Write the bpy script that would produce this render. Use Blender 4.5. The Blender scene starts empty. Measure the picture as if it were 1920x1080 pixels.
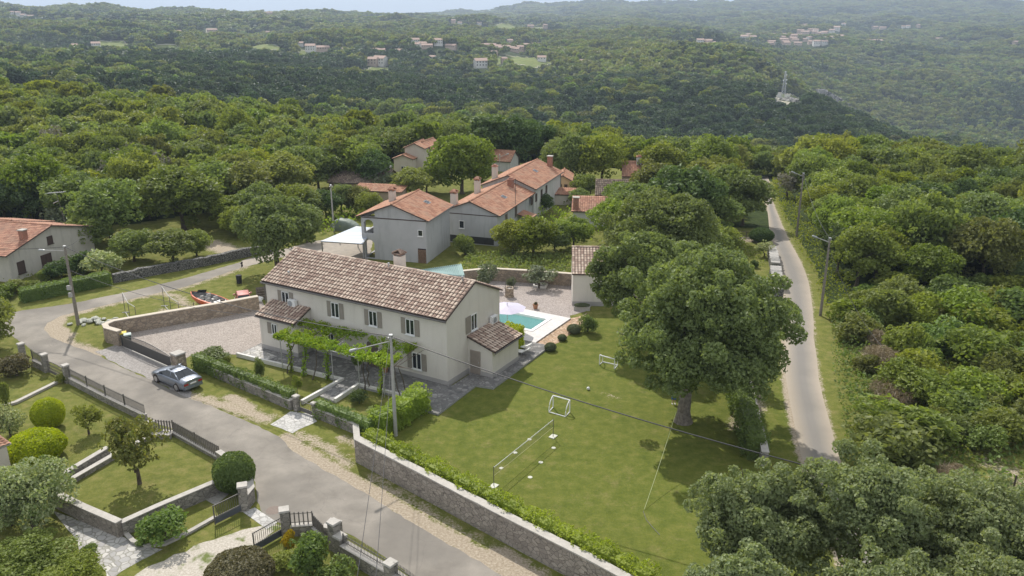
import bpy, math, random
import numpy as np
from mathutils import Vector, Matrix
PI = math.pi
rad = math.radians
SC = bpy.context.scene
# ------------------------------------------------------------------ camera, sky, sun
CAMH = 28.0; PITCH = rad(18.55); FPX = 1550.0
CT, ST = math.cos(PITCH), math.sin(PITCH)
cam = bpy.data.cameras.new('camera')
cam.sensor_width = 36; cam.lens = 36 * FPX / 1920; cam.clip_start = .5; cam.clip_end = 20000
camo = bpy.data.objects.new('camera', cam); SC.collection.objects.link(camo)
camo.location = (0, 0, CAMH); camo.rotation_euler = (PI / 2 - PITCH, 0, 0)
SC.camera = camo
SUN_EL = rad(45); SUN_AZ = math.atan2(-.32, .95)          # azimuth measured from +Y towards +X
w = bpy.data.worlds.new('World'); SC.world = w; w.use_nodes = True
nt = w.node_tree; bg = nt.nodes['Background']
sky = nt.nodes.new('ShaderNodeTexSky'); sky.sky_type = 'NISHITA'; sky.sun_disc = False
sky.sun_elevation = SUN_EL; sky.sun_rotation = SUN_AZ
sky.air_density = 1.0; sky.dust_density = 1.0; sky.ozone_density = 1.2; sky.altitude = 200
# thin bright cloud over most of the sky
wc = nt.nodes.new('ShaderNodeTexCoord'); wm = nt.nodes.new('ShaderNodeMapping'); wm.inputs['Scale'].default_value = (1, 1, 3.5)
wn = nt.nodes.new('ShaderNodeTexNoise'); wn.inputs['Scale'].default_value = 3.0; wn.inputs['Detail'].default_value = 5
nt.links.new(wc.outputs['Generated'], wm.inputs[0]); nt.links.new(wm.outputs[0], wn.inputs['Vector'])
wr = nt.nodes.new('ShaderNodeValToRGB'); wr.color_ramp.elements[0].position = .3; wr.color_ramp.elements[0].color = (.8, .8, .8, 1)
wr.color_ramp.elements[1].position = .65; wr.color_ramp.elements[1].color = (.95, .95, .95, 1); nt.links.new(wn.outputs['Fac'], wr.inputs[0])
wx = nt.nodes.new('ShaderNodeMix'); wx.data_type = 'RGBA'; nt.links.new(wr.outputs[0], wx.inputs[0]); nt.links.new(sky.outputs[0], wx.inputs[6])
wx.inputs[7].default_value = (8.9, 9.2, 9.6, 1)
nt.links.new(wx.outputs[2], bg.inputs[0]); bg.inputs[1].default_value = 0.078
sl = bpy.data.lights.new('sun', 'SUN'); sl.energy = 3.7; sl.angle = rad(0.9); sl.color = (1, .95, .87)
so = bpy.data.objects.new('sun', sl); SC.collection.objects.link(so)
sd = Vector((math.sin(SUN_AZ) * math.cos(SUN_EL), math.cos(SUN_AZ) * math.cos(SUN_EL), math.sin(SUN_EL)))
so.rotation_euler = sd.to_track_quat('Z', 'Y').to_euler(); so.location = (0, 0, 60)
SC.view_settings.view_transform = 'Standard'; SC.view_settings.look = 'None'
SC.view_settings.exposure = 0.4; SC.view_settings.gamma = 1
SC.cycles.max_bounces = 6; SC.cycles.diffuse_bounces = 3; SC.cycles.glossy_bounces = 2
SC.cycles.transparent_max_bounces = 8; SC.cycles.transmission_bounces = 3; SC.cycles.volume_bounces = 0
# ------------------------------------------------------------------ terrain
def ray(u, v):
    a = (u - 960) / FPX; t = (v - 540) / FPX
    return a, CT - ST * t, ST + CT * t                     # x, y(forward), down
def azel(u, v):
    x, y, d = ray(u, v)
    return math.atan2(x, y), d / math.hypot(x, y)
TU = [-500, 0, 300, 600, 750, 820, 900, 1000, 1100, 1250, 1400, 1470, 1550, 1700, 1800, 1920, 2400]
def tb(**k):
    us = sorted(int(q[1:]) if q[0] == 'u' else -int(q[1:]) for q in k)
    xs = us; ys = [k[('u%d' % q) if q >= 0 else ('m%d' % -q)] for q in us]
    return [float(np.interp(q, xs, ys)) for q in TU]
VC = tb(u0=145, u300=165, u600=196, u900=213, u1100=238, u1250=262, u1400=270, u1550=262, u1700=258, u1920=262)
RE = tb(u0=285, u300=255, u600=232, u900=215, u1100=200, u1250=190, u1400=190, u1550=185, u1920=180)
HC = tb(u0=8.5, u1000=8.5, u1250=7.5, u1400=7, u1920=7)
Z150 = tb(u0=0, u1100=0, u1250=-.5, u1400=-1.0, u1550=-2.5, u1700=-3.5)
def zof(r, V): return [28 - r_ * azel(u, v)[1] for r_, u, v in zip(r if isinstance(r, list) else [r] * len(TU), TU, V)]
rings = [([0.] * 17, [0.] * 17), ([112.] * 17, [0.] * 17), ([150.] * 17, Z150)]
ze = [a - h for a, h in zip(zof(RE, VC), HC)]
rings.append((RE, ze))
rings.append(([r + 90 for r in RE], [z - 42 for z in ze]))
def addring(r, **k):
    rings.append(([float(r)] * 17, zof(float(r), tb(**k))))
addring(450, u0=162, u300=182, u600=212, u900=230, u1100=252, u1250=275, u1400=290, u1550=300, u1700=320, u1920=340)
addring(720, u0=128, u300=140, u600=150, u900=160, u1100=160, u1250=158, u1400=174, u1470=190, u1550=209, u1600=226, u1700=268, u1920=312)
addring(900, u0=106, u300=112, u600=116, u900=119, u1100=120, u1250=118, u1400=142, u1470=180, u1550=238, u1700=300, u1920=325)
addring(1150, u0=84, u300=90, u600=92, u900=95, u1100=95, u1250=98, u1400=112, u1470=140, u1550=195, u1700=255, u1920=290)
addring(1700, u0=42, u300=46, u600=52, u900=62, u1100=70, u1250=77, u1400=84, u1470=88, u1550=100, u1700=122, u1920=122)
addring(2500, u0=17, u300=27, u600=34, u750=38, u900=46, u1100=45, u1250=52, u1400=56, u1700=64, u1920=62)
addring(3500, u0=24, u300=32, u600=38, u750=40, u900=38, u1100=26, u1250=26, u1400=30, u1700=34, u1920=34)
addring(4500, u0=32, u600=42, u750=39, u820=29, u900=24, u1000=11, u1080=6, u1250=9, u1400=3, u1550=-2, u1700=-3, u1800=-1, u1920=9)
addring(7500, u0=60, u1920=60)
addring(14000, u0=45, u1920=45)
TAZ = np.array([azel(u, 180)[0] for u in TU])
RR = np.array([a for a, b in rings]); ZZ = np.array([b for a, b in rings])
_rs = np.random.RandomState(5)
WAV = []
for L_, a_ in ((420, 1.0), (260, .8), (150, .5), (90, .3), (55, .2)):
    for _ in range(3):
        th = _rs.rand() * 6.283; WAV.append((math.cos(th) * 6.283 / L_, math.sin(th) * 6.283 / L_, _rs.rand() * 6.283, a_ / 3))
def H(x, y):
    x = np.asarray(x, float); y = np.asarray(y, float)
    r = np.hypot(x, y); az = np.arctan2(x, y)
    K = len(RR); out = np.zeros_like(r)
    Rk = [np.interp(az, TAZ, RR[k]) for k in range(K)]; Zk = [np.interp(az, TAZ, ZZ[k]) for k in range(K)]
    for k in range(K - 1):
        m = (r >= Rk[k]) & (r < Rk[k + 1])
        f = (r - Rk[k]) / np.maximum(Rk[k + 1] - Rk[k], 1e-6)
        if 1 <= k <= 4: f = f * f * (3 - 2 * f) if k in (2, 4) else f
        out = np.where(m, Zk[k] * (1 - f) + Zk[k + 1] * f, out)
    n = np.zeros_like(r)
    for a, b, p, q in WAV: n += q * np.sin(a * x + b * y + p)
    amp = np.clip((r - 380) / 400, 0, 1) * (3 + np.clip(r, 0, 1500) * .0055)
    amp = np.where(r > 7000, 0, amp)
    return out + n * amp
def P(u, v, z=None):
    """point seen at photo pixel (u,v): on the plane z, or on the terrain"""
    a, f, d = ray(u, v)
    if z is not None:
        s = (CAMH - z) / d; return Vector((a * s, f * s, z))
    if d > 0 and 28 / d < 110: s = 28 / d; return Vector((a * s, f * s, 0.))
    ss = np.exp(np.linspace(math.log(90), math.log(6500), 1600))
    hz = H(a * ss, f * ss); dz = 28 - d * ss - hz
    i = np.argmax(dz < 0)
    if not (dz < 0).any(): q_ = ss > 1200; i = int(np.argmin(np.where(q_, dz, 1e9)))       # just over a ridge: its nearest point
    s = ss[i]
    return Vector((a * s, f * s, float(H(a * s, f * s))))
def Hz(x, y): return float(H(np.array([x]), np.array([y]))[0])
# ------------------------------------------------------------------ object helpers
def link(o, parent=None):
    SC.collection.objects.link(o)
    if parent is not None:
        o.parent = parent
    return o
def tag(o, label=None, cat=None, group=None, kind=None):
    if label: o['label'] = label
    if cat: o['category'] = cat
    if group: o['group'] = group
    if kind: o['kind'] = kind
    return o
def thing(name, label, cat, loc=(0, 0, 0), group=None, rz=0):
    o = bpy.data.objects.new(name, None); link(o); o.location = loc; o.rotation_euler = (0, 0, rz)
    o.empty_display_size = .3
    return tag(o, label, cat, group)
class MB:
    def __init__(s, M=None):
        s.v = []; s.f = []; s.m = []; s.uv = []; s.M = M or Matrix.Identity(4); s.hasuv = False
    def add(s, vs, fs, m=0, uv=None):
        b = len(s.v)
        for p in vs: s.v.append(s.M @ Vector(p))
        for i, f in enumerate(fs):
            s.f.append([b + k for k in f]); s.m.append(m)
            if uv is not None: s.uv.append(uv[i]); s.hasuv = True
            else: s.uv.append([(0, 0)] * len(f))
        return s
    def box(s, x0, x1, y0, y1, z0, z1, m=0):
        vs = [(x0, y0, z0), (x1, y0, z0), (x1, y1, z0), (x0, y1, z0), (x0, y0, z1), (x1, y0, z1), (x1, y1, z1), (x0, y1, z1)]
        return s.add(vs, [(0, 3, 2, 1), (4, 5, 6, 7), (0, 1, 5, 4), (1, 2, 6, 5), (2, 3, 7, 6), (3, 0, 4, 7)], m)
    def cbox(s, c, sx, sy, sz, rz=0, m=0, taper=1):
        x, y, z = c; cr, sr = math.cos(rz), math.sin(rz); vs = []
        for k, t in ((0, 1), (1, taper)):
            for a, b in ((-1, -1), (1, -1), (1, 1), (-1, 1)):
                px, py = a * sx / 2 * t, b * sy / 2 * t
                vs.append((x + px * cr - py * sr, y + px * sr + py * cr, z + k * sz))
        return s.add(vs, [(0, 3, 2, 1), (4, 5, 6, 7), (0, 1, 5, 4), (1, 2, 6, 5), (2, 3, 7, 6), (3, 0, 4, 7)], m)
    def tube(s, pts, r, n=6, m=0, cap=True):
        pts = [Vector(p) for p in pts]; rs = r if isinstance(r, (list, tuple)) else [r] * len(pts)
        vs = []; fs = []
        for i, p in enumerate(pts):
            d = (pts[min(i + 1, len(pts) - 1)] - pts[max(i - 1, 0)])
            if d.length < 1e-9: d = Vector((0, 0, 1))
            d.normalize(); a = Vector((0, 0, 1)) if abs(d.z) < .9 else Vector((1, 0, 0))
            e1 = d.cross(a).normalized(); e2 = d.cross(e1)
            for k in range(n):
                t = 2 * PI * k / n + PI / n
                vs.append(p + (e1 * math.cos(t) + e2 * math.sin(t)) * rs[i])
        for i in range(len(pts) - 1):
            for k in range(n):
                k2 = (k + 1) % n; fs.append((i * n + k, (i + 1) * n + k, (i + 1) * n + k2, i * n + k2))
        if cap:
            fs.append(tuple(range(n))); fs.append(tuple(reversed(range((len(pts) - 1) * n, len(pts) * n))))
        return s.add(vs, fs, m)
    def bar(s, p, q, wd, ht, m=0):
        """box from p to q, width wd (horizontal), height ht, p/q at mid-bottom"""
        p = Vector(p); q = Vector(q); d = q - p; n = Vector((-d.y, d.x, 0))
        n = n.normalized() * wd / 2 if n.length > 1e-6 else Vector((wd / 2, 0, 0)); u = Vector((0, 0, ht))
        vs = [p - n, q - n, q + n, p + n, p - n + u, q - n + u, q + n + u, p + n + u]
        return s.add(vs, [(0, 3, 2, 1), (4, 5, 6, 7), (0, 1, 5, 4), (1, 2, 6, 5), (2, 3, 7, 6), (3, 0, 4, 7)], m)
    def prism(s, poly, z0, z1, m=0, mt=None):
        n = len(poly); vs = [(p[0], p[1], z0) for p in poly] + [(p[0], p[1], z1) for p in poly]
        A = sum(poly[i][0] * poly[(i + 1) % n][1] - poly[(i + 1) % n][0] * poly[i][1] for i in range(n))
        ix = list(range(n)) if A > 0 else list(reversed(range(n)))
        s.add(vs, [[k + n for k in ix]], m if mt is None else mt)
        s.add(vs, [list(reversed(ix))] + [[ix[i], ix[(i + 1) % n], ix[(i + 1) % n] + n, ix[i] + n] for i in range(n)], m)
        return s
    def lathe(s, c, prof, n=12, m=0):
        x, y, z = c; vs = []; fs = []
        for r, h in prof:
            for k in range(n): vs.append((x + r * math.cos(2 * PI * k / n), y + r * math.sin(2 * PI * k / n), z + h))
        for i in range(len(prof) - 1):
            for k in range(n): k2 = (k + 1) % n; fs.append((i * n + k, i * n + k2, (i + 1) * n + k2, (i + 1) * n + k))
        fs.append(tuple(reversed(range(n)))); fs.append(tuple(range((len(prof) - 1) * n, len(prof) * n)))
        return s.add(vs, fs, m)
    def wallpoly(s, pts, th, z0, z1, m=0, mt=1, jag=0, capo=.03, capt=0, step=1.2, rs=None, closed=False):
        """a wall following a polyline; optional coping and ragged top"""
        rs = rs or random.Random(3)
        P2 = []
        for i in range(len(pts) - 1):
            a = Vector(pts[i]).to_2d(); b = Vector(pts[i + 1]).to_2d(); n = max(1, int((b - a).length / step))
            for k in range(n): P2.append(a.lerp(b, k / n))
        P2.append(Vector(pts[-1]).to_2d())
        L = len(P2); N = []
        for i in range(L):
            d = (P2[min(i + 1, L - 1)] - P2[max(i - 1, 0)]).normalized(); N.append(Vector((-d.y, d.x)))
            if 0 < i < L - 1:
                d1 = (P2[i] - P2[i - 1]).normalized(); d2 = (P2[i + 1] - P2[i]).normalized()
                c = max(.5, math.sqrt(max(0, (1 + d1.dot(d2)) / 2))); N[-1] = N[-1] / c
        def strip(t, a0, a1, mm, jg):
            vs = []
            for i in range(L):
                j = rs.uniform(-jg, jg); w_ = rs.uniform(-jg, jg) * .4
                for q in (-1, 1):
                    b = P2[i] + N[i] * q * t / 2
                    vs.append((b.x, b.y, a0)); vs.append((b.x + N[i].x * w_, b.y + N[i].y * w_, a1 + j))
            fs = []
            for i in range(L - 1):
                a, b = i * 4, i * 4 + 4
                fs += [(a, b, b + 1, a + 1), (b + 2, a + 2, a + 3, b + 3), (a + 1, b + 1, b + 3, a + 3), (a, a + 2, b + 2, b)]
            e = (L - 1) * 4; fs += [(0, 1, 3, 2), (e, e + 2, e + 3, e + 1)]
            s.add(vs, fs, mm)
        strip(th, z0, z1, m, jag if not capt else 0)
        if capt: strip(th + 2 * capo, z1 + .002, z1 + capt, mt, jag)
        return s
    def build(s, name, mats, parent=None, smooth=False, origin='base'):
        V = np.array([tuple(p) for p in s.v])
        if parent is not None:
            org = parent['_w'] if '_w' in parent else None
            org = Vector(org) if org is not None else wloc(parent)
        elif origin == 'base':
            mn = V.min(0); mx = V.max(0); org = Vector(((mn[0] + mx[0]) / 2, (mn[1] + mx[1]) / 2, mn[2]))
        else: org = Vector(origin)
        me = bpy.data.meshes.new(name)
        me.from_pydata([tuple(p - org) for p in s.v], [], s.f)
        for mt in (mats if isinstance(mats, (list, tuple)) else [mats]): me.materials.append(mt)
        me.polygons.foreach_set('material_index', s.m)
        if s.hasuv:
            ul = me.uv_layers.new(name='UVMap'); ul.data.foreach_set('uv', [c for f in s.uv for q in f for c in q])
        if smooth: me.polygons.foreach_set('use_smooth', [True] * len(me.polygons))
        me.update()
        o = bpy.data.objects.new(name, me); link(o, parent)
        if parent is None: o.location = org
        return o
def wloc(o):
    """world position of an unrotated chain of parents"""
    v = Vector((0, 0, 0))
    while o is not None: v += Vector(o.location); o = o.parent
    return v
def npmesh(name, V, F, mats, parent=None, mi=None, org=None, smooth=None):
    V = np.asarray(V, dtype=np.float32); F = np.asarray(F, dtype=np.int32)
    if org is not None: V = V - np.array(org, dtype=np.float32)
    me = bpy.data.meshes.new(name); n = len(F); k = F.shape[1]
    me.vertices.add(len(V)); me.vertices.foreach_set('co', V.ravel())
    me.loops.add(n * k); me.loops.foreach_set('vertex_index', F.ravel())
    me.polygons.add(n); me.polygons.foreach_set('loop_start', np.arange(n, dtype=np.int32) * k)
    for mt in (mats if isinstance(mats, (list, tuple)) else [mats]): me.materials.append(mt)
    if mi is not None: me.polygons.foreach_set('material_index', np.asarray(mi, dtype=np.int32))
    sm = np.zeros(n, dtype=bool) if smooth is None else np.full(n, smooth)
    me.polygons.foreach_set('use_smooth', sm)
    me.update(calc_edges=True)
    return me
def frame(o, ang):
    return Matrix.Translation(Vector(o)) @ Matrix.Rotation(ang, 4, 'Z')
# ------------------------------------------------------------------ materials
MAT = {}
def nm(name):
    m = bpy.data.materials.new(name); m.use_nodes = True; t = m.node_tree
    b = t.nodes['Principled BSDF']; MAT[name] = m
    return m, t, b
def N(t, ty, **k):
    n = t.nodes.new(ty)
    for a, v in k.items():
        if a.startswith('i_'):
            n.inputs[a[2:].replace('_', ' ')].default_value = v
        else: setattr(n, a, v)
    return n
def ramp(t, fac, stops):
    r = t.nodes.new('ShaderNodeValToRGB'); e = r.color_ramp.elements
    e[0].position = stops[0][0]; e[0].color = (*stops[0][1], 1)
    e[1].position = stops[-1][0]; e[1].color = (*stops[-1][1], 1)
    for p, c in stops[1:-1]:
        q = e.new(p); q.color = (*c, 1)
    t.links.new(fac, r.inputs[0]); return r.outputs[0]
def mixc(t, f, a, b, mode='MIX'):
    m = t.nodes.new('ShaderNodeMix'); m.data_type = 'RGBA'; m.blend_type = mode
    for sock, val in ((0, f), (6, a), (7, b)):
        if isinstance(val, (int, float)): m.inputs[sock].default_value = val
        elif isinstance(val, tuple): m.inputs[sock].default_value = (*val, 1)
        else: t.links.new(val, m.inputs[sock])
    return m.outputs[2]
def mth(t, op, a, b=None, c=None, clamp=False):
    m = t.nodes.new('ShaderNodeMath'); m.operation = op; m.use_clamp = clamp
    for i, val in enumerate((a, b, c)):
        if val is None: continue
        if isinstance(val, (int, float)): m.inputs[i].default_value = val
        else: t.links.new(val, m.inputs[i])
    return m.outputs[0]
def coord(t, which='Object', scale=None):
    c = t.nodes.new('ShaderNodeTexCoord').outputs[which]
    if scale:
        m = t.nodes.new('ShaderNodeMapping'); m.inputs['Scale'].default_value = scale; t.links.new(c, m.inputs[0]); c = m.outputs[0]
    return c
def noise(t, co, sc, det=4, rough=.55, out='Fac', dist=0):
    n = N(t, 'ShaderNodeTexNoise', i_Scale=sc, i_Detail=det, i_Roughness=rough, i_Distortion=dist)
    t.links.new(co, n.inputs['Vector']); return n.outputs[out]
def bump(t, b, h, strength=.3, dist=.05):
    n = N(t, 'ShaderNodeBump', i_Strength=strength, i_Distance=dist)
    t.links.new(h, n.inputs['Height']); t.links.new(n.outputs[0], b.inputs['Normal'])
def simple(name, c1, c2=None, sc=3, rough=.8, bp=.15, metal=0, spec=.3, det=5, bd=.02):
    m, t, b = nm(name); co = coord(t)
    c2 = c2 or tuple(x * .75 for x in c1)
    f = noise(t, co, sc, det); f2 = noise(t, co, sc * 9, 3)
    f = mth(t, 'ADD', mth(t, 'MULTIPLY', f, .65), mth(t, 'MULTIPLY', f2, .35))
    t.links.new(ramp(t, f, [(.33, c2), (.66, c1)]), b.inputs['Base Color'])
    b.inputs['Roughness'].default_value = rough; b.inputs['Metallic'].default_value = metal
    b.inputs['Specular IOR Level'].default_value = spec
    if bp: bump(t, b, f2, bp, bd)
    return m
def plaster(name, c1, stain, sc=.5, rough=.9, foot=None, footz=.5, base0=0):
    m, t, b = nm(name); co = coord(t)
    f = noise(t, co, sc, 6, .6); g = noise(t, coord(t, 'Object', (2.2, 2.2, .35)), .9, 5, .6)
    col = mixc(t, ramp(t, f, [(.4, (0, 0, 0)), (.7, (1, 1, 1))]), c1, tuple(x * .9 for x in c1))
    col = mixc(t, mth(t, 'MULTIPLY', ramp(t, g, [(.52, (0, 0, 0)), (.72, (1, 1, 1))]), .55), col, stain)
    fine = noise(t, co, 14, 3)
    col = mixc(t, .12, col, mixc(t, fine, tuple(x * .7 for x in c1), tuple(min(1, x * 1.2) for x in c1)))
    t.links.new(col, b.inputs['Base Color'])
    b.inputs['Roughness'].default_value = rough; b.inputs['Specular IOR Level'].default_value = .2
    bump(t, b, fine, .25, .01); return m
def stone(name, cols, mortar, cell=.3, mw=.045, bp=.6, squash=1.5, rough=.9):
    m, t, b = nm(name); co = coord(t, 'Object', (1, 1, squash))
    wob = noise(t, co, 2.5, 3, out='Color')
    mx = N(t, 'ShaderNodeVectorMath', operation='MULTIPLY_ADD'); t.links.new(wob, mx.inputs[0]); mx.inputs[1].default_value = (.14,) * 3; t.links.new(co, mx.inputs[2])
    v1 = N(t, 'ShaderNodeTexVoronoi', i_Scale=1 / cell); t.links.new(mx.outputs[0], v1.inputs['Vector'])
    v2 = N(t, 'ShaderNodeTexVoronoi', feature='DISTANCE_TO_EDGE', i_Scale=1 / cell); t.links.new(mx.outputs[0], v2.inputs['Vector'])
    sp = N(t, 'ShaderNodeSeparateColor'); t.links.new(v1.outputs['Color'], sp.inputs[0])
    n_ = len(cols); c = ramp(t, sp.outputs[0], [(i / (n_ - 1) if n_ > 1 else 0, q) for i, q in enumerate(cols)])
    fn = noise(t, co, 12, 4); c = mixc(t, .35, c, mixc(t, fn, tuple(x * .35 for x in cols[0]), tuple(min(1, x * 1.5) for x in cols[0])))
    big = noise(t, co, .5, 4); c = mixc(t, mth(t, 'MULTIPLY', ramp(t, big, [(.45, (0, 0, 0)), (.75, (1, 1, 1))]), .4), c, tuple(x * .55 for x in cols[0]))
    e = ramp(t, v2.outputs['Distance'], [(mw * .5, (0, 0, 0)), (mw * 2.0, (1, 1, 1))])
    c = mixc(t, e, mortar, c); t.links.new(c, b.inputs['Base Color'])
    b.inputs['Roughness'].default_value = rough; b.inputs['Specular IOR Level'].default_value = .2
    hh = mth(t, 'ADD', e, mth(t, 'MULTIPLY', fn, .5)); bump(t, b, hh, bp, .04); return m
def tiles(name, light, mid, dark, pl=.45, moss=None, ao=.0, lich=.25):
    """barrel roof tiles: UV cell = one tile, the colour of each tile its own"""
    m, t, b = nm(name); uv = coord(t, 'UV')
    fl = N(t, 'ShaderNodeVectorMath', operation='FLOOR'); t.links.new(uv, fl.inputs[0])
    wn = N(t, 'ShaderNodeTexWhiteNoise', noise_dimensions='2D'); t.links.new(fl.outputs[0], wn.inputs['Vector'])
    c = ramp(t, wn.outputs['Value'], [(0, dark), (.5 - pl * .3, mid), (.5 + (.5 - pl) * .6, light), (1, tuple(min(1, x * 1.12) for x in light))])
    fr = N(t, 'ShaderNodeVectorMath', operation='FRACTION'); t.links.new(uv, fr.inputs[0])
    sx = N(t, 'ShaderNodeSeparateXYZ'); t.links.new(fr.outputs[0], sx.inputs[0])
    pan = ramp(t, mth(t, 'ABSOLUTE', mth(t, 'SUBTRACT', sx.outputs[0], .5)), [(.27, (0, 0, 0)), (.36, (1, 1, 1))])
    c = mixc(t, mth(t, 'MULTIPLY', pan, ao), c, tuple(x * .6 for x in dark))  # occlusion shade between the barrels put into the colour: pans darkened by ao
    co = coord(t); f = noise(t, co, .8, 5); c = mixc(t, mth(t, 'MULTIPLY', ramp(t, f, [(.45, (0, 0, 0)), (.7, (1, 1, 1))]), lich), c, moss or tuple(x * .6 for x in mid))
    fn = noise(t, co, 10, 3); c = mixc(t, .2, c, mixc(t, fn, tuple(x * .5 for x in mid), light))
    t.links.new(c, b.inputs['Base Color']); b.inputs['Roughness'].default_value = .85; b.inputs['Specular IOR Level'].default_value = .2
    bump(t, b, fn, .3, .01); return m
def leaf(name, c1, c2, trans=.35, vary=.5, rough=.55, c3=None, clump=.35):
    """c1..c2 leaf colour range; whole plants vary a little from one another"""
    m, t, b = nm(name); g = N(t, 'ShaderNodeNewGeometry'); oi = N(t, 'ShaderNodeObjectInfo')
    c = mixc(t, g.outputs['Random Per Island'], c1, c2)
    co = coord(t); f = noise(t, co, clump, 3)
    c = mixc(t, mth(t, 'MULTIPLY', ramp(t, f, [(.4, (0, 0, 0)), (.62, (1, 1, 1))]), .5), c, c3 or tuple(x * 1.25 for x in c2))
    hs = N(t, 'ShaderNodeHueSaturation'); t.links.new(c, hs.inputs['Color'])
    t.links.new(mth(t, 'ADD', mth(t, 'MULTIPLY', oi.outputs['Random'], vary), 1 - vary * .45), hs.inputs['Value'])
    rn = mth(t, 'FRACT', mth(t, 'MULTIPLY', oi.outputs['Random'], 7.31))
    t.links.new(mth(t, 'ADD', mth(t, 'MULTIPLY', rn, vary * .09), .5 - vary * .060), hs.inputs['Hue'])
    rn2 = mth(t, 'FRACT', mth(t, 'MULTIPLY', oi.outputs['Random'], 23.7))
    t.links.new(mth(t, 'ADD', mth(t, 'MULTIPLY', rn2, vary * .5), 1 - vary * .3), hs.inputs['Saturation'])
    c = hs.outputs[0]; t.links.new(c, b.inputs['Base Color'])
    b.inputs['Roughness'].default_value = rough; b.inputs['Specular IOR Level'].default_value = .3
    tr = N(t, 'ShaderNodeBsdfTranslucent'); ct = mixc(t, 1., c, (1.0, 1.0, .45), 'MULTIPLY'); t.links.new(ct, tr.inputs[0])
    ms = N(t, 'ShaderNodeMixShader'); ms.inputs[0].default_value = trans
    t.links.new(b.outputs[0], ms.inputs[1]); t.links.new(tr.outputs[0], ms.inputs[2])
    t.links.new(ms.outputs[0], t.nodes['Material Output'].inputs[0]); return m
def glass(name='glass_dark', c=(.02, .025, .03), r=.08):
    m, t, b = nm(name); b.inputs['Base Color'].default_value = (*c, 1); b.inputs['Roughness'].default_value = r
    b.inputs['Specular IOR Level'].default_value = .7; return m
# leaves
L_oak = leaf('leaf_oak', (0.131, 0.183, 0.057), (0.222, 0.282, 0.099), 0.45, .25)
L_ash = leaf('leaf_ash', (0.201, 0.258, 0.117), (0.362, 0.412, 0.210), 0.45, .15, c3=(.2, .24, .12))
L_mid = leaf('leaf_mid', (0.131, 0.181, 0.035), (0.236, 0.291, 0.065), 0.48, .5)
L_lite = leaf('leaf_light', (.15, .20, .035), (.235, .285, .06), .5, .3)
L_greybr = leaf('twig_grey', (.20, .19, .15), (.30, .285, .23), .2, .05, c3=(.26, .25, .17))
L_dark = leaf('leaf_dark', (0.065, 0.112, 0.039), (0.115, 0.172, 0.058), 0.38, .3)
L_yel = leaf('leaf_yellow', (.27, .35, .015), (.46, .50, .02), .45, .1)
L_vine = leaf('leaf_vine', (0.172, 0.280, 0.020), (0.301, 0.409, 0.038), .45, .2)
L_grey = leaf('leaf_olive', (.12, .15, .085), (.2, .23, .14), .3, .2)
L_far = leaf('leaf_far_wood', (0.109, 0.158, 0.048), (0.190, 0.244, 0.073), 0.45, .7)
L_fara = leaf('leaf_far_light', (0.142, 0.180, 0.045), (0.210, 0.250, 0.070), .45, .5)
L_farb = leaf('leaf_far_dark', (.040, .075, .036), (.068, .11, .05), .36, .4)
L_hedge = leaf('leaf_hedge', (0.096, 0.157, 0.036), (0.203, 0.278, 0.079), 0.45, .2)
L_red = leaf('leaf_reddish', (.11, .105, .05), (.18, .155, .08), .3, .1)
L_magn = leaf('leaf_magnolia', (.12, .165, .035), (.25, .25, .07), .4, .15)
L_var = leaf('leaf_variegated', (0.130, 0.221, 0.065), (0.546, 0.572, 0.312), .3, .2)
L_dead = leaf('twig_dead', (.21, .165, .105), (.36, .30, .21), .15, .02, c3=(.30, .22, .14))
L_pink = leaf('petal_pale', (.6, .5, .45), (.75, .7, .6), .3, .1)
M_bark = simple('bark', (.16, .13, .10), (.06, .05, .04), 6, .95, .6, bd=.05)
M_barkp = simple('bark_pale', (.3, .26, .22), (.10, .085, .07), 5, .95, .6, bd=.05)
# ------------------------------------------------------------------ foliage builders
def leafcloud(Pp, Nn, size, rs, flat=.7, asp=.62):
    n = len(Pp); R = rs.normal(size=(n, 3)); R /= np.linalg.norm(R, axis=1)[:, None] + 1e-9
    nn = Nn * flat + R; nn /= np.linalg.norm(nn, axis=1)[:, None] + 1e-9
    T = rs.normal(size=(n, 3)); T -= (T * nn).sum(1)[:, None] * nn; T /= np.linalg.norm(T, axis=1)[:, None] + 1e-9
    B = np.cross(nn, T); s = (size * (.6 + .8 * rs.rand(n)))[:, None]
    V = np.stack([Pp + T * s, Pp + B * s * asp + nn * s * .22, Pp - T * s, Pp - B * s * asp + nn * s * .22], 1).reshape(-1, 3)
    F = np.arange(4 * n).reshape(-1, 4); return V, F
def sphpts(n, rs, up=0.):
    D = rs.normal(size=(n, 3)); D[:, 2] += up; D /= np.linalg.norm(D, axis=1)[:, None]; return D
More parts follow.
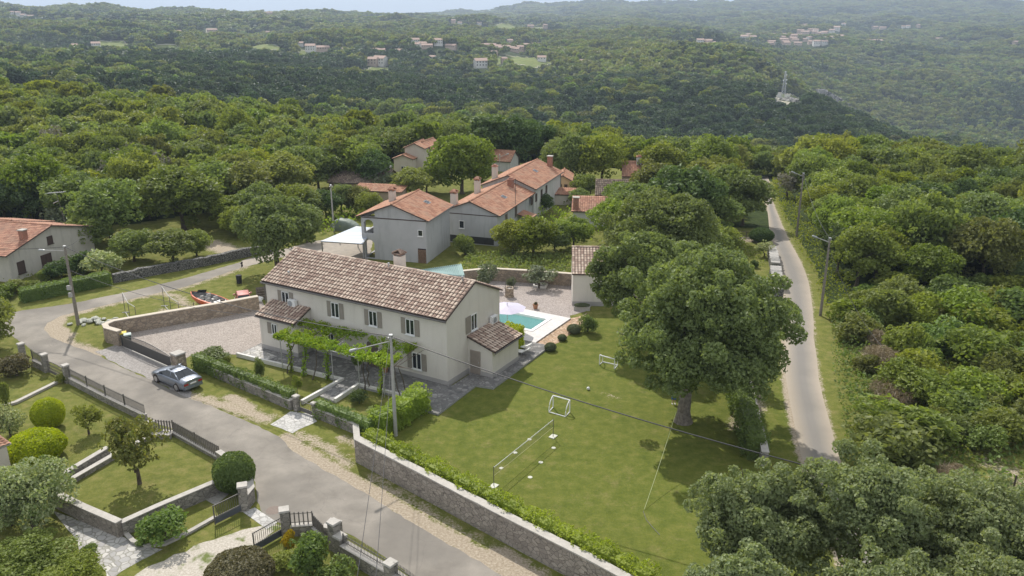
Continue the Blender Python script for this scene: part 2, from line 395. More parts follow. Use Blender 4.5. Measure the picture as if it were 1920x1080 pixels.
def crown(rx, rz, zc, nl, nleaf, ls, seed, lobe=.36, drop=.35, up=.3, tall=0, inner=.12):
    """lobed crown: nl leafy lobes spread over an ellipsoid of radii rx,rz centred at height zc"""
    rs = np.random.RandomState(seed)
    nx_ = int(nl * .55); D = sphpts((nl + nx_) * 3, rs, .25); D = D[D[:, 2] > -drop * 1.6][:nl + nx_]; nl = len(D)
    rr = .48 + .30 * rs.rand(nl)
    rr[: max(2, nl // 9)] *= .45; rr[-nx_:] = .78 + .20 * rs.rand(nx_)
    C = D * rr[:, None] * np.array([rx, rx, rz]) + np.array([0, 0, zc])
    lr = lobe * (.62 + .75 * rs.rand(nl)) * rx; lr[-nx_:] *= .48
    cnt = np.maximum(6, (nleaf * lr ** 2 / (lr ** 2).sum()).astype(int))
    PP = []; NN = []
    for i in range(nl):
        d = sphpts(cnt[i], rs, up); q = rs.rand(cnt[i]) < inner
        k = lr[i] * np.where(q, .3 + .5 * rs.rand(cnt[i]), .86 + .24 * rs.rand(cnt[i]))
        wob = 1 + .18 * np.sin(d[:, 0] * 5 + i) * np.sin(d[:, 1] * 6 + i * 2) * np.sin(d[:, 2] * 5)
        PP.append(C[i] + d * (k * wob)[:, None] * np.array([1, 1, .82])); NN.append(d)
    PP = np.concatenate(PP); NN = np.concatenate(NN); NN[:, 2] += .25
    return leafcloud(PP, NN, ls, rs)
def trunkmb(h, r, seed, limbs=5, spread=2.5, zc=None, lean=0, mb=None, at=(0, 0, 0)):
    rs = random.Random(seed); mb = mb or MB(); ax, ay, az = at
    top = Vector((ax + rs.uniform(-.3, .3) + lean, ay + rs.uniform(-.3, .3), az + h))
    mid = Vector((ax + lean * .3 + rs.uniform(-.1, .1), ay, az + h * .5))
    mb.tube([(ax, ay, az - .3), (ax, ay, az + .1), (ax, ay, az + .5), mid, top], [r * 1.7, r * 1.45, r * 1.05, r * .85, r * .6], 8)
    zc = zc or h * 1.8
    for i in range(limbs):
        a = 2 * PI * i / limbs + rs.uniform(-.4, .4); s0 = mid.lerp(top, rs.uniform(.3, 1))
        e = Vector((top.x + math.cos(a) * spread * rs.uniform(.6, 1), top.y + math.sin(a) * spread * rs.uniform(.6, 1), az + zc * rs.uniform(.75, 1.1)))
        m1 = s0.lerp(e, .45) + Vector((rs.uniform(-.2, .2), rs.uniform(-.2, .2), .25 * spread * rs.uniform(.1, .5)))
        mb.tube([s0, m1, e], [r * .45, r * .28, r * .08], 5, cap=False)
    return mb
def merge(parts):
    V = []; F = []; b = 0
    for v, f in parts: V.append(v); F.append(f + b); b += len(v)
    return np.concatenate(V), np.concatenate(F)
def quadsphere(c, rx, ry, rz, n=10, zmin=-1):
    vs = []; fs = []
    ph = np.linspace(max(-PI / 2, math.asin(zmin)), PI / 2 - .02, n // 2 + 2)
    for p in ph:
        for k in range(n):
            a = 2 * PI * k / n; vs.append((c[0] + rx * math.cos(p) * math.cos(a), c[1] + ry * math.cos(p) * math.sin(a), c[2] + rz * math.sin(p)))
    for i in range(len(ph) - 1):
        for k in range(n): k2 = (k + 1) % n; fs.append((i * n + k, i * n + k2, (i + 1) * n + k2, (i + 1) * n + k))
    return np.array(vs), np.array(fs)
def copy_tree(o, loc, rz, sc, label=None, group=None):
    c = o.copy(); link(c); c.location = loc; c.rotation_euler = (0, 0, rz); c.scale = sc
    if label: c['label'] = label
    if group: c['group'] = group
    for ch in o.children:
        d = ch.copy(); link(d, c)
        for g in ch.children:
            e = g.copy(); link(e, d)
    return c
# ------------------------------------------------------------------ pixel outlines of the ground plan
def PX(l, z=0.0): return [P(u, v, z) for u, v in l]
def roughen(pts, step=.5, amp=.08, seed=1, closed=True):
    rs = random.Random(seed); out = []; n = len(pts)
    for i in range(n if closed else n - 1):
        a = Vector(pts[i]); b = Vector(pts[(i + 1) % n]); k = max(1, int((b - a).length / step))
        for j in range(k):
            p = a.lerp(b, j / k)
            out.append(Vector((p.x + rs.uniform(-amp, amp), p.y + rs.uniform(-amp, amp), p.z)))
    return out
def smoothline(pts, it=2):
    for _ in range(it):
        q = [pts[0]]
        for a, b in zip(pts[:-1], pts[1:]): q += [a.lerp(b, .25), a.lerp(b, .75)]
        q.append(pts[-1]); pts = q
    return pts
def inpoly(x, y, poly):
    x = np.asarray(x); y = np.asarray(y); c = np.zeros(x.shape, bool); n = len(poly); j = n - 1
    for i in range(n):
        xi, yi, xj, yj = poly[i][0], poly[i][1], poly[j][0], poly[j][1]
        if abs(yj - yi) > 1e-9:
            c ^= ((yi > y) != (yj > y)) & (x < (xj - xi) * (y - yi) / (yj - yi) + xi)
        j = i
    return c
def dline(x, y, line):
    d = np.full(np.shape(x), 1e9)
    for a, b in zip(line[:-1], line[1:]):
        ax, ay, bx, by = a[0], a[1], b[0], b[1]; L2 = (bx - ax) ** 2 + (by - ay) ** 2 + 1e-9
        t = np.clip(((x - ax) * (bx - ax) + (y - ay) * (by - ay)) / L2, 0, 1)
        d = np.minimum(d, np.hypot(x - ax - t * (bx - ax), y - ay - t * (by - ay)))
    return d
# main street (left bend, junction, then down to the lower right)
street_up = [(455, 501), (350, 537), (250, 560), (165, 580), (115, 592), (88, 606), (82, 618), (95, 632), (140, 650), (180, 664), (232, 690), (290, 716), (357, 747), (420, 772), (475, 795), (520, 818), (536, 830), (548, 846), (610, 882), (680, 922), (792, 992), (870, 1036), (944, 1082), (1120, 1190)]
street_lo = [(455, 490), (350, 521), (250, 545), (130, 570), (42, 582), (-60, 606), (-200, 640), (-210, 665), (20, 628), (64, 660), (120, 694), (200, 738), (268, 776), (300, 796), (345, 810), (410, 852), (462, 885), (478, 905), (482, 940), (500, 972), (540, 985), (605, 985), (665, 1005), (710, 1035), (767, 1078), (900, 1180)]
STREET = PX(street_up) + list(reversed(PX(street_lo)))
back_road = [(455, 501), (455, 490), (520, 470), (600, 452), (640, 455), (690, 480), (640, 486), (560, 478)]
# right lane
laneL = [(1403, 317), (1414, 328), (1427, 340), (1437, 373), (1440, 413), (1443, 453), (1460, 503), (1470, 553), (1471, 600), (1471, 640), (1470, 693), (1480, 760), (1497, 837), (1520, 900), (1548, 980), (1590, 1085), (1640, 1200)]
laneR = [(1425, 317), (1441, 328), (1443, 345), (1444, 367), (1457, 397), (1473, 440), (1500, 487), (1517, 527), (1523, 573), (1525, 610), (1530, 677), (1547, 760), (1563, 820), (1577, 867), (1612, 960), (1665, 1085), (1730, 1200)]
LL = smoothline([P(u, v) for u, v in laneL]); LR = smoothline([P(u, v) for u, v in laneR])
LAWN = PX([(668, 812), (800, 770), (821, 776), (892, 722), (925, 727), (1020, 658), (1100, 600), (1250, 585), (1470, 590), (1470, 700), (1480, 770), (1500, 870), (1540, 1000), (1560, 1085), (1150, 1085)])
CLEAR = [P(u, v, 0.) for u, v in [(-600, 1080), (-600, 640), (-300, 500), (-120, 440), (0, 425), (130, 424), (250, 420), (340, 405), (440, 388), (520, 352), (620, 322), (720, 305), (850, 296), (980, 296), (1080, 300), (1160, 285), (1245, 283), (1290, 296), (1385, 303), (1452, 314), (1462, 360), (1478, 405), (1500, 450), (1528, 500), (1550, 560), (1566, 620), (1585, 700), (1655, 860), (1760, 1080), (1830, 1400)]] + [Vector((0, 0, 0))]
FIELDS = [PX_ for PX_ in []]
for l in [[(618, 140), (700, 126), (745, 130), (700, 142), (632, 150)], [(925, 52), (1010, 48), (1020, 54), (930, 58)], [(170, 78), (230, 76), (260, 84), (190, 88)], [(285, 88), (330, 86), (332, 95), (290, 94)], [(365, 60), (402, 58), (405, 66), (368, 66)], [(460, 90), (525, 88), (530, 94), (470, 94)], [(925, 108), (990, 108), (1040, 120), (1000, 128), (930, 122)], [(1445, 175), (1480, 178), (1515, 195), (1505, 204), (1450, 198)], [(560, 96), (600, 95), (600, 104), (565, 106)]]:
    FIELDS.append([P(u, v) for u, v in l])
RFOR = PX([(1500, 1400), (1640, 860), (1560, 620), (1500, 450), (1452, 318)])
# ------------------------------------------------------------------ the ground: one sheet to the horizon
az = np.linspace(-1.25, 1.25, 781)
az = np.sign(az) * (np.abs(az) / 1.25) ** 1.35 * 1.25
rg = np.concatenate([[2.0, 8, 14], np.geomspace(18, 130, 300), np.geomspace(131, 420, 130), np.geomspace(430, 5200, 300), [6500, 7500, 10000, 14000]])
A, R = np.meshgrid(az, rg); X = R * np.sin(A); Y = R * np.cos(A); Zg = H(X, Y)
# the pool basin cuts into the ground
HA = math.atan2(-.502, .865)
C0 = P(840, 726, 0.)
LV = Vector((-.865, .502, 0)); WV = Vector((.502, .865, 0))
def hl(l, w_, z=0): return C0 + LV * l + WV * w_ + Vector((0, 0, z))
HL = 19.1; HW = 7.9
c1 = P(1025, 599, 0.1); c2 = P(996, 619, .1)
def tohl(p): d = Vector((p[0] - C0.x, p[1] - C0.y, 0)); return d.dot(LV), d.dot(WV)
pl1, pw1 = tohl(c1); pl0, pw0 = tohl(c2)
PL0 = (pl0 + pl1) / 2; PW0, PW1 = pw0, pw1; PL1 = PL0 + 7.5       # pool rectangle in house axes
dl = (X - C0.x) * LV.x + (Y - C0.y) * LV.y; dw = (X - C0.x) * WV.x + (Y - C0.y) * WV.y
Zg = np.where((dl > PL0 - .3) & (dl < PL1 + .3) & (dw > PW0 - .3) & (dw < PW1 + .3), -1.9, Zg)
V = np.stack([X, Y, Zg], -1).reshape(-1, 3)
nr, na = X.shape
idx = np.arange(nr * na).reshape(nr, na)
F = np.stack([idx[:-1, :-1], idx[:-1, 1:], idx[1:, 1:], idx[1:, :-1]], -1).reshape(-1, 4)[:, ::-1]
x = V[:, 0]; y = V[:, 1]; r = np.hypot(x, y)
near = r < 260
dirt = np.zeros(len(x)); forest = np.zeros(len(x)); lush = np.zeros(len(x)); field = np.zeros(len(x))
def paint(arr, line, rad_, k=1.0):
    d = dline(x[near], y[near], line); v = np.clip(1 - d / rad_, 0, 1) * k
    arr[near] = np.maximum(arr[near], v)
SU = PX(street_up); SLo = PX(street_lo)
paint(dirt, SU[:5], 1.8, .62); paint(dirt, SU[3:10], 1.6, .9)
paint(dirt, PX([(105, 600), (96, 615), (120, 632)]), 1.6, 1.2)
paint(dirt, PX([(350, 742), (430, 762), (500, 785)]), 1.5, .72)
paint(dirt, PX([(430, 745), (470, 765)]), 1.0, .9)
paint(dirt, PX([(540, 822), (560, 842), (620, 880), (690, 918), (800, 985), (880, 1030), (970, 1085), (1080, 1150)]), 1.25, .95)
paint(dirt, PX([(560, 815), (610, 835), (650, 870)]), 1.3, .6)
paint(dirt, PX([(640, 822), (690, 840)]), 1.0, .6)
paint(dirt, PX([(930, 1040), (1000, 1085)]), 1.6, .9)
paint(dirt, PX([(700, 900), (760, 935), (830, 985), (900, 1030)]), 2.2, .5)
paint(dirt, LL, .7, .8); paint(dirt, LR, .6, .5)
paint(dirt, PX([(270, 545), (330, 555), (360, 580)]), 1.6, .6); paint(dirt, PX([(300, 580), (330, 590)]), 1.2, .55)
paint(dirt, PX([(1390, 800), (1410, 760), (1400, 720)]), 1.8, .8); paint(dirt, PX([(1340, 640), (1350, 700)]), 1.6, .7)
paint(dirt, PX([(610, 975), (640, 985), (720, 1035), (790, 1085)]), .5, .5)
paint(dirt, PX([(1140, 740), (1160, 745)]), 1.4, .36)
paint(dirt, PX([(390, 455), (430, 470)]), 3, .9); paint(dirt, PX([(1340, 445), (1420, 450)]), 2.5, .9)
paint(dirt, PX([(1860, 870), (1920, 900), (1920, 960)]), 3.0, .5)
paint(dirt, PX([(1640, 660), (1670, 720), (1700, 780)]), 3.0, .6)
BR = [P(u, v, 0.) for u, v in [(1535, 572), (1700, 545), (2300, 560), (2600, 1300), (1640, 1300), (1600, 860)]]
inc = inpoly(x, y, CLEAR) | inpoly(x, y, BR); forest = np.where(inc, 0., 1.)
lw = inpoly(x, y, LAWN); lush = np.where(lw, 1., 0.)
paint(forest, PX([(1180, 290), (1260, 310), (1390, 330), (1430, 420), (1330, 420), (1200, 330), (1180, 290)]), 4, 1)
for p in FIELDS:
    q = inpoly(x, y, p); field = np.where(q, 1., field)
for u, v in ((1463, 186), (1478, 192), (1500, 199), (1452, 198)):
    p = P(u, v); d = np.hypot(x - p.x, y - p.y); field = np.where(d < 16, .45, field)
me = npmesh('ground', V, F, [])
ca = me.color_attributes.new('mask', 'FLOAT_COLOR', 'POINT')
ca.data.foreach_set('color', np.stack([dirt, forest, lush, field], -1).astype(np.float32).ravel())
gm, t, b = nm('ground_mat')
co = coord(t); at = N(t, 'ShaderNodeAttribute', attribute_name='mask')
sp = N(t, 'ShaderNodeSeparateColor'); t.links.new(at.outputs['Color'], sp.inputs[0])
n1 = noise(t, co, .22, 5, .6); n2 = noise(t, co, 1.3, 5, .65); n3 = noise(t, co, 7, 4, .7); n4 = noise(t, co, 22, 3, .7); nb = noise(t, co, .9, 3)
g0 = ramp(t, n2, [(.3, (.105, .124, .030)), (.5, (.148, .16, .044)), (.72, (.21, .19, .075))])     # verge and garden grass
g1 = ramp(t, n2, [(.28, (.088, .116, .022)), (.5, (.118, .140, .030)), (.75, (.165, .165, .050))])     # mown lawn
grass = mixc(t, sp.outputs[2], g0, g1)
grass = mixc(t, mth(t, 'MULTIPLY', ramp(t, n1, [(.45, (0, 0, 0)), (.66, (1, 1, 1))]), .5), grass, (.14, .155, .035))
grass = mixc(t, .6, grass, mixc(t, n2, (.62, .66, .6), (1.38, 1.32, 1.35)), 'MULTIPLY')
grass = mixc(t, mth(t, 'MULTIPLY', ramp(t, noise(t, co, .45, 6, .75), [(.56, (0, 0, 0)), (.68, (1, 1, 1))]), .55), grass, (.22, .19, .085))
grass = mixc(t, .75, grass, mixc(t, n3, (.55, .6, .5), (1.5, 1.45, 1.4)), 'MULTIPLY')
grass = mixc(t, .45, grass, mixc(t, n4, (.4, .45, .4), (1.7, 1.65, 1.5)), 'MULTIPLY')
soil = ramp(t, n3, [(.3, (.26, .21, .15)), (.5, (.37, .31, .235)), (.7, (.51, .44, .35))])
soil = mixc(t, .5, soil, mixc(t, n4, (.5, .5, .5), (1.5, 1.5, 1.5)), 'MULTIPLY')
dm = mth(t, 'ADD', mth(t, 'MULTIPLY', sp.outputs[0], 1.25), mth(t, 'MULTIPLY', mth(t, 'SUBTRACT', mth(t, 'ADD', mth(t, 'MULTIPLY', n2, .5), mth(t, 'MULTIPLY', n3, .5)), .5), 2.2))
dm = ramp(t, mth(t, 'MULTIPLY', dm, mth(t, 'GREATER_THAN', sp.outputs[0], .01)), [(.42, (0, 0, 0)), (.72, (1, 1, 1))])
c = mixc(t, dm, grass, soil)
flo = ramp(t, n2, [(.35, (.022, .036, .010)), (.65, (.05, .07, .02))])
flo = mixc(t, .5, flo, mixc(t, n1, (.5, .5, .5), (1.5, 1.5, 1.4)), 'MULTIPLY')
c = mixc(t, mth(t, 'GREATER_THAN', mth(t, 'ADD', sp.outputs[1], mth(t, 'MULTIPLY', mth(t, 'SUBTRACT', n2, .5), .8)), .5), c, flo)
fa = N(t, 'ShaderNodeAttribute', attribute_name='mask').outputs['Alpha']
fc = mixc(t, mth(t, 'LESS_THAN', fa, .6), ramp(t, n1, [(.4, (.14, .18, .05)), (.6, (.2, .22, .08))]), ramp(t, nb, [(.4, (.12, .13, .05)), (.55, (.5, .46, .40))]))
c = mixc(t, mth(t, 'GREATER_THAN', fa, .3), c, fc)
t.links.new(c, b.inputs['Base Color']); b.inputs['Roughness'].default_value = .95; b.inputs['Specular IOR Level'].default_value = .1
bump(t, b, mth(t, 'ADD', n3, n4), .7, .06)
me.materials.append(gm)
go = bpy.data.objects.new('ground', me); link(go); tag(go, kind='structure')
me.polygons.foreach_set('use_smooth', [True] * len(me.polygons))
# ------------------------------------------------------------------ sheets laid on the ground
def sheet(name, pts, z, mat, rough=.08, step=.5, seed=1):
    if rough: pts = roughen(pts, step, rough, seed)
    mb = MB(); mb.add([(p[0], p[1], z) for p in pts], [list(range(len(pts)))])
    A_ = sum(pts[i][0] * pts[(i + 1) % len(pts)][1] - pts[(i + 1) % len(pts)][0] * pts[i][1] for i in range(len(pts)))
    if A_ < 0: mb.f[0].reverse()
    o = mb.build(name, mat); return tag(o, kind='structure')
asph, t, b = nm('asphalt'); co = coord(t)
f1 = noise(t, co, .35, 5, .6); f2 = noise(t, co, 3, 5, .7); f3 = noise(t, co, 30, 3, .7)
c = ramp(t, f1, [(.3, (.185, .168, .146)), (.5, (.25, .228, .198)), (.7, (.315, .285, .247))])
c = mixc(t, .5, c, mixc(t, f2, (.72, .72, .74), (1.28, 1.27, 1.25)), 'MULTIPLY'); c = mixc(t, .5, c, mixc(t, f3, (.55, .55, .55), (1.5, 1.5, 1.5)), 'MULTIPLY')
f4 = noise(t, co, .11, 3, .6); c = mixc(t, mth(t, 'MULTIPLY', ramp(t, f4, [(.5, (0, 0, 0)), (.60, (1, 1, 1))]), .6), c, (.165, .152, .135))
vo = N(t, 'ShaderNodeTexVoronoi', feature='DISTANCE_TO_EDGE', i_Scale=.22); wc = noise(t, co, .8, 4, out='Color')
ad = N(t, 'ShaderNodeVectorMath', operation='ADD'); t.links.new(co, ad.inputs[0]); t.links.new(wc, ad.inputs[1]); t.links.new(ad.outputs[0], vo.inputs['Vector'])
c = mixc(t, mth(t, 'MULTIPLY', mth(t, 'LESS_THAN', vo.outputs[0], .003), .22), c, (.09, .085, .08))
t.links.new(c, b.inputs['Base Color']); b.inputs['Roughness'].default_value = .9; b.inputs['Specular IOR Level'].default_value = .2; bump(t, b, f3, .4, .01)
lane, t, b = nm('lane_asphalt'); co = coord(t); uv = coord(t, 'UV')
f1 = noise(t, co, .4, 5, .6); f3 = noise(t, co, 20, 4, .7)
sx = N(t, 'ShaderNodeSeparateXYZ'); t.links.new(uv, sx.inputs[0])
ux = mth(t, 'ADD', sx.outputs[0], mth(t, 'MULTIPLY', mth(t, 'SUBTRACT', f1, .5), .12))
c = ramp(t, ux, [(.0, (.37, .315, .25)), (.14, (.31, .27, .22)), (.26, (.265, .238, .205)), (.42, (.215, .20, .182)), (.58, (.215, .20, .182)), (.74, (.265, .238, .205)), (.86, (.31, .27, .225)), (1, (.37, .315, .25))])
c = mixc(t, .5, c, mixc(t, f3, (.6, .6, .6), (1.45, 1.45, 1.45)), 'MULTIPLY'); c = mixc(t, .5, c, mixc(t, f1, (.75, .75, .75), (1.25, 1.25, 1.25)), 'MULTIPLY')
t.links.new(c, b.inputs['Base Color']); b.inputs['Roughness'].default_value = .9; b.inputs['Specular IOR Level'].default_value = .2; bump(t, b, f3, .4, .01)
def gravelmat(name, c1, c2, sc=9):
    m, t, b = nm(name); co = coord(t)
    a = noise(t, co, sc, 3, .8); g = noise(t, co, .5, 4); v = N(t, 'ShaderNodeTexVoronoi', i_Scale=sc * 1.6); t.links.new(co, v.inputs['Vector'])
    sp = N(t, 'ShaderNodeSeparateColor'); t.links.new(v.outputs['Color'], sp.inputs[0])
    c = mixc(t, sp.outputs[0], c2, c1); c = mixc(t, .5, c, mixc(t, a, (.55, .55, .55), (1.45, 1.45, 1.45)), 'MULTIPLY')
    c = mixc(t, .6, c, mixc(t, g, (.75, .74, .72), (1.2, 1.2, 1.2)), 'MULTIPLY')
    t.links.new(c, b.inputs['Base Color']); b.inputs['Roughness'].default_value = .95; b.inputs['Specular IOR Level'].default_value = .1
    bump(t, b, a, .8, .03); return m
G_court = gravelmat('gravel_court', (.44, .39, .35), (.24, .21, .19), 8)
G_pool = gravelmat('gravel_pool', (.44, .39, .36), (.24, .21, .20), 8)
G_drive, t, b = nm('gravel_drive'); co = coord(t)
a = noise(t, co, 8, 4, .8); g = noise(t, co, .7, 4, .6)
c = ramp(t, a, [(.3, (.30, .265, .21)), (.5, (.44, .40, .34)), (.7, (.62, .58, .52))])
c = mixc(t, ramp(t, mth(t, 'ADD', mth(t, 'MULTIPLY', g, .8), mth(t, 'MULTIPLY', a, .2)), [(.52, (0, 0, 0)), (.60, (1, 1, 1))]), c, (.12, .15, .035))
t.links.new(c, b.inputs['Base Color']); b.inputs['Roughness'].default_value = .95; bump(t, b, a, .8, .03)
flag = stone('flagstone', [(.32, .31, .31), (.72, .69, .63), (.42, .41, .40), (.78, .75, .70), (.5, .48, .45)], (.27, .26, .23), .42, .05, .25)
flagt = stone('terrace_stone', [(.13, .13, .13), (.34, .33, .32), (.18, .175, .17), (.46, .44, .42), (.24, .23, .225)], (.15, .145, .14), .36, .05, .25)
flagp = stone('pink_stone', [(.42, .27, .17), (.62, .50, .38), (.50, .33, .22), (.60, .48, .38)], (.27, .19, .12), .35, .06, .25)
paleflag = stone('pale_flag', [(.50, .49, .47), (.62, .6, .57), (.42, .41, .40)], (.33, .32, .3), .35, .05, .2)
sheet('street', STREET, .008, asph, .06)
sheet('side_road', PX([(452, 503), (452, 489), (520, 470), (590, 452), (690, 437), (700, 450), (690, 492), (600, 486), (545, 478)]), .008, simple('yard_road', (.40, .35, .29), (.28, .25, .22), 1.2, .95), .1)
mb = MB()
nL = 90
def resample(l, n):
    d = [0]
    for a_, b_ in zip(l[:-1], l[1:]): d.append(d[-1] + (b_ - a_).length)
    return [Vector([np.interp(s, d, [p[k] for p in l]) for k in range(3)]) for s in np.linspace(0, d[-1], n)]
la = resample(LL, nL); lb = resample(LR, nL); rr_ = random.Random(4)
vs = []; fs = []; uvs = []
NW = 5
for i in range(nL):
    ja = rr_.uniform(-.06, .06); jb = rr_.uniform(-.06, .06); dd = (lb[i] - la[i]).normalized()
    p0 = la[i] + dd * ja; p1 = lb[i] + dd * jb
    for k in range(NW + 1):
        q = p0.lerp(p1, k / NW); rr0 = math.hypot(q.x, q.y); vs.append((q.x, q.y, Hz(q.x, q.y) + (.01 if rr0 < 108 else .05)))
for i in range(nL - 1):
    for k in range(NW):
        a_ = i * (NW + 1) + k; fs.append((a_, a_ + 1, a_ + NW + 2, a_ + NW + 1))
        uvs.append([(k / NW, i), ((k + 1) / NW, i), ((k + 1) / NW, i + 1), (k / NW, i + 1)])
mb.add(vs, fs, 0, uvs); tag(mb.build('lane', lane), kind='structure')
sheet('gate_apron', PX([(178, 660), (226, 644), (332, 690), (358, 700), (358, 748), (300, 720), (230, 688)]), .012, gravelmat('apron_gravel', (.36, .34, .32), (.24, .22, .21), 6), .12)
COURT = PX([(228, 650), (213, 612), (300, 598), (400, 580), (492, 566), (510, 600), (489, 656), (444, 665), (385, 662), (355, 668), (332, 684)])
sheet('courtyard_gravel', COURT, .012, G_court, .05)
_a = tohl(P(1069, 596, .12)); _b = tohl(P(996, 649, .12)); _l = (_a[0] + _b[0]) / 2 + .05; _w = _a[1] - .05
sheet('pool_yard_gravel', [hl(20.5, HW + .1), hl(PL1 + 1.45, HW + .1), hl(PL1 + 1.45, _w), hl(_l, _w)] + PX([(1069, 592), (1098, 584), (1125, 560), (1125, 530), (1070, 531), (1010, 528), (930, 526), (880, 520), (835, 512), (760, 500)]), .012, G_pool, .05)
sheet('path_crazy_paving', PX([(100, 958), (228, 1005), (262, 1023), (306, 1030), (262, 1052), (226, 1072), (212, 1085), (200, 1085), (198, 1072), (176, 1048), (150, 1035), (142, 1010), (120, 985)]), .010, flag, .03)
sheet('path_slabs', PX([(206, 845), (212, 858), (122, 905), (104, 915), (90, 905), (200, 848)]), .010, flag, .03)
sheet('drive_gravel', PX([(500, 975), (490, 985), (470, 990), (400, 1010), (330, 1040), (280, 1062), (225, 1100), (400, 1100), (440, 1060), (475, 1025), (530, 985)]), .010, G_drive, .12)
sheet('path_slabs', PX([(455, 960), (478, 952), (520, 980), (500, 993), (490, 985)]), .016, paleflag, .0)
sheet('path_gate', PX([(545, 772), (585, 776), (594, 790), (548, 812), (508, 796)]), .012, paleflag, .05)
sheet('path_pink_stone', PX([(996, 650), (1069, 597), (1092, 592), (1100, 586), (1098, 602), (1062, 632), (1047, 642), (1020, 657)]), .006, flagp, .06)
sheet('drive_gate_slab', PX([(225, 648), (232, 645), (330, 688), (322, 694)]), .018, simple('kerb_concrete', (.55, .52, .47)), 0)
sheet('manhole', [P(513, 957, 0.) + Vector((.45 * math.cos(a), .45 * math.sin(a), 0)) for a in np.linspace(0, 6.28, 17)[:-1]], .014, simple('manhole_iron', (.24, .19, .16), (.16, .13, .11), 8), 0)
sheet('slab_by_wall', PX([(386, 938), (405, 921), (430, 926), (404, 948)]), .02, simple('old_slab', (.42, .40, .36), (.25, .24, .22), 6), 0)
# raised terrace round the house
TZ = .16
M_kerb = simple('kerb_white', (.72, .70, .67), (.6, .58, .55), 4)
ter = PX([(444, 665), (497, 678), (641, 714), (600, 742), (625, 752), (671, 724), (761, 746), (795, 768), (821, 776), (892, 722), (925, 727), (1020, 657)], TZ) + [hl(-3.2, 11.2), hl(-.3, 11.2), hl(-.3, .1), hl(HL + .1, .1), hl(HL + .2, -.5)]
ter.insert(len(ter), P(480, 648, TZ))
mb = MB(); mb.prism([(p[0], p[1]) for p in ter], -.05, TZ, 1, 0)
tag(mb.build('terrace_paving', [flagt, simple('terrace_edge', (.36, .355, .35), (.25, .25, .245), 4)]), kind='structure')
# pale slabs at the left end
sheet('terrace_pale_slabs', PX([(446, 665), (482, 648), (496, 652), (489, 657), (520, 668), (497, 677)], TZ), TZ + .006, flag, 0)
# deck round the pool (house axes)
M_deck, t, b = nm('deck_tiles'); co = coord(t)
br = N(t, 'ShaderNodeTexBrick', i_Scale=1.0); br.inputs['Color1'].default_value = (.62, .59, .58, 1); br.inputs['Color2'].default_value = (.55, .52, .51, 1); br.inputs['Mortar'].default_value = (.42, .4, .39, 1)
br.inputs['Mortar Size'].default_value = .012; br.inputs['Brick Width'].default_value = .6; br.inputs['Row Height'].default_value = .4; br.offset = .5
mp = N(t, 'ShaderNodeMapping'); mp.inputs['Rotation'].default_value = (0, 0, -HA); t.links.new(co, mp.inputs[0]); t.links.new(mp.outputs[0], br.inputs['Vector'])
c = mixc(t, .3, br.outputs[0], mixc(t, noise(t, co, 2, 5), (.8, .8, .8), (1.15, 1.15, 1.15)), 'MULTIPLY'); t.links.new(c, b.inputs['Base Color']); b.inputs['Roughness'].default_value = .7
dA = tohl(P(1069, 596, .12)); dB = tohl(P(996, 649, .12)); DL0 = (dA[0] + dB[0]) / 2; DW1 = dA[1]; DW0 = min(dB[1], PW0 - 1.0)
cw = .35
mb = MB(frame(C0, 0))
def rect(l0, l1, w0, w1, z0, z1, m, mbx):
    pp = [hl(l0, w0), hl(l1, w0), hl(l1, w1), hl(l0, w1)]; mbx.prism([(p.x, p.y) for p in pp], z0, z1, m)
mb = MB(); DL1 = PL1 + 1.5
rect(DL0, PL0 - cw, DW0, DW1, -.05, .12, 0, mb); rect(PL0 - cw, DL1, PW1 + cw, DW1, -.05, .12, 0, mb); rect(PL0 - cw, DL1, DW0, PW0 - cw, -.05, .12, 0, mb); rect(PL1 + cw, DL1, PW0 - cw, PW1 + cw, -.05, .12, 0, mb)
tag(mb.build('pool_deck', [M_deck]), kind='structure')
pool = thing('swimming_pool', 'turquoise swimming pool with white stone edge behind the white farmhouse', 'swimming pool', hl((PL0 + PL1) / 2, (PW0 + PW1) / 2, 0))
mb = MB(); rect(PL0 - cw, PL0, PW0 - cw, PW1 + cw, -.1, .17, 0, mb); rect(PL1, PL1 + cw, PW0 - cw, PW1 + cw, -.1, .17, 0, mb); rect(PL0, PL1, PW0 - cw, PW0, -.1, .17, 0, mb); rect(PL0, PL1, PW1, PW1 + cw, -.1, .17, 0, mb)
mb.build('coping', [simple('coping_white', (.82, .80, .79), (.74, .72, .71), 3)], pool)
mb = MB(); e = .05
rect(PL0 - e, PL1 + e, PW0 - e, PW1 + e, -1.6, -1.5, 0, mb)
rect(PL0 - .12, PL0, PW0 - .12, PW1 + .12, -1.5, -.1, 0, mb); rect(PL1, PL1 + .12, PW0 - .12, PW1 + .12, -1.5, -.1, 0, mb); rect(PL0, PL1, PW0 - .12, PW0, -1.5, -.1, 0, mb); rect(PL0, PL1, PW1, PW1 + .12, -1.5, -.1, 0, mb)
rect(PL0, PL1, PW0, PW0 + 1.2, -1.5, -.55, 0, mb)
mb.build('basin', [simple('pool_tile', (.58, .79, .77), (.50, .74, .73), 3, .5)], pool)
m, t, b = nm('pool_water'); t.nodes.remove(b); out = t.nodes['Material Output']
tp = N(t, 'ShaderNodeBsdfTransparent'); tp.inputs[0].default_value = (.80, .92, .92, 1); gl = N(t, 'ShaderNodeBsdfGlossy'); gl.inputs['Roughness'].default_value = .03
fr = N(t, 'ShaderNodeFresnel', i_IOR=1.33); ms = N(t, 'ShaderNodeMixShader'); t.links.new(fr.outputs[0], ms.inputs[0]); t.links.new(tp.outputs[0], ms.inputs[1]); t.links.new(gl.outputs[0], ms.inputs[2]); t.links.new(ms.outputs[0], out.inputs[0])
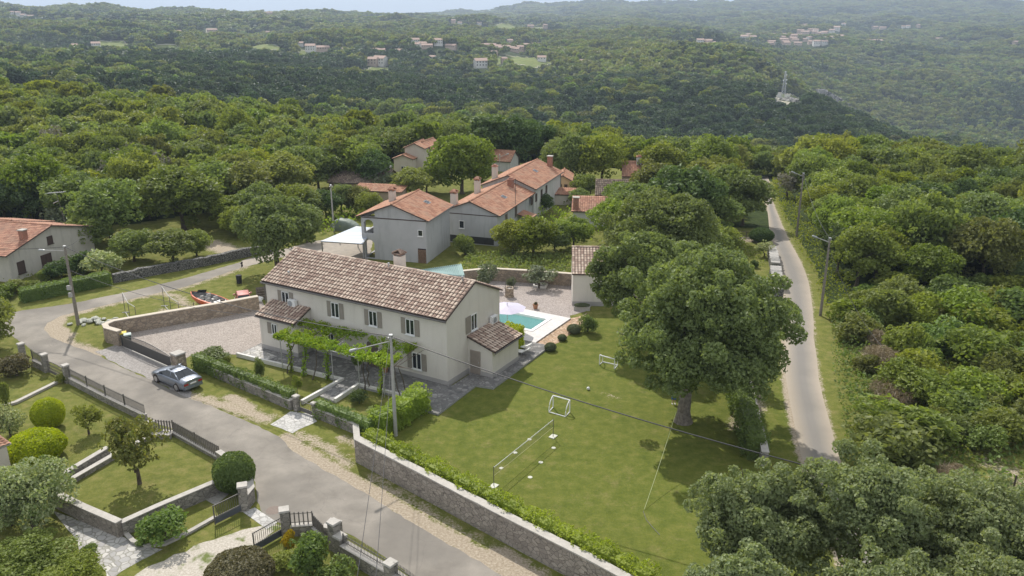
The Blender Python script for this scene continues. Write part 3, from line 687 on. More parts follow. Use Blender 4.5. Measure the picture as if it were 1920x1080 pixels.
bn = N(t, 'ShaderNodeBump', i_Strength=.3, i_Distance=.05); t.links.new(noise(t, coord(t), 3, 3), bn.inputs['Height']); t.links.new(bn.outputs[0], gl.inputs['Normal']); t.links.new(bn.outputs[0], fr.inputs['Normal'])
mb = MB(); pp = [hl(PL0, PW0), hl(PL0, PW1), hl(PL1, PW1), hl(PL1, PW0)]; mb.add([(p.x, p.y, -.02) for p in pp], [(0, 1, 2, 3)])
mb.build('water', [m], pool)
# ------------------------------------------------------------------ garden and boundary walls
W_tan = stone('wall_tan_stone', [(.28, .225, .17), (.58, .48, .37), (.24, .195, .15), (.50, .40, .30), (.38, .30, .23)], (.24, .20, .165), .36, .05)
W_grey = stone('wall_grey_stone', [(.28, .26, .235), (.42, .385, .34), (.22, .205, .185), (.35, .32, .285)], (.15, .14, .125), .32, .032)
W_long = stone('wall_lawn_stone', [(.31, .275, .235), (.46, .41, .355), (.25, .22, .195), (.39, .345, .30)], (.17, .15, .13), .34, .032)
W_dry = stone('wall_dry_stone', [(.24, .235, .225), (.36, .35, .33), (.17, .165, .16), (.30, .29, .275)], (.045, .045, .04), .22, .07, 1.0)
M_cop = simple('coping_stone', (.50, .47, .43), (.36, .34, .31), 3, .9)
M_cops = simple('coping_sand', (.60, .53, .44), (.47, .42, .35), 3, .9)
def offset(pts, d):
    out = []
    for i, p in enumerate(pts):
        t_ = (pts[min(i + 1, len(pts) - 1)] - pts[max(i - 1, 0)]).normalized(); out.append(p + Vector((-t_.y, t_.x, 0)) * d)
    return out
def wall(name, label, px, th, h, mats, z0=-.1, capt=.06, jag=0, capo=.04, group=None, ext=None, cat='wall', step=1.0, mat2=None):
    pts = PX(px)
    mb = MB(); mb.wallpoly(pts, th, z0, h, 0, 1, jag, capo, capt, step)
    return tag(mb.build(name, mats), label, cat, group)
wall('stone_wall', 'long grey-brown rubble wall between the street and the mown lawn', [(672, 864), (900, 988), (1069, 1078), (1200, 1150)], .45, 1.65, [W_long, M_cop], capt=.07, jag=.02)
wall('stone_wall', 'sandy rubble wall with smooth coping round the gravel courtyard, behind the orange boat', [(228, 648), (204, 641), (201, 635), (216, 628), (300, 613), (400, 596), (486, 580)], .42, 1.35, [W_tan, M_cops], capt=.08)
wall('garden_wall', 'low stone wall under the hedge between the silver car and the garden gate', [(383, 696), (450, 726), (549, 768)], .35, .75, [W_grey, M_cop], capt=.05)
wall('garden_wall', 'low stone wall under the hedge right of the garden gate', [(592, 781), (668, 812), (672, 858)], .35, .75, [W_grey, M_cop], capt=.05)
wall('dry_stone_wall', 'dark dry stone wall with ragged top across the street beside the orchard', [(213, 530), (300, 513), (380, 499), (448, 484), (520, 470)], .6, 1.0, [W_dry, W_dry], capt=0, jag=.09, step=.5)
wall('stone_wall', 'tan stone wall closing the pool yard in front of the vegetable plot', [(862, 531), (900, 527), (930, 526), (1000, 530), (1073, 536), (1080, 540)], .4, 1.35, [W_tan, M_cops], capt=.06)
wall('stone_wall', 'stone wall with coping across the upper lawn, shadowed by the big tree', [(1375, 690), (1400, 740), (1425, 845), (1432, 880)], .4, 1.2, [W_grey, M_cop], capt=.07)
wall('dry_stone_wall', 'white topped dry stone wall bordering the lane, its far stretch', [(1446, 476), (1450, 496), (1454, 510)], 1.0, .9, [W_dry, simple('lime_rubble', (.46, .44, .41), (.24, .23, .215), 5)], capt=.1, jag=.16, capo=0, step=.4)
wall('dry_stone_wall', 'white topped dry stone wall bordering the lane, its nearer stretch', [(1452, 516), (1456, 536), (1459, 545)], 1.15, .95, [W_dry, MAT['lime_rubble']], capt=.1, jag=.16, capo=0, step=.4)
wall('dry_stone_wall', 'dark squared end wall beside the lane at the foot of the white topped walls', [(1433, 561), (1465, 559)], .7, 1.1, [W_dry, MAT['lime_rubble']], capt=.05, jag=.03)
wall('garden_wall', 'tall crazy-stone retaining wall along the paved path, lower left garden', [(97, 944), (160, 976), (228, 1006)], .35, .95, [W_long, M_cop], capt=.06)
wall('garden_wall', 'stone retaining wall behind the yellow-green shrub, lower left garden', [(231, 1004), (300, 972), (420, 920)], .32, .85, [W_grey, M_cop], capt=.06)
wall('garden_wall', 'low stone wall edging the upper side of the pale garden steps', [(118, 902), (204, 850)], .3, .45, [W_grey, M_cop], capt=.06)
wall('garden_wall', 'low dark stone wall between the pale garden steps and the square lawn', [(108, 922), (206, 865), (285, 822), (322, 822)], .28, .3, [W_grey, M_cop], capt=.06)
wall('kerb_stone', 'thin concrete kerb curving round the yellow-green shrub towards the iron gate', [(237, 1004), (250, 1018), (275, 1026), (310, 1022), (350, 1003), (405, 972)], .18, .14, [M_cop, M_cop], capt=.03, cat='kerb')
wall('kerb_stone', 'grey kerb crossing the upper left garden lawn', [(-5, 770), (0, 765), (30, 757), (107, 719)], .25, .16, [M_cop, M_cop], capt=.03, cat='kerb')
wall('garden_wall', 'stone wall returning from the gate pillar to the small corner bed, lower edge', [(616, 1018), (633, 1000)], .7, .9, [W_grey, M_cop], capt=.05)
# white edging of the front beds
for nme, lb, px in (('bed_edging', 'white edging wall of the left front bed along the terrace and path', [(445, 668), (497, 681), (642, 716), (566, 758)]), ('bed_edging', 'white edging wall of the right front bed along the terrace and path', [(628, 755), (672, 726), (763, 748)])):
    pts = PX(px); mb = MB(); mb.wallpoly(pts, .22, 0, .34, 0, 0, capt=0, step=2)
    tag(mb.build(nme, [M_kerb]), lb, 'edging')
# ------------------------------------------------------------------ buildings
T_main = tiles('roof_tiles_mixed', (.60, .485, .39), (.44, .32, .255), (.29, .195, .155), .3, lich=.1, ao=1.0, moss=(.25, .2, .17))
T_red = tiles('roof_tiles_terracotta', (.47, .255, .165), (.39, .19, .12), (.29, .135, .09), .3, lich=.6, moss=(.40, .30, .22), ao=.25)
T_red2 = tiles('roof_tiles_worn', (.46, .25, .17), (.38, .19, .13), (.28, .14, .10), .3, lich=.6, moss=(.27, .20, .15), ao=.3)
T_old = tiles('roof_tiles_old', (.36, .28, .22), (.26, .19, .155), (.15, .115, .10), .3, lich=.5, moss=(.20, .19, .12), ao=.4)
PL_main = plaster('plaster_cream', (.68, .635, .575), (.55, .505, .45), .35)
PL_plinth = plaster('plaster_plinth', (.40, .38, .37), (.34, .33, .32))
PL_grey = plaster('plaster_grey', (.45, .455, .465), (.28, .285, .29), .7)
PL_worn = plaster('plaster_worn', (.56, .555, .54), (.27, .27, .265), .9)
PL_left = plaster('plaster_left', (.50, .47, .42), (.27, .255, .23), .8)
PL_pale = plaster('plaster_pale', (.58, .53, .47), (.5, .45, .40))
PL_yel = plaster('plaster_yellow', (.58, .40, .24), (.50, .38, .26))
PL_tan = plaster('plaster_tan', (.40, .32, .25), (.3, .25, .2))
GL = glass(); M_white = simple('paint_white', (.78, .78, .77), (.72, .72, .71), 3, .5, .05)
M_shut = simple('shutter_taupe', (.31, .275, .235), (.27, .24, .205), 3, .6, .1)
M_brown = simple('shutter_brown', (.085, .055, .045), (.06, .04, .035), 3, .6, .1)
M_brick = stone('brick_red', [(.33, .12, .075), (.42, .17, .11), (.27, .10, .07)], (.35, .27, .22), .16, .05, .3, 2.2)
M_trim = simple('fascia_dark', (.10, .075, .065), (.07, .055, .05), 3)
M_gut = simple('gutter_grey', (.20, .19, .18), (.15, .14, .135), 3, .5, .05, metal=.3)
M_metal = simple('metal_grey', (.45, .46, .47), (.36, .37, .38), 4, .45, .05, metal=.6)
def tileslope(mb, e0, e1, r1, r0, m=0, tw=.3, rl=.38, amp=.05, step=.035, seed=0, jag=0.0):
    e0, e1, r1, r0 = map(Vector, (e0, e1, r1, r0)); rs = random.Random(seed)
    nc = max(2, round(((e1 - e0).length + (r1 - r0).length) / 2 / tw)); nr = max(2, round(((r0 - e0).length) / rl))
    nn = (e1 - e0).cross(r0 - e0).normalized()
    if nn.z < 0: nn = -nn
    prof = (0, .62, 1, .62); K = nc * 4 + 1; vs = []; fs = []; uv = []
    for j in range(nr):
        for hi in (0, 1):
            f = (j + hi) / nr
            if hi == 0: f -= .12 / nr
            a = e0.lerp(r0, f); b = e1.lerp(r1, f)
            for i in range(K):
                p = a.lerp(b, i / (K - 1)); jj = rs.uniform(-jag, jag) if i % 4 in (1, 2) else 0
                vs.append(p + nn * (amp * prof[i % 4] + (step if hi == 0 else 0) + jj + .012))
    for j in range(nr):
        o = j * 2 * K
        for i in range(K - 1):
            fs.append((o + i, o + i + 1, o + K + i + 1, o + K + i))
            u0 = i / 4 + .001; u1 = (i + 1) / 4 - .001
            uv.append([(u0, j + .01), (u1, j + .01), (u1, j + .99), (u0, j + .99)])
            if j > 0 or True:
                pass
    mb.add(vs, fs, m, uv)
def slab(mb, e0, e1, r1, r0, th, m):
    e0, e1, r1, r0 = map(Vector, (e0, e1, r1, r0)); d = Vector((0, 0, -th))
    vs = [e0, e1, r1, r0, e0 + d, e1 + d, r1 + d, r0 + d]
    mb.add(vs, [(0, 1, 2, 3), (7, 6, 5, 4), (0, 4, 5, 1), (1, 5, 6, 2), (2, 6, 7, 3), (3, 7, 4, 0)], m)
def ridgecaps(mb, a, b, r=.13, m=0, tw=.4):
    a = Vector(a); b = Vector(b); n = max(2, int((b - a).length / tw)); e1 = (b - a).normalized(); sd_ = Vector((-e1.y, e1.x, 0)).normalized()
    for i in range(n):
        p = a.lerp(b, i / n); q = a.lerp(b, (i + 1.08) / n); vs = []
        for c_, rr in ((p, r * 1.12), (q, r * .9)):
            for k in range(5):
                t = PI * k / 4; vs.append(c_ + sd_ * math.cos(t) * rr + Vector((0, 0, math.sin(t) * rr + .02)))
        fs = [(k, k + 1, k + 6, k + 5) for k in range(4)] + [(0, 1, 2, 3, 4)]
        mb.add(vs, fs, m, [[(i * 3 + .4, 99.2)] * len(f) for f in fs])
class House:
    def __init__(s, name, label, cat, org, ang, L, W, ze, zr, wm, tm, ov=.3, rl=.38, tw=.3, plinth=None, mono=False, ridge=.5, z0=0., trim=None, amp=.05, ovg=.25, group=None, solid=None):
        s.M = frame((org[0], org[1], z0), ang); s.L, s.W, s.ze, s.zr, s.ov, s.ridge, s.mono = L, W, ze, zr, ov, ridge, mono
        s.Mi = s.M.inverted()
        c = s.M @ Vector((L / 2, W / 2, 0)); s.o = thing(name, label, cat, c, group)
        mb = MB(s.M); yr = W * ridge if not mono else W
        if solid is None: solid = W
        if mono:
            pr = [(0, -.2), (W, -.2), (W, zr), (0, ze)]
        else:
            pr = [(0, -.2), (solid, -.2)]
            if solid < W: pr += [(solid, ze + (zr - ze) * (W - solid) / (W - yr))]
            else: pr += [(W, ze)]
            pr += [(yr, zr), (0, ze)]
        n = len(pr)
        vs = [(0, y, z) for y, z in pr] + [(L, y, z) for y, z in pr]
        fs = [tuple(reversed(range(n))), tuple(range(n, 2 * n))] + [(i, (i + 1) % n, (i + 1) % n + n, i + n) for i in range(n)]
        mb.add(vs, fs, 0); s.wall = mb.build('wall', [wm], s.o)
        if plinth:
            mb = MB(s.M); e = .025; hh, pm = plinth
            mb.box(-e, L + e, -e, 0, -.1, hh); mb.box(-e, 0, 0, W, -.1, hh); mb.box(L, L + e, 0, W, -.1, hh); mb.box(-e, L + e, W, W + e, -.1, hh)
            mb.build('plinth', [pm], s.o)
        mb = MB(s.M); g = ovg; sl_ = (zr - ze) / (yr if yr else 1); sb = (zr - ze) / (W - yr) if not mono else 0
        up = .12
        ef = ((-g, -ov, ze - ov * sl_ + up), (L + g, -ov, ze - ov * sl_ + up)); rf = ((-g, yr + (ov if mono else 0), zr + up + (ov * sl_ if mono else 0)), (L + g, yr + (ov if mono else 0), zr + up + (ov * sl_ if mono else 0)))
        slab(mb, ef[0], ef[1], rf[1], rf[0], .11, 1); tileslope(mb, ef[0], ef[1], rf[1], rf[0], 0, tw, rl, amp, step=.035 if amp < .08 else .07, seed=int(L * 10))
        if not mono:
            eb = ((L + g, W + ov, ze - ov * sb + up), (-g, W + ov, ze - ov * sb + up))
            slab(mb, eb[0], eb[1], rf[0], rf[1], .11, 1); tileslope(mb, eb[0], eb[1], rf[0], rf[1], 0, tw, rl, amp, seed=int(L * 11))
            ridgecaps(mb, rf[0], rf[1])
        s.roof = mb.build('roof', [tm, trim or M_trim], s.o)
    def side(s, k, p, z):
        T = Matrix.Translation; R_ = lambda a: Matrix.Rotation(a, 4, 'Z')
        if k == 'f': return s.M @ T((p, 0, z))
        if k == 'b': return s.M @ T((p, s.W, z)) @ R_(PI)
        if k == 'l': return s.M @ T((0, p, z)) @ R_(-PI / 2)
        return s.M @ T((s.L, p, z)) @ R_(PI / 2)
    def hit(s, k, u, v):
        """where pixel (u,v) meets face k: distance along it and height"""
        a, f, d = ray(u, v); o = s.Mi @ Vector((0, 0, CAMH)); q = s.Mi.to_3x3() @ Vector((a, f, -d))
        if k in 'fb': yy = 0 if k == 'f' else s.W; t_ = (yy - o.y) / q.y; p = o + q * t_; return p.x, p.z
        xx = 0 if k == 'l' else s.L; t_ = (xx - o.x) / q.x; p = o + q * t_; return p.y, p.z
    def rz_(s, y):
        yr = s.W * s.ridge if not s.mono else s.W
        return s.zr - (s.zr - s.ze) * ((yr - y) / yr if y <= yr else (y - yr) / max(.01, s.W - yr)) + .14
    def roofhit(s, u, v):
        a, f, d = ray(u, v); o = s.Mi @ Vector((0, 0, CAMH)); q = s.Mi.to_3x3() @ Vector((a, f, -d))
        t_ = 20.
        while t_ < 300:
            p = o + q * t_
            if -.6 < p.y < s.W + .6 and -2 < p.x < s.L + 2 and p.z < s.rz_(p.y): return p
            if p.z < 0: return p
            t_ += .05
        return p
def window(h, k, p, z, w_, ht, frame_m=None, shut=None, two=True, sill=True, left=True, right=True, glassm=None, sw=None, louvre=True):
    """window in face k of house h, centre p, sill height z; parts proud of the plaster"""
    Mx = h.side(k, p, z); fm = frame_m or M_white
    mb = MB(Mx); d = .07; t_ = .06
    mb.box(-w_ / 2, w_ / 2, -d, .02, 0, t_); mb.box(-w_ / 2, w_ / 2, -d, .02, ht - t_, ht)
    mb.box(-w_ / 2, -w_ / 2 + t_, -d, .02, t_, ht - t_); mb.box(w_ / 2 - t_, w_ / 2, -d, .02, t_, ht - t_)
    if two: mb.box(-t_ * .6, t_ * .6, -d, .02, t_, ht - t_)
    if sill: mb.box(-w_ / 2 - .06, w_ / 2 + .06, -d - .08, .02, -.07, -.004)
    fo = mb.build('window', [fm], h.o)
    mb = MB(Mx); mb.box(-w_ / 2 + t_, w_ / 2 - t_, -.03, .0, t_, ht - t_); mb.build('pane', [glassm or GL], fo)
    if shut:
        sw_ = sw or w_ * .52
        for sd_, on in ((-1, left), (1, right)):
            if not on: continue
            mb = MB(Mx); x0 = sd_ * (w_ / 2 + .01); x1 = sd_ * (w_ / 2 + .01 + sw_); a, b_ = min(x0, x1), max(x0, x1)
            mb.box(a, b_, -.055, -.015, -.03, ht + .03)
            n = int(ht / .14)
            if louvre:
                for i in range(n): zz = .05 + i * (ht - .1) / n; mb.box(a + .05, b_ - .05, -.068, -.057, zz, zz + .06)
            mb.build('shutter', [shut], fo)
    return fo
def door(h, k, p, z, w_, ht, m, handle=True):
    Mx = h.side(k, p, z); mb = MB(Mx)
    mb.box(-w_ / 2, w_ / 2, -.06, .02, 0, ht)
    for i in range(int(w_ / .12)): xx = -w_ / 2 + .03 + i * .12; mb.box(xx, xx + .09, -.075, -.062, .05, ht - .05)
    do = mb.build('door', [m], h.o)
    if handle:
        mb = MB(Mx); mb.box(w_ / 2 - .14, w_ / 2 - .09, -.13, -.077, 1.0, 1.12); mb.build('handle', [M_metal], do)
    return do
def chimney(h, x, y, z0, z1, w_=.6, mat=None, cap='tile', wy=None):
    mb = MB(h.M); wy = wy or w_; mb.box(x - w_ / 2, x + w_ / 2, y - wy / 2, y + wy / 2, z0, z1)
    c = mb.build('chimney', [mat or PL_pale], h.o); mb = MB(h.M)
    if cap == 'tile':
        for sx_ in (-1, 1):
            for sy_ in (-1, 1): mb.box(x + sx_ * w_ * .38 - .06, x + sx_ * w_ * .38 + .06, y + sy_ * wy * .38 - .06, y + sy_ * wy * .38 + .06, z1, z1 + .16)
        mb.box(x - w_ * .62, x + w_ * .62, y - wy * .62, y + wy * .62, z1 + .16, z1 + .22)
        q = .58 * w_ + .06; r_ = .58 * wy + .06
        for k in range(4):
            a0 = (x - q, y - r_ + k * r_ * .5, z1 + .22 + (.16 if k > 1 else .05)); mb.tube([(x - q, y - r_ + (k + .5) * r_ / 2, z1 + .24), (x, y - r_ * .25 + (k + .5) * r_ / 8, z1 + .50), (x + q, y - r_ + (k + .5) * r_ / 2, z1 + .24)], .09, 6)
        mb.build('cap', [T_main if mat is None or mat is PL_main else T_red2], c)
    elif cap == 'slab':
        mb.box(x - w_ * .62, x + w_ * .62, y - wy * .62, y + wy * .62, z1 + .001, z1 + .1); mb.build('cap', [M_cop], c)
    else:
        mb.box(x - w_ * .6, x + w_ * .6, y - wy * .6, y + wy * .6, z1 + .001, z1 + .12); mb.box(x - w_ * .3, x + w_ * .3, y - wy * .3, y + wy * .3, z1 + .12, z1 + .3); mb.build('cap', [M_brick], c)
    return c
def chimpx(h, u, v, ht, w_=.6, mat=None, cap='tile'):
    p = h.roofhit(u, v); return chimney(h, p.x, p.y, p.z - .6, p.z + ht, w_, mat, cap)
def skylight(h, u, v):
    p = h.roofhit(u, v); sl_ = (h.zr - h.ze) / (h.W * h.ridge); mb = MB(h.M); e = .3
    z_ = lambda y: h.rz_(y) + .1
    for a, m in ((.42, 0), (.33, 1)):
        vs = [(p.x - a, p.y - a * .8, z_(p.y - a * .8) + m * .02), (p.x + a, p.y - a * .8, z_(p.y - a * .8) + m * .02), (p.x + a, p.y + a * .8, z_(p.y + a * .8) + m * .02), (p.x - a, p.y + a * .8, z_(p.y + a * .8) + m * .02)]
        vs += [(q[0], q[1], q[2] - .12) for q in vs]
        mb.add(vs, [(0, 1, 2, 3), (7, 6, 5, 4), (0, 4, 5, 1), (1, 5, 6, 2), (2, 6, 7, 3), (3, 7, 4, 0)], m)
    mb.build('skylight', [M_metal, GL], h.o)
# ---- the white farmhouse
C1 = hl(HL, 0)
mh = House('farmhouse', 'long two storey cream farmhouse with mixed brown tile roof and taupe shutters', 'house', C1, HA, HL, HW, 5.72, 7.5, PL_main, T_main, amp=.085, rl=.43, tw=.33, ov=.28, ovg=.18, plinth=(.5, PL_plinth))
for u, v in ((536, 560), (629, 581), (700, 600), (769.5, 616)):
    s_, z_ = mh.hit('f', u, v); window(mh, 'f', s_, 3.75, .86, 1.3, shut=M_shut)
s_, z_ = mh.hit('r', 888, 600); window(mh, 'r', s_, 3.55, .86, 1.35, shut=M_shut, right=False, sw=.75)
s_, z_ = mh.hit('f', 701, 690); door(mh, 'f', s_, .17, 1.1, 2.1, simple('door_brown', (.20, .155, .13), (.16, .125, .105), 3))
s_, z_ = mh.hit('f', 783, 700); window(mh, 'f', s_, .9, .9, 1.4, shut=M_shut); window(mh, 'f', 7.2, 1.1, .8, 1.1, shut=M_shut)
chimney(mh, HL - 8.7, 5.7, 6.3, 8.05, .75, PL_main)
mb = MB(mh.M); mb.tube([(-.2, -.36, 5.58), (HL + .2, -.36, 5.58)], .07, 8)
mb.tube([(-.12, -.36, 5.55), (-.08, -.06, 5.2), (-.08, -.06, .1)], .045, 6)
mb.build('gutter', [M_gut], mh.o)
for x in (1.9, 10.8, 18.2):
    mb = MB(mh.M); mb.lathe((x, 3.7 if x > 5 else 1.0, (7.5 if x > 5 else 6.1)), [(.06, 0), (.06, .35), (.11, .36), (.11, .44), (.03, .5)], 8)
    mb.build('vent_pipe', [M_metal], mh.o)
# porch wing left, lean-to right: parts of the house, each with its own walls and roof
def leanto(side_, a0, a1, depth, zt, ze, name):
    """against the front face (side 'f') or the right face (side 'r')"""
    Mx = mh.side(side_, 0, 0)
    mb = MB(Mx); vs = []
    for xx in (a0, a1): vs += [(xx, .0, -.1), (xx, -depth, -.1), (xx, -depth, ze), (xx, .0, zt)]
    mb.add(vs, [(0, 1, 2, 3), (7, 6, 5, 4), (1, 5, 6, 2), (2, 6, 7, 3), (0, 4, 5, 1)])
    wobj = mb.build('lean_to', [PL_main], mh.o)
    mb = MB(Mx); e = .03; mb.box(a0 - e, a1 + e, -depth - e, -depth, -.1, .5); mb.box(a0 - e, a0, -depth, -.03, -.1, .5); mb.box(a1, a1 + e, -depth, -.03, -.1, .5); mb.build('plinth', [PL_plinth], wobj)
    sl_ = (zt - ze) / depth; o_ = .3; mb = MB(Mx)
    e0 = (a0 - .15, -depth - o_, ze - o_ * sl_ + .12); e1 = (a1 + .15, -depth - o_, ze - o_ * sl_ + .12); r0 = (a0 - .15, -.01, zt + .12); r1 = (a1 + .15, -.01, zt + .12)
    slab(mb, e0, e1, r1, r0, .1, 1); tileslope(mb, e0, e1, r1, r0, 0, .33, .42, .085, .07); mb.tube([(a0 - .15, -depth - o_ - .06, ze - o_ * sl_ + .0), (a1 + .15, -depth - o_ - .06, ze - o_ * sl_ + .0)], .055, 6, 2)
    mb.build('roof', [T_main, M_trim, M_gut], wobj); return wobj
w0_, _ = tohl(P(489, 656, 0.)); w1_, wd = tohl(P(562, 672, 0.))
leanto('f', HL - w0_ - .0, HL - w1_, 1.75, 3.95, 3.25, 'wing')
lean_r = leanto('r', 2.95, 7.1, 2.3, 3.2, 2.45, 'shed')
class Face:                                         # a helper so that windows and doors can sit on any face
    def __init__(s, M, o): s.M_ = M; s.o = o
    def side(s, k, p, z): return s.M_ @ Matrix.Translation((p, 0, z))
fw = Face(mh.M @ Matrix.Translation((0, -1.75, 0)), mh.o); window(fw, 'f', HL - w0_ + 1.75, 1.75, .62, .95, shut=M_shut, right=False, sw=.5)
fd = Face(mh.side('r', 2.95, 0) @ Matrix.Rotation(-PI / 2, 4, 'Z'), mh.o)
fd.M_ = mh.M @ Matrix.Translation((HL + 1.15, 2.95, 0)); door(fd, 'f', -.45, .17, .95, 2.0, simple('door_taupe', (.34, .29, .25), (.29, .25, .215), 3))
def ac_unit(Mx, label, st=None):
    t_ = thing('air_conditioner', label, 'air conditioner', Mx.translation, 'air conditioner outdoor units on the farmhouse walls')
    mb = MB(Mx); mb.box(-.42, .42, -.42, -.1, 0, .62); mb.box(-.40, .40, -.44, -.42, .02, .60); mb.build('casing', [M_white], t_)
    mb = MB(Mx); mb.lathe((0, 0, 0), [(.01, 0), (.25, .0), (.25, .02), (.01, .03)], 16)
    mb.v = [Mx @ Vector((q.x - .1, -.445 - q.z, q.y + .31)) for q in [Mx.inverted() @ p for p in mb.v]]
    mb.build('fan_grille', [simple('grille_grey', (.35, .36, .37), (.25, .26, .27), 20) if 'grille_grey' not in MAT else MAT['grille_grey']], t_)
    for bx in (-.3, .26): mb = MB(Mx); mb.box(bx, bx + .04, -.4, 0, -.06, -.002); mb.build('bracket', [M_metal], t_)
s_, z_ = mh.hit('f', 553, 573); ac_unit(mh.side('f', s_, 3.75 + .2), 'white air conditioner unit above the left lean-to roof, beside the first upper window')
s_, z_ = mh.hit('r', 921, 610); ac_unit(mh.side('r', s_, 3.3), 'white air conditioner unit on the gable wall above the right lean-to roof')
# ---- house at the left edge
a_ = P(24, 530, 0.); b_ = P(179, 472, 0.); dv = (b_ - a_); W_ = dv.length; an = math.atan2(dv.y, dv.x)
lh = House('bungalow', 'weathered grey bungalow with faded red roof at the left edge, behind the clipped hedge', 'house', b_, an + PI / 2, 7.0, W_, 3.15, 4.75, PL_left, T_red2, ov=.55, ovg=.35, amp=.035)
for u, v, w_, h_ in ((94.5, 457, .8, .9), (89, 497, 1.5, 1.3), (42, 512, 1.0, 1.35)):
    s_, z_ = lh.hit('l', u, v); window(lh, 'l', s_, z_, w_, h_, frame_m=M_brown, glassm=M_brown, two=(w_ > 1.2), sill=True)
chimpx(lh, 45, 449, 1.05, .62, M_brick, 'slab')
hb = House('bungalow_wing', 'lower tiled wing of the bungalow at the very left edge of the photo', 'house', lh.M @ Vector((7.3, -1.5, 0)), an + PI / 2, 6, W_ * .95, 2.9, 4.4, PL_left, T_red2, ov=.4, amp=.035)
# ---- grey house with arches
A1 = P(681, 484, 0.); B1 = P(801, 494, 0.); dv = A1 - B1; an = math.atan2(dv.y, dv.x) - PI / 2
g1 = House('grey_house', 'grey two storey house with orange roof and arched loggia beside the blue-white carport', 'house', B1, an, 8.0, dv.length, 5.2, 6.7, PL_grey, T_red, ov=.45, ovg=.35, solid=dv.length * .78, amp=.04)
Wg = dv.length; ys = Wg * .78
mb = MB(g1.side('l', 0, 0))                        # front face: local x runs to the viewer's right, so y of the house = -x
def archwall(mb, x0, x1, zb, zt, ops, th=.25, y0=.0):
    """wall strip with arched openings ops=[(a,b,sill,spring,crown)]"""
    xs = sorted(set([x0, x1] + [o[i] for o in ops for i in (0, 1)])); X_ = []
    for a, b in zip(xs[:-1], xs[1:]): X_ += list(np.linspace(a, b, 9))[:-1]
    X_.append(xs[-1])
    for a, b in zip(X_[:-1], X_[1:]):
        m_ = (a + b) / 2; segs = [(zb, zt)]; 
        for o in ops:
            if o[0] < m_ < o[1]:
                rx = (o[1] - o[0]) / 2; c_ = (o[0] + o[1]) / 2; top = o[3] + (o[4] - o[3]) * math.sqrt(max(0, 1 - ((m_ - c_) / rx) ** 2)); new = []
                for s0, s1 in segs:
                    if o[2] > s0: new.append((s0, min(s1, o[2])))
                    if top < s1: new.append((max(s0, top), s1))
                segs = new
        for s0, s1 in segs:
            if s1 - s0 > .01: mb.box(a, b, y0, y0 + th, s0, s1)
archwall(mb, -Wg, -ys - .001, -.1, 5.15, [(-Wg + .35, -ys - .25, .1, 1.75, 2.35), (-Wg + .35, -ys - .25, 3.15, 4.2, 4.8)])
mb.box(-Wg, -ys - .002, .26, 7.9, 2.45, 2.62)
mb.build('loggia', [PL_grey], g1.o)
mb = MB(g1.side('b', 0, 0))
archwall(mb, -8.0, -.26, -.1, 5.15, [(-7.6, -4.6, .1, 1.7, 2.3), (-4.2, -.7, .1, 1.7, 2.3), (-7.6, -4.6, 3.15, 4.2, 4.8), (-4.2, -.7, 3.15, 4.2, 4.8)])
mb.build('loggia', [PL_grey], g1.o)
mb = MB(g1.side('l', 0, 0)); mb.box(-Wg - .01, .01, -.03, -.002, 4.98, 5.1); mb.build('cable_band', [M_trim], g1.o)
mb = MB(g1.side('f', 0, 0)); mb.tube([(-.3, -.5, 5.1), (8.3, -.5, 5.1)], .07, 6); mb.build('gutter', [M_gut], g1.o)
s_, z_ = g1.hit('l', 788.5, 443); window(g1, 'l', s_, z_, .62, .75, two=False)
s_, z_ = g1.hit('l', 792, 492); Mx = g1.side('l', s_, 0)
mb = MB(Mx); mb.box(-.5, .5, -.02, .0, 0, 1.75); wn_ = mb.build('wood_niche', [simple('niche_dark', (.05, .035, .03), (.03, .02, .02))], g1.o)
mb = MB(Mx); rs_ = random.Random(2)
for i in range(9):
    for j in range(13):
        x_, z_ = -.44 + i * .11, .06 + j * .125; mb.tube([(x_, -.021, z_), (x_, -.07 - rs_.random() * .05, z_)], .05, 6)
mb.build('firewood', [simple('firewood', (.36, .24, .16), (.2, .13, .09), 9)], wn_)
chimpx(g1, 736, 377, 1.25, .7, PL_pale, 'tile'); skylight(g1, 801, 380)
# ---- long house behind it, two heights
an2 = rad(71); org2 = P(933, 462, 0.)
g2 = House('grey_house', 'lower grey house with orange roof joined to the right of the arched house', 'house', org2, an2, 14.2, 7.2, 4.0, 5.4, PL_grey, T_red, ov=.4, ovg=.3, amp=.04)
mb = MB(g2.side('l', 0, 0)); mb.box(-7.2, .01, -.03, -.002, 3.75, 3.85); mb.build('cable_band', [M_trim], g2.o)
mb = MB(g2.side('l', 0, 0)); mb.box(-7.2, -.5, -.02, 0, .1, 1.0); mb.build('cellar_opening', [simple('cellar_dark', (.05, .05, .05), (.03, .03, .03))], g2.o)
s_, z_ = g2.hit('l', 866, 428); window(g2, 'l', s_, z_, .7, 1.0, two=False)
for u, v, w_, h_ in ((949, 428, .8, 1.9), (967, 407, .8, 1.8)):
    s_, z_ = g2.hit('f', u, v); window(g2, 'f', s_, z_, w_, h_, frame_m=M_shut, glassm=M_brown, sill=False)
s_, z_ = g2.hit('f', 975, 412)
mb = MB(g2.side('f', s_, 0)); slab(mb, (-1.2, -1.9, 1.9), (1.5, -1.9, 1.9), (1.5, -.01, 2.4), (-1.2, -.01, 2.4), .1, 1); tileslope(mb, (-1.2, -1.9, 1.9), (1.5, -1.9, 1.9), (1.5, -.01, 2.4), (-1.2, -.01, 2.4), 0, amp=.04)
for x_ in (-1.0, 1.3): mb.tube([(x_, -1.7, 0), (x_, -1.7, 1.85)], .06, 6, 1)
mb.build('porch_roof', [T_red, M_trim], g2.o)
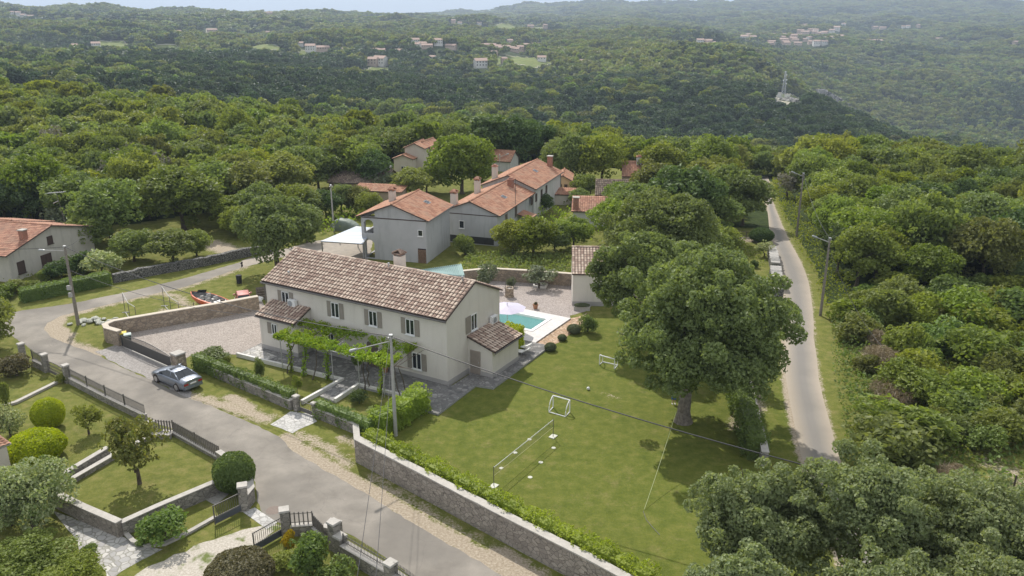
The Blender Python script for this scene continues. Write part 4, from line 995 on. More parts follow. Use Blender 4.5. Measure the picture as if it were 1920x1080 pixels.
g3 = House('long_house', 'taller far end of the long orange roofed house with weathered whitish walls', 'house', g2.M @ Vector((14.25, -.25, 0)), an2, 13.6, 7.7, 4.55, 6.1, PL_worn, T_red, ov=.35, ovg=.3, amp=.04)
for u, v in ((997, 384), (1005, 378), (1015, 370), (1024, 362)):
    s_, z_ = g3.hit('f', u, v); window(g3, 'f', s_, max(1.2, min(z_, 2.9)), .7, 1.15, frame_m=M_brown, glassm=M_brown, two=False, sill=False)
mb = MB(g3.side('f', 0, 0)); mb.tube([(13.4, -.08, 0), (13.4, -.08, 4.5)], .05, 6); mb.tube([(0, -.4, 4.45), (13.8, -.4, 4.45)], .06, 6); mb.build('gutter', [M_gut], g3.o)
chimney(g2, 1.3, 6.3, 4.0, 6.05, .75, PL_pale, 'tile'); chimney(g2, 8.4, 5.9, 4.2, 6.4, .7, PL_pale, 'tile'); chimpx(g2, 957.5, 350, .95, .75, M_brick, 'brick')
chimney(g3, 2.2, 6.6, 4.6, 6.9, .7, PL_pale, 'brick'); chimney(g3, 13.1, 1.6, 5.0, 6.9, .7, M_brick, 'slab'); skylight(g2, 945, 370); skylight(g3, 1004, 321)
# ---- the rest of the hamlet
def small(name, label, u, v, ang, L, W, ze, zr, wm, tm, **k):
    p = P(u, v); p2 = (p.x, p.y); return House(name, label, 'house', p2, rad(ang), L, W, ze, zr, wm, tm, z0=p.z - .05, **k)
f1a = small('cottage', 'front block of the stepped cream cottage behind the weeping-crowned tree', 775, 333, 75, 3.6, 3.6, 3.2, 3.85, PL_pale, T_red, ov=.2, amp=.03)
s_, z_ = f1a.hit('l', 757, 324); window(f1a, 'l', s_, z_, .9, 1.2)
f1b = small('cottage', 'taller rear block of the stepped cream cottage', 797, 330, 75, 4.4, 3.7, 4.9, 5.7, PL_pale, T_red, ov=.2, amp=.03)
f1c = small('cottage', 'small red roofed block right of the stepped cream cottage', 812, 326, 72, 5, 4, 4.2, 5.6, PL_pale, T_red, ov=.2, amp=.03)
f2 = small('outbuilding', 'low old barn with broad faded roof left of the grey house', 618, 364, -8, 9.5, 7, 2.0, 3.5, PL_tan, T_old, ov=.3, amp=.04)
f2b = small('outbuilding', 'tan walled outbuilding with orange tile edge, just behind the grey house', 664, 385, -12, 7.5, 3.0, 2.3, 2.7, PL_tan, T_red, ov=.2, amp=.04, mono=True)
f3 = small('hut', 'small grey walled hut with white chimney among trees, far left of the hamlet', 586, 336, -10, 4.5, 3, 1.9, 2.4, PL_tan, T_old, ov=.2, amp=.03)
chimney(f3, .9, 1.5, 1.8, 3.1, .5, M_white, 'slab')
f4 = small('cottage', 'little cottage with orange hipped roof beyond the long house, beside a street lamp', 972, 316, 160, 5.2, 4.6, 2.1, 3.5, PL_worn, T_red, ov=.3, amp=.03)
f5 = House('garden_shed', 'garden shed with orange tile roof and tall red brick chimney in the vines', 'shed', P(1074, 424, 0.), rad(-6), 6.2, 3.2, 2.1, 3.3, PL_worn, T_red2, ov=.25, amp=.05, mono=True)
chimney(f5, .35, .4, 2.0, 3.9, .75, M_brick, 'slab', wy=.6)
f6 = small('cottage', 'yellow gabled cottage joined to the far end of the long house', 1070, 369, 84, 6, 2.6, 2.6, 3.3, PL_yel, T_red, ov=.2, amp=.03)
for u, v in ((1050, 363), (1060.5, 362)):
    s_, z_ = f6.hit('l', u, v); window(f6, 'l', s_, .9, .5, 1.1, frame_m=M_brown, glassm=M_brown, two=False)
f6b = small('shed', 'low lean-to with orange tiles at the foot of the yellow cottage', 1040, 384, -8, 3.2, 2.0, 1.6, 2.1, PL_pale, T_red, ov=.2, amp=.03, mono=True)
f7 = small('old_barn', 'ruinous low barn with sagging mossy brown tile roof among the gardens', 1118, 382, -7, 6.6, 4.2, 1.5, 3.2, PL_worn, T_old, ov=.25, amp=.09)
f8 = thing('covered_walk', 'long thin rusty roof on posts between the yellow cottage and the old barn', 'shelter', P(1108, 362, 0.))
mb = MB(); a0 = P(1072, 346, 2.2); a1 = P(1146, 352, 2.2); b1_ = a1 + Vector((.2, 2.0, .2)); b0_ = a0 + Vector((.2, 2.0, .2)); slab(mb, a0, a1, b1_, b0_, .1, 0); mb.build('roof', [simple('rusty_sheet', (.24, .13, .095), (.17, .10, .08))], f8)
for k in range(5):
    mb = MB(); q = a0.lerp(a1, (k + .2) / 4.5); mb.tube([(q.x, q.y + .1, -.1), (q.x, q.y + .1, 2.1)], .07, 6); mb.build('post', [M_trim], f8)
f9a = small('house', 'orange roofed house with pale gable among the trees, far end of the hamlet', 1180, 318, -2, 8.6, 5, 2.4, 4.1, PL_pale, T_red, ov=.3, amp=.04)
f9b = small('house', 'small dim walled cottage with pinkish roof and tall grey chimney, far right of the hamlet', 1168, 354, -4, 3.4, 5, 2.2, 4.0, PL_tan, T_red2, ov=.25, amp=.03)
chimney(f9b, 2.6, 2.2, 2.5, 5.0, .8, PL_worn, 'brick'); s_, z_ = f9b.hit('f', 1180, 342); window(f9b, 'f', s_, .9, .9, .7, frame_m=M_brown, glassm=M_brown)
r1 = House('summer_kitchen', 'cream outbuilding with mixed brown tiles right of the pool, half hidden by trees', 'outbuilding', P(1073, 573, 0.), rad(-3), 8.6, 7.0, 3.35, 5.0, PL_main, T_main, ov=.2, ovg=.1, plinth=(.45, PL_plinth))
s_, z_ = 6.0, 1; door(r1, 'f', 5.5, .05, 1.2, 2.1, M_shut)
# green metal roofed shed behind the farmhouse
sh = thing('metal_shed', 'shed with blue-green ribbed metal roof behind the farmhouse ridge', 'shed', P(838, 525, 0.))
q0 = P(790, 521, 2.2); q1 = P(871, 516, 2.2); q3 = P(781, 507, 2.9); q2 = P(865, 495, 2.9)
mb = MB(); slab(mb, q0, q1, q2, q3, .06, 0)
for k in range(24):
    f = (k + .5) / 24; mb.bar(q0.lerp(q1, f) + Vector((0, 0, .004)), q3.lerp(q2, f) + Vector((0, 0, .004)), .07, .06, 0)
mb.build('roof', [simple('roof_green_metal', (.30, .43, .42), (.26, .38, .37), 2, .5, .05, metal=.2)], sh)
mb = MB(); mb.prism([(p.x * .98 + .02 * q2.x, p.y * 1.0) for p in (q0, q1, q2, q3)], -.1, 2.1); mb.build('wall', [PL_worn], sh)
# roof corner at the left edge
rc = thing('tiled_shelter', 'red tiled roof corner of a low outbuilding cut off by the left edge', 'shed', P(-40, 850, 0.))
q0 = P(-120, 880, 2.2); q1 = P(21, 831, 2.2); q2 = P(-6, 812, 2.7); q3 = P(-140, 845, 2.7)
mb = MB(); slab(mb, q0, q1, q2, q3, .1, 1); tileslope(mb, q0, q1, q2, q3, 0, amp=.05, rl=.35); mb.build('roof', [T_red, M_metal], rc)
mb = MB(); mb.prism([(p.x, p.y) for p in (q0.lerp(q1, .05), q0.lerp(q1, .93), q3.lerp(q2, .93), q3.lerp(q2, .05))], -.1, 2.05); mb.build('wall', [PL_pale], rc)
# carport
cp = thing('carport', 'flat pale blue-white carport canopy on thin posts left of the arched grey house', 'carport', P(650, 470, 0.))
q = [P(601, 452, 2.5), P(680, 457, 2.5), P(703, 427, 2.7), P(668, 424, 2.7)]
mt_, t, b = nm('canopy_sheet'); co = coord(t); wv = N(t, 'ShaderNodeTexWave', wave_type='RINGS', i_Scale=.35, i_Distortion=1.0); t.links.new(co, wv.inputs['Vector'])
t.links.new(ramp(t, wv.outputs['Fac'], [(.3, (.40, .45, .54)), (.85, (.56, .56, .56))]), b.inputs['Base Color']); b.inputs['Roughness'].default_value = .35
mb = MB(); slab(mb, q[0], q[1], q[2], q[3], .05, 0); mb.build('canopy', [mt_], cp)
for k in range(4):
    mb = MB(); mb.tube([(q[k].x * .995, q[k].y + (.15 if k < 2 else -.15), -.1), (q[k].x * .995, q[k].y + (.15 if k < 2 else -.15), q[k].z - .06)], .06, 8); mb.build('post', [M_gut], cp)
for a, b2 in ((0, 1), (2, 3)):
    mb = MB(); mb.bar(q[a] + Vector((0, .1 if a == 0 else -.1, -.14)), q[b2] + Vector((0, .1 if a == 0 else -.1, -.14)), .06, .08); mb.build('beam', [M_gut], cp)
# ------------------------------------------------------------------ tree and shrub patterns
def crownmesh(name, *a, core=None, **k):
    v, f = crown(*a, **k)
    if core is not None: v, f = merge([(v, f), core])
    return npmesh(name, v, f, [L_mid])
PROT = {}
for i in range(5):
    PROT['broad', i] = (crownmesh('broad_crown', 4, 3.6, 4.7, 34 + i * 5, 7600, .22, 10 + i, lobe=.30, drop=.6), trunkmb(3.2, .22, i, 5, 2.4, 5.2), 4., 8.4)
for i in range(2):
    PROT['tall', i] = (crownmesh('tall_crown', 2.6, 4.3, 5.6, 30, 3600, .27, 30 + i, lobe=.36), trunkmb(4, .2, 20 + i, 5, 1.4, 7), 2.6, 9.9)
for i in range(4):
    PROT['shrub', i] = (crownmesh('shrub_crown', 1.0, .78, .82, 12 + 3 * i, 2300, .085, 40 + i, lobe=.42, drop=.6), trunkmb(.5, .05, 30 + i, 4, .5, .9), 1., 1.65)
for i in range(2):
    PROT['sparse', i] = (crownmesh('sparse_crown', 1.0, .9, 1.25, 20, 1500, .075, 50 + i, lobe=.26, drop=.5), trunkmb(.8, .05, 40 + i, 5, .55, 1.5), 1., 2.1)
rs = np.random.RandomState(9)
def ballmesh(n, ls, seed, zc=1., rz=1., zmin=-.85):
    rs = np.random.RandomState(seed); d = sphpts(n, rs); d = d[d[:, 2] > zmin]
    b = 1 + .05 * np.sin(d[:, 0] * 7 + seed) * np.sin(d[:, 1] * 6) + .04 * rs.rand(len(d))
    return merge([leafcloud(d * b[:, None] * np.array([1, 1, rz]) + np.array([0, 0, zc]), d, ls, rs, flat=.35), quadsphere((0, 0, zc), .93, .93, .93 * rz, 14)])
v, f = ballmesh(5200, .055, 5); PROT['ball', 0] = (npmesh('ball_crown', v, f, [L_mid]), trunkmb(.6, .07, 50, 3, .3, .8), 1., 2.)
v, f = ballmesh(5200, .055, 6, .55, .62, -.5); PROT['dome', 0] = (npmesh('dome_crown', v, f, [L_mid]), trunkmb(.4, .06, 51, 4, .4, .6), 1., 1.2)
PROT['bigshrub', 0] = (crownmesh('shrub_crown', 1.0, .85, .95, 30, 9000, .042, 61, lobe=.32, drop=.6), trunkmb(.6, .06, 33, 5, .5, 1.0), 1., 1.85)
PROT['bigshrub', 1] = (crownmesh('shrub_crown', 1.0, .8, .9, 26, 9000, .042, 62, lobe=.34, drop=.6), trunkmb(.6, .06, 34, 5, .5, 1.0), 1., 1.75)
def meshof(mb, name, mat):
    me = bpy.data.meshes.new(name); me.from_pydata([tuple(p) for p in mb.v], [], mb.f); me.materials.append(mat); me.update(); return me
for k in list(PROT):
    c, tm_, rx, h = PROT[k]; PROT[k] = (c, meshof(tm_, 'trunk', M_bark), rx, h)
NT = 0
def plant(name, label, cat, p, rx, h, kind=('broad', 0), mat=None, group=None, rz=None, ry=None, crownname='crown', trunkname='trunk'):
    """a tree or shrub: an Empty at its foot with trunk and crown"""
    global NT; NT += 1
    c, tm_, r0, h0 = PROT[kind]; z = Hz(p[0], p[1]) if math.hypot(p[0], p[1]) > 105 else 0
    o = thing(name, label, cat, (p[0], p[1], z), group, rz if rz is not None else (NT * 2.399) % 6.28)
    o.scale = (rx / r0, (ry or rx) / r0, h / h0)
    a = bpy.data.objects.new(crownname, c); link(a, o)
    if mat is not None: a.material_slots[0].link = 'OBJECT'; a.material_slots[0].material = mat
    b = bpy.data.objects.new(trunkname, tm_); link(b, o)
    return o
def at(u, v): return P(u, v)
L_blos = leaf('leaf_blossom', (.12, .19, .04), (.46, .50, .30), .4, .1)
# ---- the trees that can be told apart
v, f = crown(6.8, 5.6, 7.35, 108, 92000, .135, 77, lobe=.168, drop=.45, inner=.25); v[:, 0] += 1.15
oak = thing('oak_tree', 'huge spreading dark green tree with thick pale trunk on the mown lawn', 'tree', P(1281, 790, 0.))
me = npmesh('crown', v, f, [L_oak]); a = bpy.data.objects.new('crown', me); link(a, oak)
mbt = MB(); rr_ = random.Random(8)
mbt.tube([(0, 0, -.2), (0, 0, .15), (.0, .05, .8), (.05, .1, 2.0), (.1, .2, 3.4)], [.85, .6, .46, .42, .40], 12)
for k in range(9):
    a_ = k * .7 + .2; e = Vector((math.cos(a_) * rr_.uniform(3, 5.4), math.sin(a_) * rr_.uniform(3, 5.4), rr_.uniform(6, 9.5))); s0 = Vector((.08, .15, rr_.uniform(2.3, 3.4)))
    mid = s0.lerp(e, .5) + Vector((0, 0, .9)); mbt.tube([s0, mid, e], [.26, .17, .05], 7, cap=False)
    for q in range(3):
        e2 = mid + Vector((rr_.uniform(-2, 2), rr_.uniform(-2, 2), rr_.uniform(.5, 2.5))); mbt.tube([mid, e2], [.09, .03], 5, cap=False)
a = bpy.data.objects.new('trunk', meshof(mbt, 'trunk', M_barkp)); link(a, oak)
def custom(name, label, p, rx, rz, zc, nl, nleaf, ls, seed, mat, lobe=.3, tr=.3, **k):
    v, f = crown(rx, rz, zc, nl, nleaf, ls, seed, lobe=lobe, **k)
    o = thing(name, label, 'tree', (p[0], p[1], 0)); a = bpy.data.objects.new('crown', npmesh('crown', v, f, [mat])); link(a, o)
    b = bpy.data.objects.new('trunk', meshof(trunkmb(zc * .75, tr, seed, 6, rx * .6, zc + rz * .4), 'trunk', M_bark)); link(b, o); return o
custom('oak_tree', 'broad green tree standing behind the cream outbuilding, above the huge lawn tree', P(1232, 545, 0.), 6.2, 4.4, 6.2, 60, 44000, .175, 21, L_oak, .25, .4)
custom('oak_tree', 'green tree with slim dark trunk between the huge lawn tree and the pool paving', P(1192, 648, 0.), 4.2, 4.3, 6.0, 50, 38000, .14, 24, L_oak, .25, .28)
custom('walnut_tree', 'dense dark walnut tree beside the street bend, left of the farmhouse ridge', P(522, 512, 0.), 4.9, 3.7, 5.2, 44, 26000, .17, 22, L_oak, .27)
custom('willow_tree', 'light green round tree with drooping branches behind the long orange roof', P(866, 363, 0.), 5.6, 4.2, 5.2, 40, 17000, .24, 23, L_lite, .3, drop=.6)
ash = [(1385, 11.2, 31.8, 3.0, 2.6, 5.6, 61), (1, 9.6, 27.6, 2.6, 2.3, 4.3, 62), (2, 15.6, 31.5, 3.1, 2.9, 5.9, 63), (3, 20.2, 31.4, 3.3, 2.7, 5.0, 64), (4, 14.8, 26.2, 3.0, 2.4, 4.6, 65), (5, 19.0, 26.8, 3.0, 2.5, 4.4, 66), (6, 24.6, 29.6, 2.8, 2.3, 4.2, 67)]
ash = [(a, b, c, d * 1.06, e * 1.12, f + .75, g) for a, b, c, d, e, f, g in ash]
lab = ['grey-green tree at the lower right, leftmost of the foreground clump with thin shoots on top', 'grey-green tree cut by the bottom edge, below the leftmost foreground tree', 'tallest grey-green tree of the foreground clump, hiding the lower lane', 'grey-green tree of the foreground clump standing over the bramble bank', 'grey-green tree at the bottom edge where the lane shows through its gaps', 'grey-green tree at the bottom edge below the bramble bank', 'olive-green tree in the bottom right corner beside the wooden fence posts']
for (k_, x_, y_, rx, rz, zc, sd_), lb in zip(ash, lab):
    custom('ash_tree', lb, (x_, y_), rx * 1.06, rz, zc, 72, 42000, .085, sd_, L_ash if sd_ != 67 else L_mid, .185, .2, drop=.5, inner=.2)
plant('tree', 'very dark round tree right of the cottages, beyond the old barn', 'tree', P(1280, 445), 5.2, 9.3, ('broad', 1), L_dark)
plant('tree', 'bright lime green tall tree beyond the covered walk', 'tree', P(1128, 347), 4.3, 9.0, ('broad', 2), L_lite)
plant('tree', 'dull green tall tree left of the lime green tree, beyond the yellow cottage', 'tree', P(1070, 342), 3.5, 8.2, ('broad', 3), L_oak)
plant('dark_tree', 'dark pointed tree behind the light green drooping tree', 'tree', P(918, 312), 4.2, 10.5, ('tall', 0), L_dark)
plant('tree', 'dark broad tree right of the dark pointed tree at the wood edge', 'tree', P(972, 312), 4.6, 10, ('broad', 4), L_dark)
plant('tree', 'dark lower tree at the wood edge above the long roof chimney', 'tree', P(1015, 308), 4.0, 8, ('broad', 0), L_dark)
plant('tree', 'dark green tree just above the orange roofed far right house', 'tree', P(1205, 300), 5.0, 7.2, ('broad', 1), L_dark)
plant('tree', 'large pale green rounded tree at the skyline left of the lane end', 'tree', P(1300, 312), 5.8, 10.0, ('broad', 2), L_mid)
plant('fruit_tree', 'small leaning fruit tree in front of the lower grey house', 'tree', P(1000, 478, 0.), 3.0, 4.6, ('broad', 3), L_mid)
plant('fruit_tree', 'leafy fruit tree left of the leaning fruit tree by the grey cellar', 'tree', P(962, 474, 0.), 2.6, 4.3, ('broad', 4), L_mid)
plant('tree', 'light leafed tree overhanging the left side of the lane near its far end', 'tree', P(1392, 424), 3.8, 7.4, ('broad', 0), L_oak)
plant('tree', 'mid green tree left of the lane beyond the vegetable bed', 'tree', P(1360, 418), 4.2, 8.0, ('broad', 3), L_mid)
plant('tree', 'light green lane-side tree behind the overhanging one', 'tree', P(1352, 374), 4.0, 7.2, ('broad', 2), L_mid)
plant('tree', 'broad tree standing alone in the orchard meadow, pale green', 'tree', P(345, 432), 5.4, 8.6, ('broad', 1), L_mid)
plant('tree', 'tree with dull green crown and straight trunk left of the orchard', 'tree', P(210, 452), 4.6, 8.4, ('broad', 2), L_oak)
plant('tree', 'fresh green tree behind the pale orchard tree, nearer the wood', 'tree', P(410, 400), 4.8, 8.0, ('broad', 4), L_mid)
for u, v, rx, h, lb in ((252, 490, 2.7, 4.0, 'low spreading fruit tree, left one behind the dry stone wall'), (326, 494, 3.0, 4.0, 'low spreading fruit tree, middle one behind the dry stone wall'), (369, 480, 1.9, 3.4, 'small fruit tree, right one behind the dry stone wall')):
    plant('fruit_tree', lb, 'tree', P(u, v, 0.), rx, h, ('broad', int(rx * 10) % 5), L_mid)
plant('tree', 'feathery tree cut off by the left edge above the reddish bush', 'tree', P(-12, 655, 0.), 2.5, 4.8, ('broad', 3), L_mid)
for u, v, rx, h, kd, mt_, nme, lb in (
    (32, 704, 1.35, 1.9, ('shrub', 1), L_red, 'shrub', 'dense dome bush with reddish top inside the upper left garden'),
    (12, 765, .45, 2.0, ('shrub', 0), L_mid, 'shrub', 'slim upright young shrub at the left edge of the garden lawn'),
    (20, 818, 1.0, 2.2, ('shrub', 2), L_var, 'shrub', 'white and green variegated shrub at the left edge'),
    (94, 801, 1.06, 2.15, ('ball', 0), L_yel, 'topiary_ball', 'tall clipped yellow-green ball bush on the garden lawn'),
    (72, 860, 1.72, 1.95, ('dome', 0), L_yel, 'topiary_ball', 'wide bright yellow clipped bush, lower of the two yellow ones'),
    (167, 814, 1.15, 2.2, ('sparse', 0), L_mid, 'shrub', 'loose open green shrub right of the yellow clipped ball'),
    (121, 716, .55, .75, ('shrub', 3), L_lite, 'shrub', 'small yellow-green shrub at the foot of the iron gate pillar'),
    (443, 918, 1.22, 2.45, ('ball', 0), L_hedge, 'topiary_ball', 'dark glossy clipped ball bush at the street corner wall'),
    (262, 907, 1.95, 4.6, ('sparse', 1), L_magn, 'magnolia_tree', 'olive-brown leafed young magnolia on the square lawn'),
    (66, 992, 2.35, 4.3, ('bigshrub', 1), L_blos, 'flowering_tree', 'pale blossoming tree over the path at the lower left'),
    (20, 985, 1.7, 3.4, ('bigshrub', 0), L_blos, 'flowering_tree', 'second pale blossoming tree, right against the left edge'),
    (55, 1082, 2.3, 2.0, ('bigshrub', 0), L_lite, 'shrub', 'wide yellow-green shrub in the bottom left corner'),
    (140, 1105, 1.6, 1.6, ('bigshrub', 1), L_lite, 'shrub', 'yellow-green shrub at the bottom edge beside the crazy paving'),
    (312, 1014, 1.35, 1.75, ('shrub', 3), L_hedge, 'shrub', 'glossy yellow-green shrub in front of the square lawn retaining wall'),
    (266, 1022, .35, .4, ('shrub', 1), L_hedge, 'shrub', 'tiny plant at the wall corner beside the crazy paving'),
    (452, 1092, 1.65, 1.55, ('dome', 0), L_red, 'shrub', 'dark purple-green mounded bush at the bottom edge by the gravel drive'),
    (578, 1076, 1.25, 2.2, ('shrub', 0), L_hedge, 'shrub', 'tall green shrub behind the low railing, left of the stone pillar'),
    (542, 1030, .42, 1.1, ('shrub', 2), leaf('leaf_gold', (.30, .22, .01), (.42, .34, .02), .4, .2), 'shrub', 'small golden shrub by the open iron gate leaf'),
    (540, 1062, .8, .8, ('shrub', 3), L_mid, 'shrub', 'low green shrub at the foot of the tall green shrub'),
    (632, 1100, 1.0, 1.5, ('shrub', 1), L_hedge, 'shrub', 'light spiky shrub at the bottom edge under the railed wall'),
    (404, 676, 1.25, .95, ('shrub', 2), L_oak, 'shrub', 'low dark spreading bush at the courtyard corner'),
    (424, 682, .4, .6, ('shrub', 0), L_lite, 'shrub', 'small bright green plant beside the low dark bush'),
    (487, 708, .42, 1.7, ('shrub', 1), L_oak, 'shrub', 'slender upright shrub on the left front bed'),
    (558, 738, .42, 1.5, ('sparse', 0), L_mid, 'young_tree', 'small leafy sapling in the middle of the left front bed'),
    (674, 756, .62, 1.05, ('shrub', 3), L_dark, 'shrub', 'round dark bush on the right front bed'),
    (694, 782, .35, .9, ('sparse', 1), L_var, 'shrub', 'small white flowering shrub on the right front bed'),
    (1076, 624, .62, .8, ('dome', 0), L_grey, 'lavender_bush', 'largest grey-green lavender bush of the three by the pink paving'),
    (1054, 638, .40, .55, ('dome', 0), L_grey, 'lavender_bush', 'smallest grey-green lavender bush, middle of the three by the pink paving'),
    (1032, 657, .50, .7, ('dome', 0), L_grey, 'lavender_bush', 'grey-green lavender bush nearest the house, last of the three'),
    (1102, 622, .9, 1.6, ('shrub', 2), L_oak, 'shrub', 'green bush at the end of the pink paving under the outer tree branches'),
    (913, 541, 1.6, 2.6, ('sparse', 0), L_grey, 'olive_tree', 'grey-green olive tree against the tan wall, left one'),
    (1011, 540, 1.9, 2.3, ('sparse', 1), L_grey, 'olive_tree', 'thin pale olive tree against the tan wall, right one'),
    (958, 537, .55, 1.0, ('shrub', 1), L_grey, 'shrub', 'small shrub on the gravel behind the stone well'),
    (86, 524, .95, 1.1, ('shrub', 0), L_lite, 'shrub', 'yellow-green bush below the bungalow window'),
    (116, 520, 1.6, 2.1, ('shrub', 1), L_dark, 'shrub', 'dark bush by the bungalow gable behind the wooden pole'),
    (150, 512, 1.7, 2.4, ('shrub', 2), L_dark, 'shrub', 'large dark shrub between the pole and the pale oleander'),
    (192, 514, 1.9, 2.6, ('shrub', 3), L_var, 'oleander', 'pale leaved oleander right of the bungalow'),
    (30, 548, 1.2, 1.3, ('shrub', 3), L_mid, 'shrub', 'green bush at the left end of the clipped hedge'),
    (6, 560, 1.5, 1.4, ('shrub', 2), L_mid, 'shrub', 'green bush at the left photo edge before the bungalow'),
    (60, 540, .8, .8, ('shrub', 2), L_lite, 'shrub', 'low yellow-green plant under the first bungalow window'),
    (112, 440, 2.6, 3.6, ('shrub', 0), L_grey, 'olive_tree', 'grey olive tree behind the bungalow roof'),
    (872, 478, 1.3, 2.6, ('shrub', 1), L_oak, 'shrub', 'dark climbing bush at the corner of the grey houses'),
    (655, 345, 2.5, 3.0, ('shrub', 3), L_mid, 'shrub', 'round bush behind the low barn'),
    (722, 366, 2.2, 3.4, ('shrub', 2), L_grey, 'olive_tree', 'silver-grey tree between the low barn and the grey house'),
    (1427, 453, 1.45, 1.8, ('dome', 0), L_dark, 'topiary_ball', 'dark rounded bush beside the lane and the brown bed'),
    (1433, 482, 1.2, 2.0, ('sparse', 0), L_var, 'shrub', 'white blossoming shrub at the end of the lane wall'),
    (1415, 502, .5, .9, ('shrub', 1), L_dark, 'shrub', 'single small dark bush on the grass inside the lane wall'),
    (1395, 722, 1.6, 3.6, ('shrub', 1), L_oak, 'shrub', 'dark bush at the head of the lawn end wall'),
    ):
    plant(nme, lb, 'tree' if 'tree' in nme and 'olive' not in nme else ('bush' if 'tree' not in nme else 'tree'), P(u, v), rx, h, kd, mt_)
L_hedgeL = leaf('leaf_hedge_bright', (.20, .29, .03), (.33, .41, .06), .5, .2)

for u, v, rx, h, lb in ((235, 372, 3.6, 7.4, 'largest half-bare grey tree at the edge of the left wood'), (298, 366, 3.0, 7.0, 'half-bare grey tree right of the largest grey one, left wood'), (112, 322, 3.4, 8.0, 'grey leafless crown deep in the left wood'), (262, 352, 2.6, 7.2, 'slim grey-brown tree between the two half-bare ones, left wood'), (1475, 372, 2.6, 4.2, 'grey-brown bush beside the far end of the lane')):
    plant('bare_tree', lb, 'tree', P(u, v), rx, h, ('sparse', int(rx * 10) % 2), L_greybr)
# ---- trees packed round the hamlet
rs = np.random.RandomState(77)
HT = [(540, 385, 4.2, 8, 1, 0), (566, 368, 4.4, 8.4, 2, 1), (598, 360, 4.0, 7.6, 0, 0), (632, 350, 4.6, 8.6, 3, 2), (672, 352, 4.4, 8.4, 4, 2), (702, 360, 3.2, 6.8, 1, 3), (548, 420, 3.4, 5.8, 2, 0), (582, 418, 2.6, 4.4, 3, 1), (612, 412, 2.4, 4.2, 1, 3), (641, 402, 2.4, 4.4, 0, 1), (668, 400, 2.3, 4.3, 4, 0), (690, 408, 2.0, 3.8, 2, 2), (575, 455, 2.2, 3.6, 0, 1), (772, 376, 3.2, 5.0, 1, 0), (800, 362, 2.6, 4.4, 2, 0), (905, 340, 2.4, 3.4, 3, 0), (1046, 334, 3.4, 7.4, 2, 1), (1098, 372, 2.4, 3.8, 0, 0), (1085, 388, 1.8, 2.8, 1, 1), (1160, 392, 2.6, 4.0, 3, 0), (1190, 425, 4.0, 6.4, 4, 1), (1225, 392, 4.2, 7.2, 0, 0), (1238, 350, 4.4, 7.6, 1, 0), (1262, 335, 4.4, 8.0, 2, 1), (1330, 348, 4.6, 8.4, 3, 0), (1318, 392, 4.2, 7.8, 4, 0), (1330, 452, 3.8, 6.4, 0, 1), (1258, 482, 4.2, 7.2, 1, 0), (1345, 500, 3.0, 5.2, 2, 0), (1312, 530, 3.4, 6.4, 3, 1), (1150, 455, 3.4, 5.6, 1, 0), (1040, 470, 2.2, 3.4, 2, 1), (1075, 466, 2.6, 4.2, 4, 0), (1368, 332, 3.0, 5.5, 4, 0), (1350, 320, 4.2, 7.6, 2, 0), (1015, 400, 2.0, 3.0, 1, 3), (470, 400, 4.2, 7.6, 3, 0), (430, 430, 3.0, 4.8, 0, 0), (455, 445, 2.6, 4.4, 2, 2), (490, 430, 3.4, 6.2, 1, 1), (165, 470, 2.8, 4.6, 2, 0), (60, 420, 4.4, 7.6, 1, 3), (150, 428, 4.4, 7.8, 4, 1), (10, 415, 4.2, 7.8, 3, 1)]
for u, v, rx, h, i, m_ in HT:
    nm_ = ['mid green', 'dull green', 'light green', 'dark green'][m_]
    plant('garden_tree', nm_ + ' leafy tree among the gardens and houses of the hamlet', 'tree', P(u, v), rx, h, ('broad', i), [L_mid, L_oak, L_lite, L_dark][m_], nm_ + ' trees between the hamlet houses')
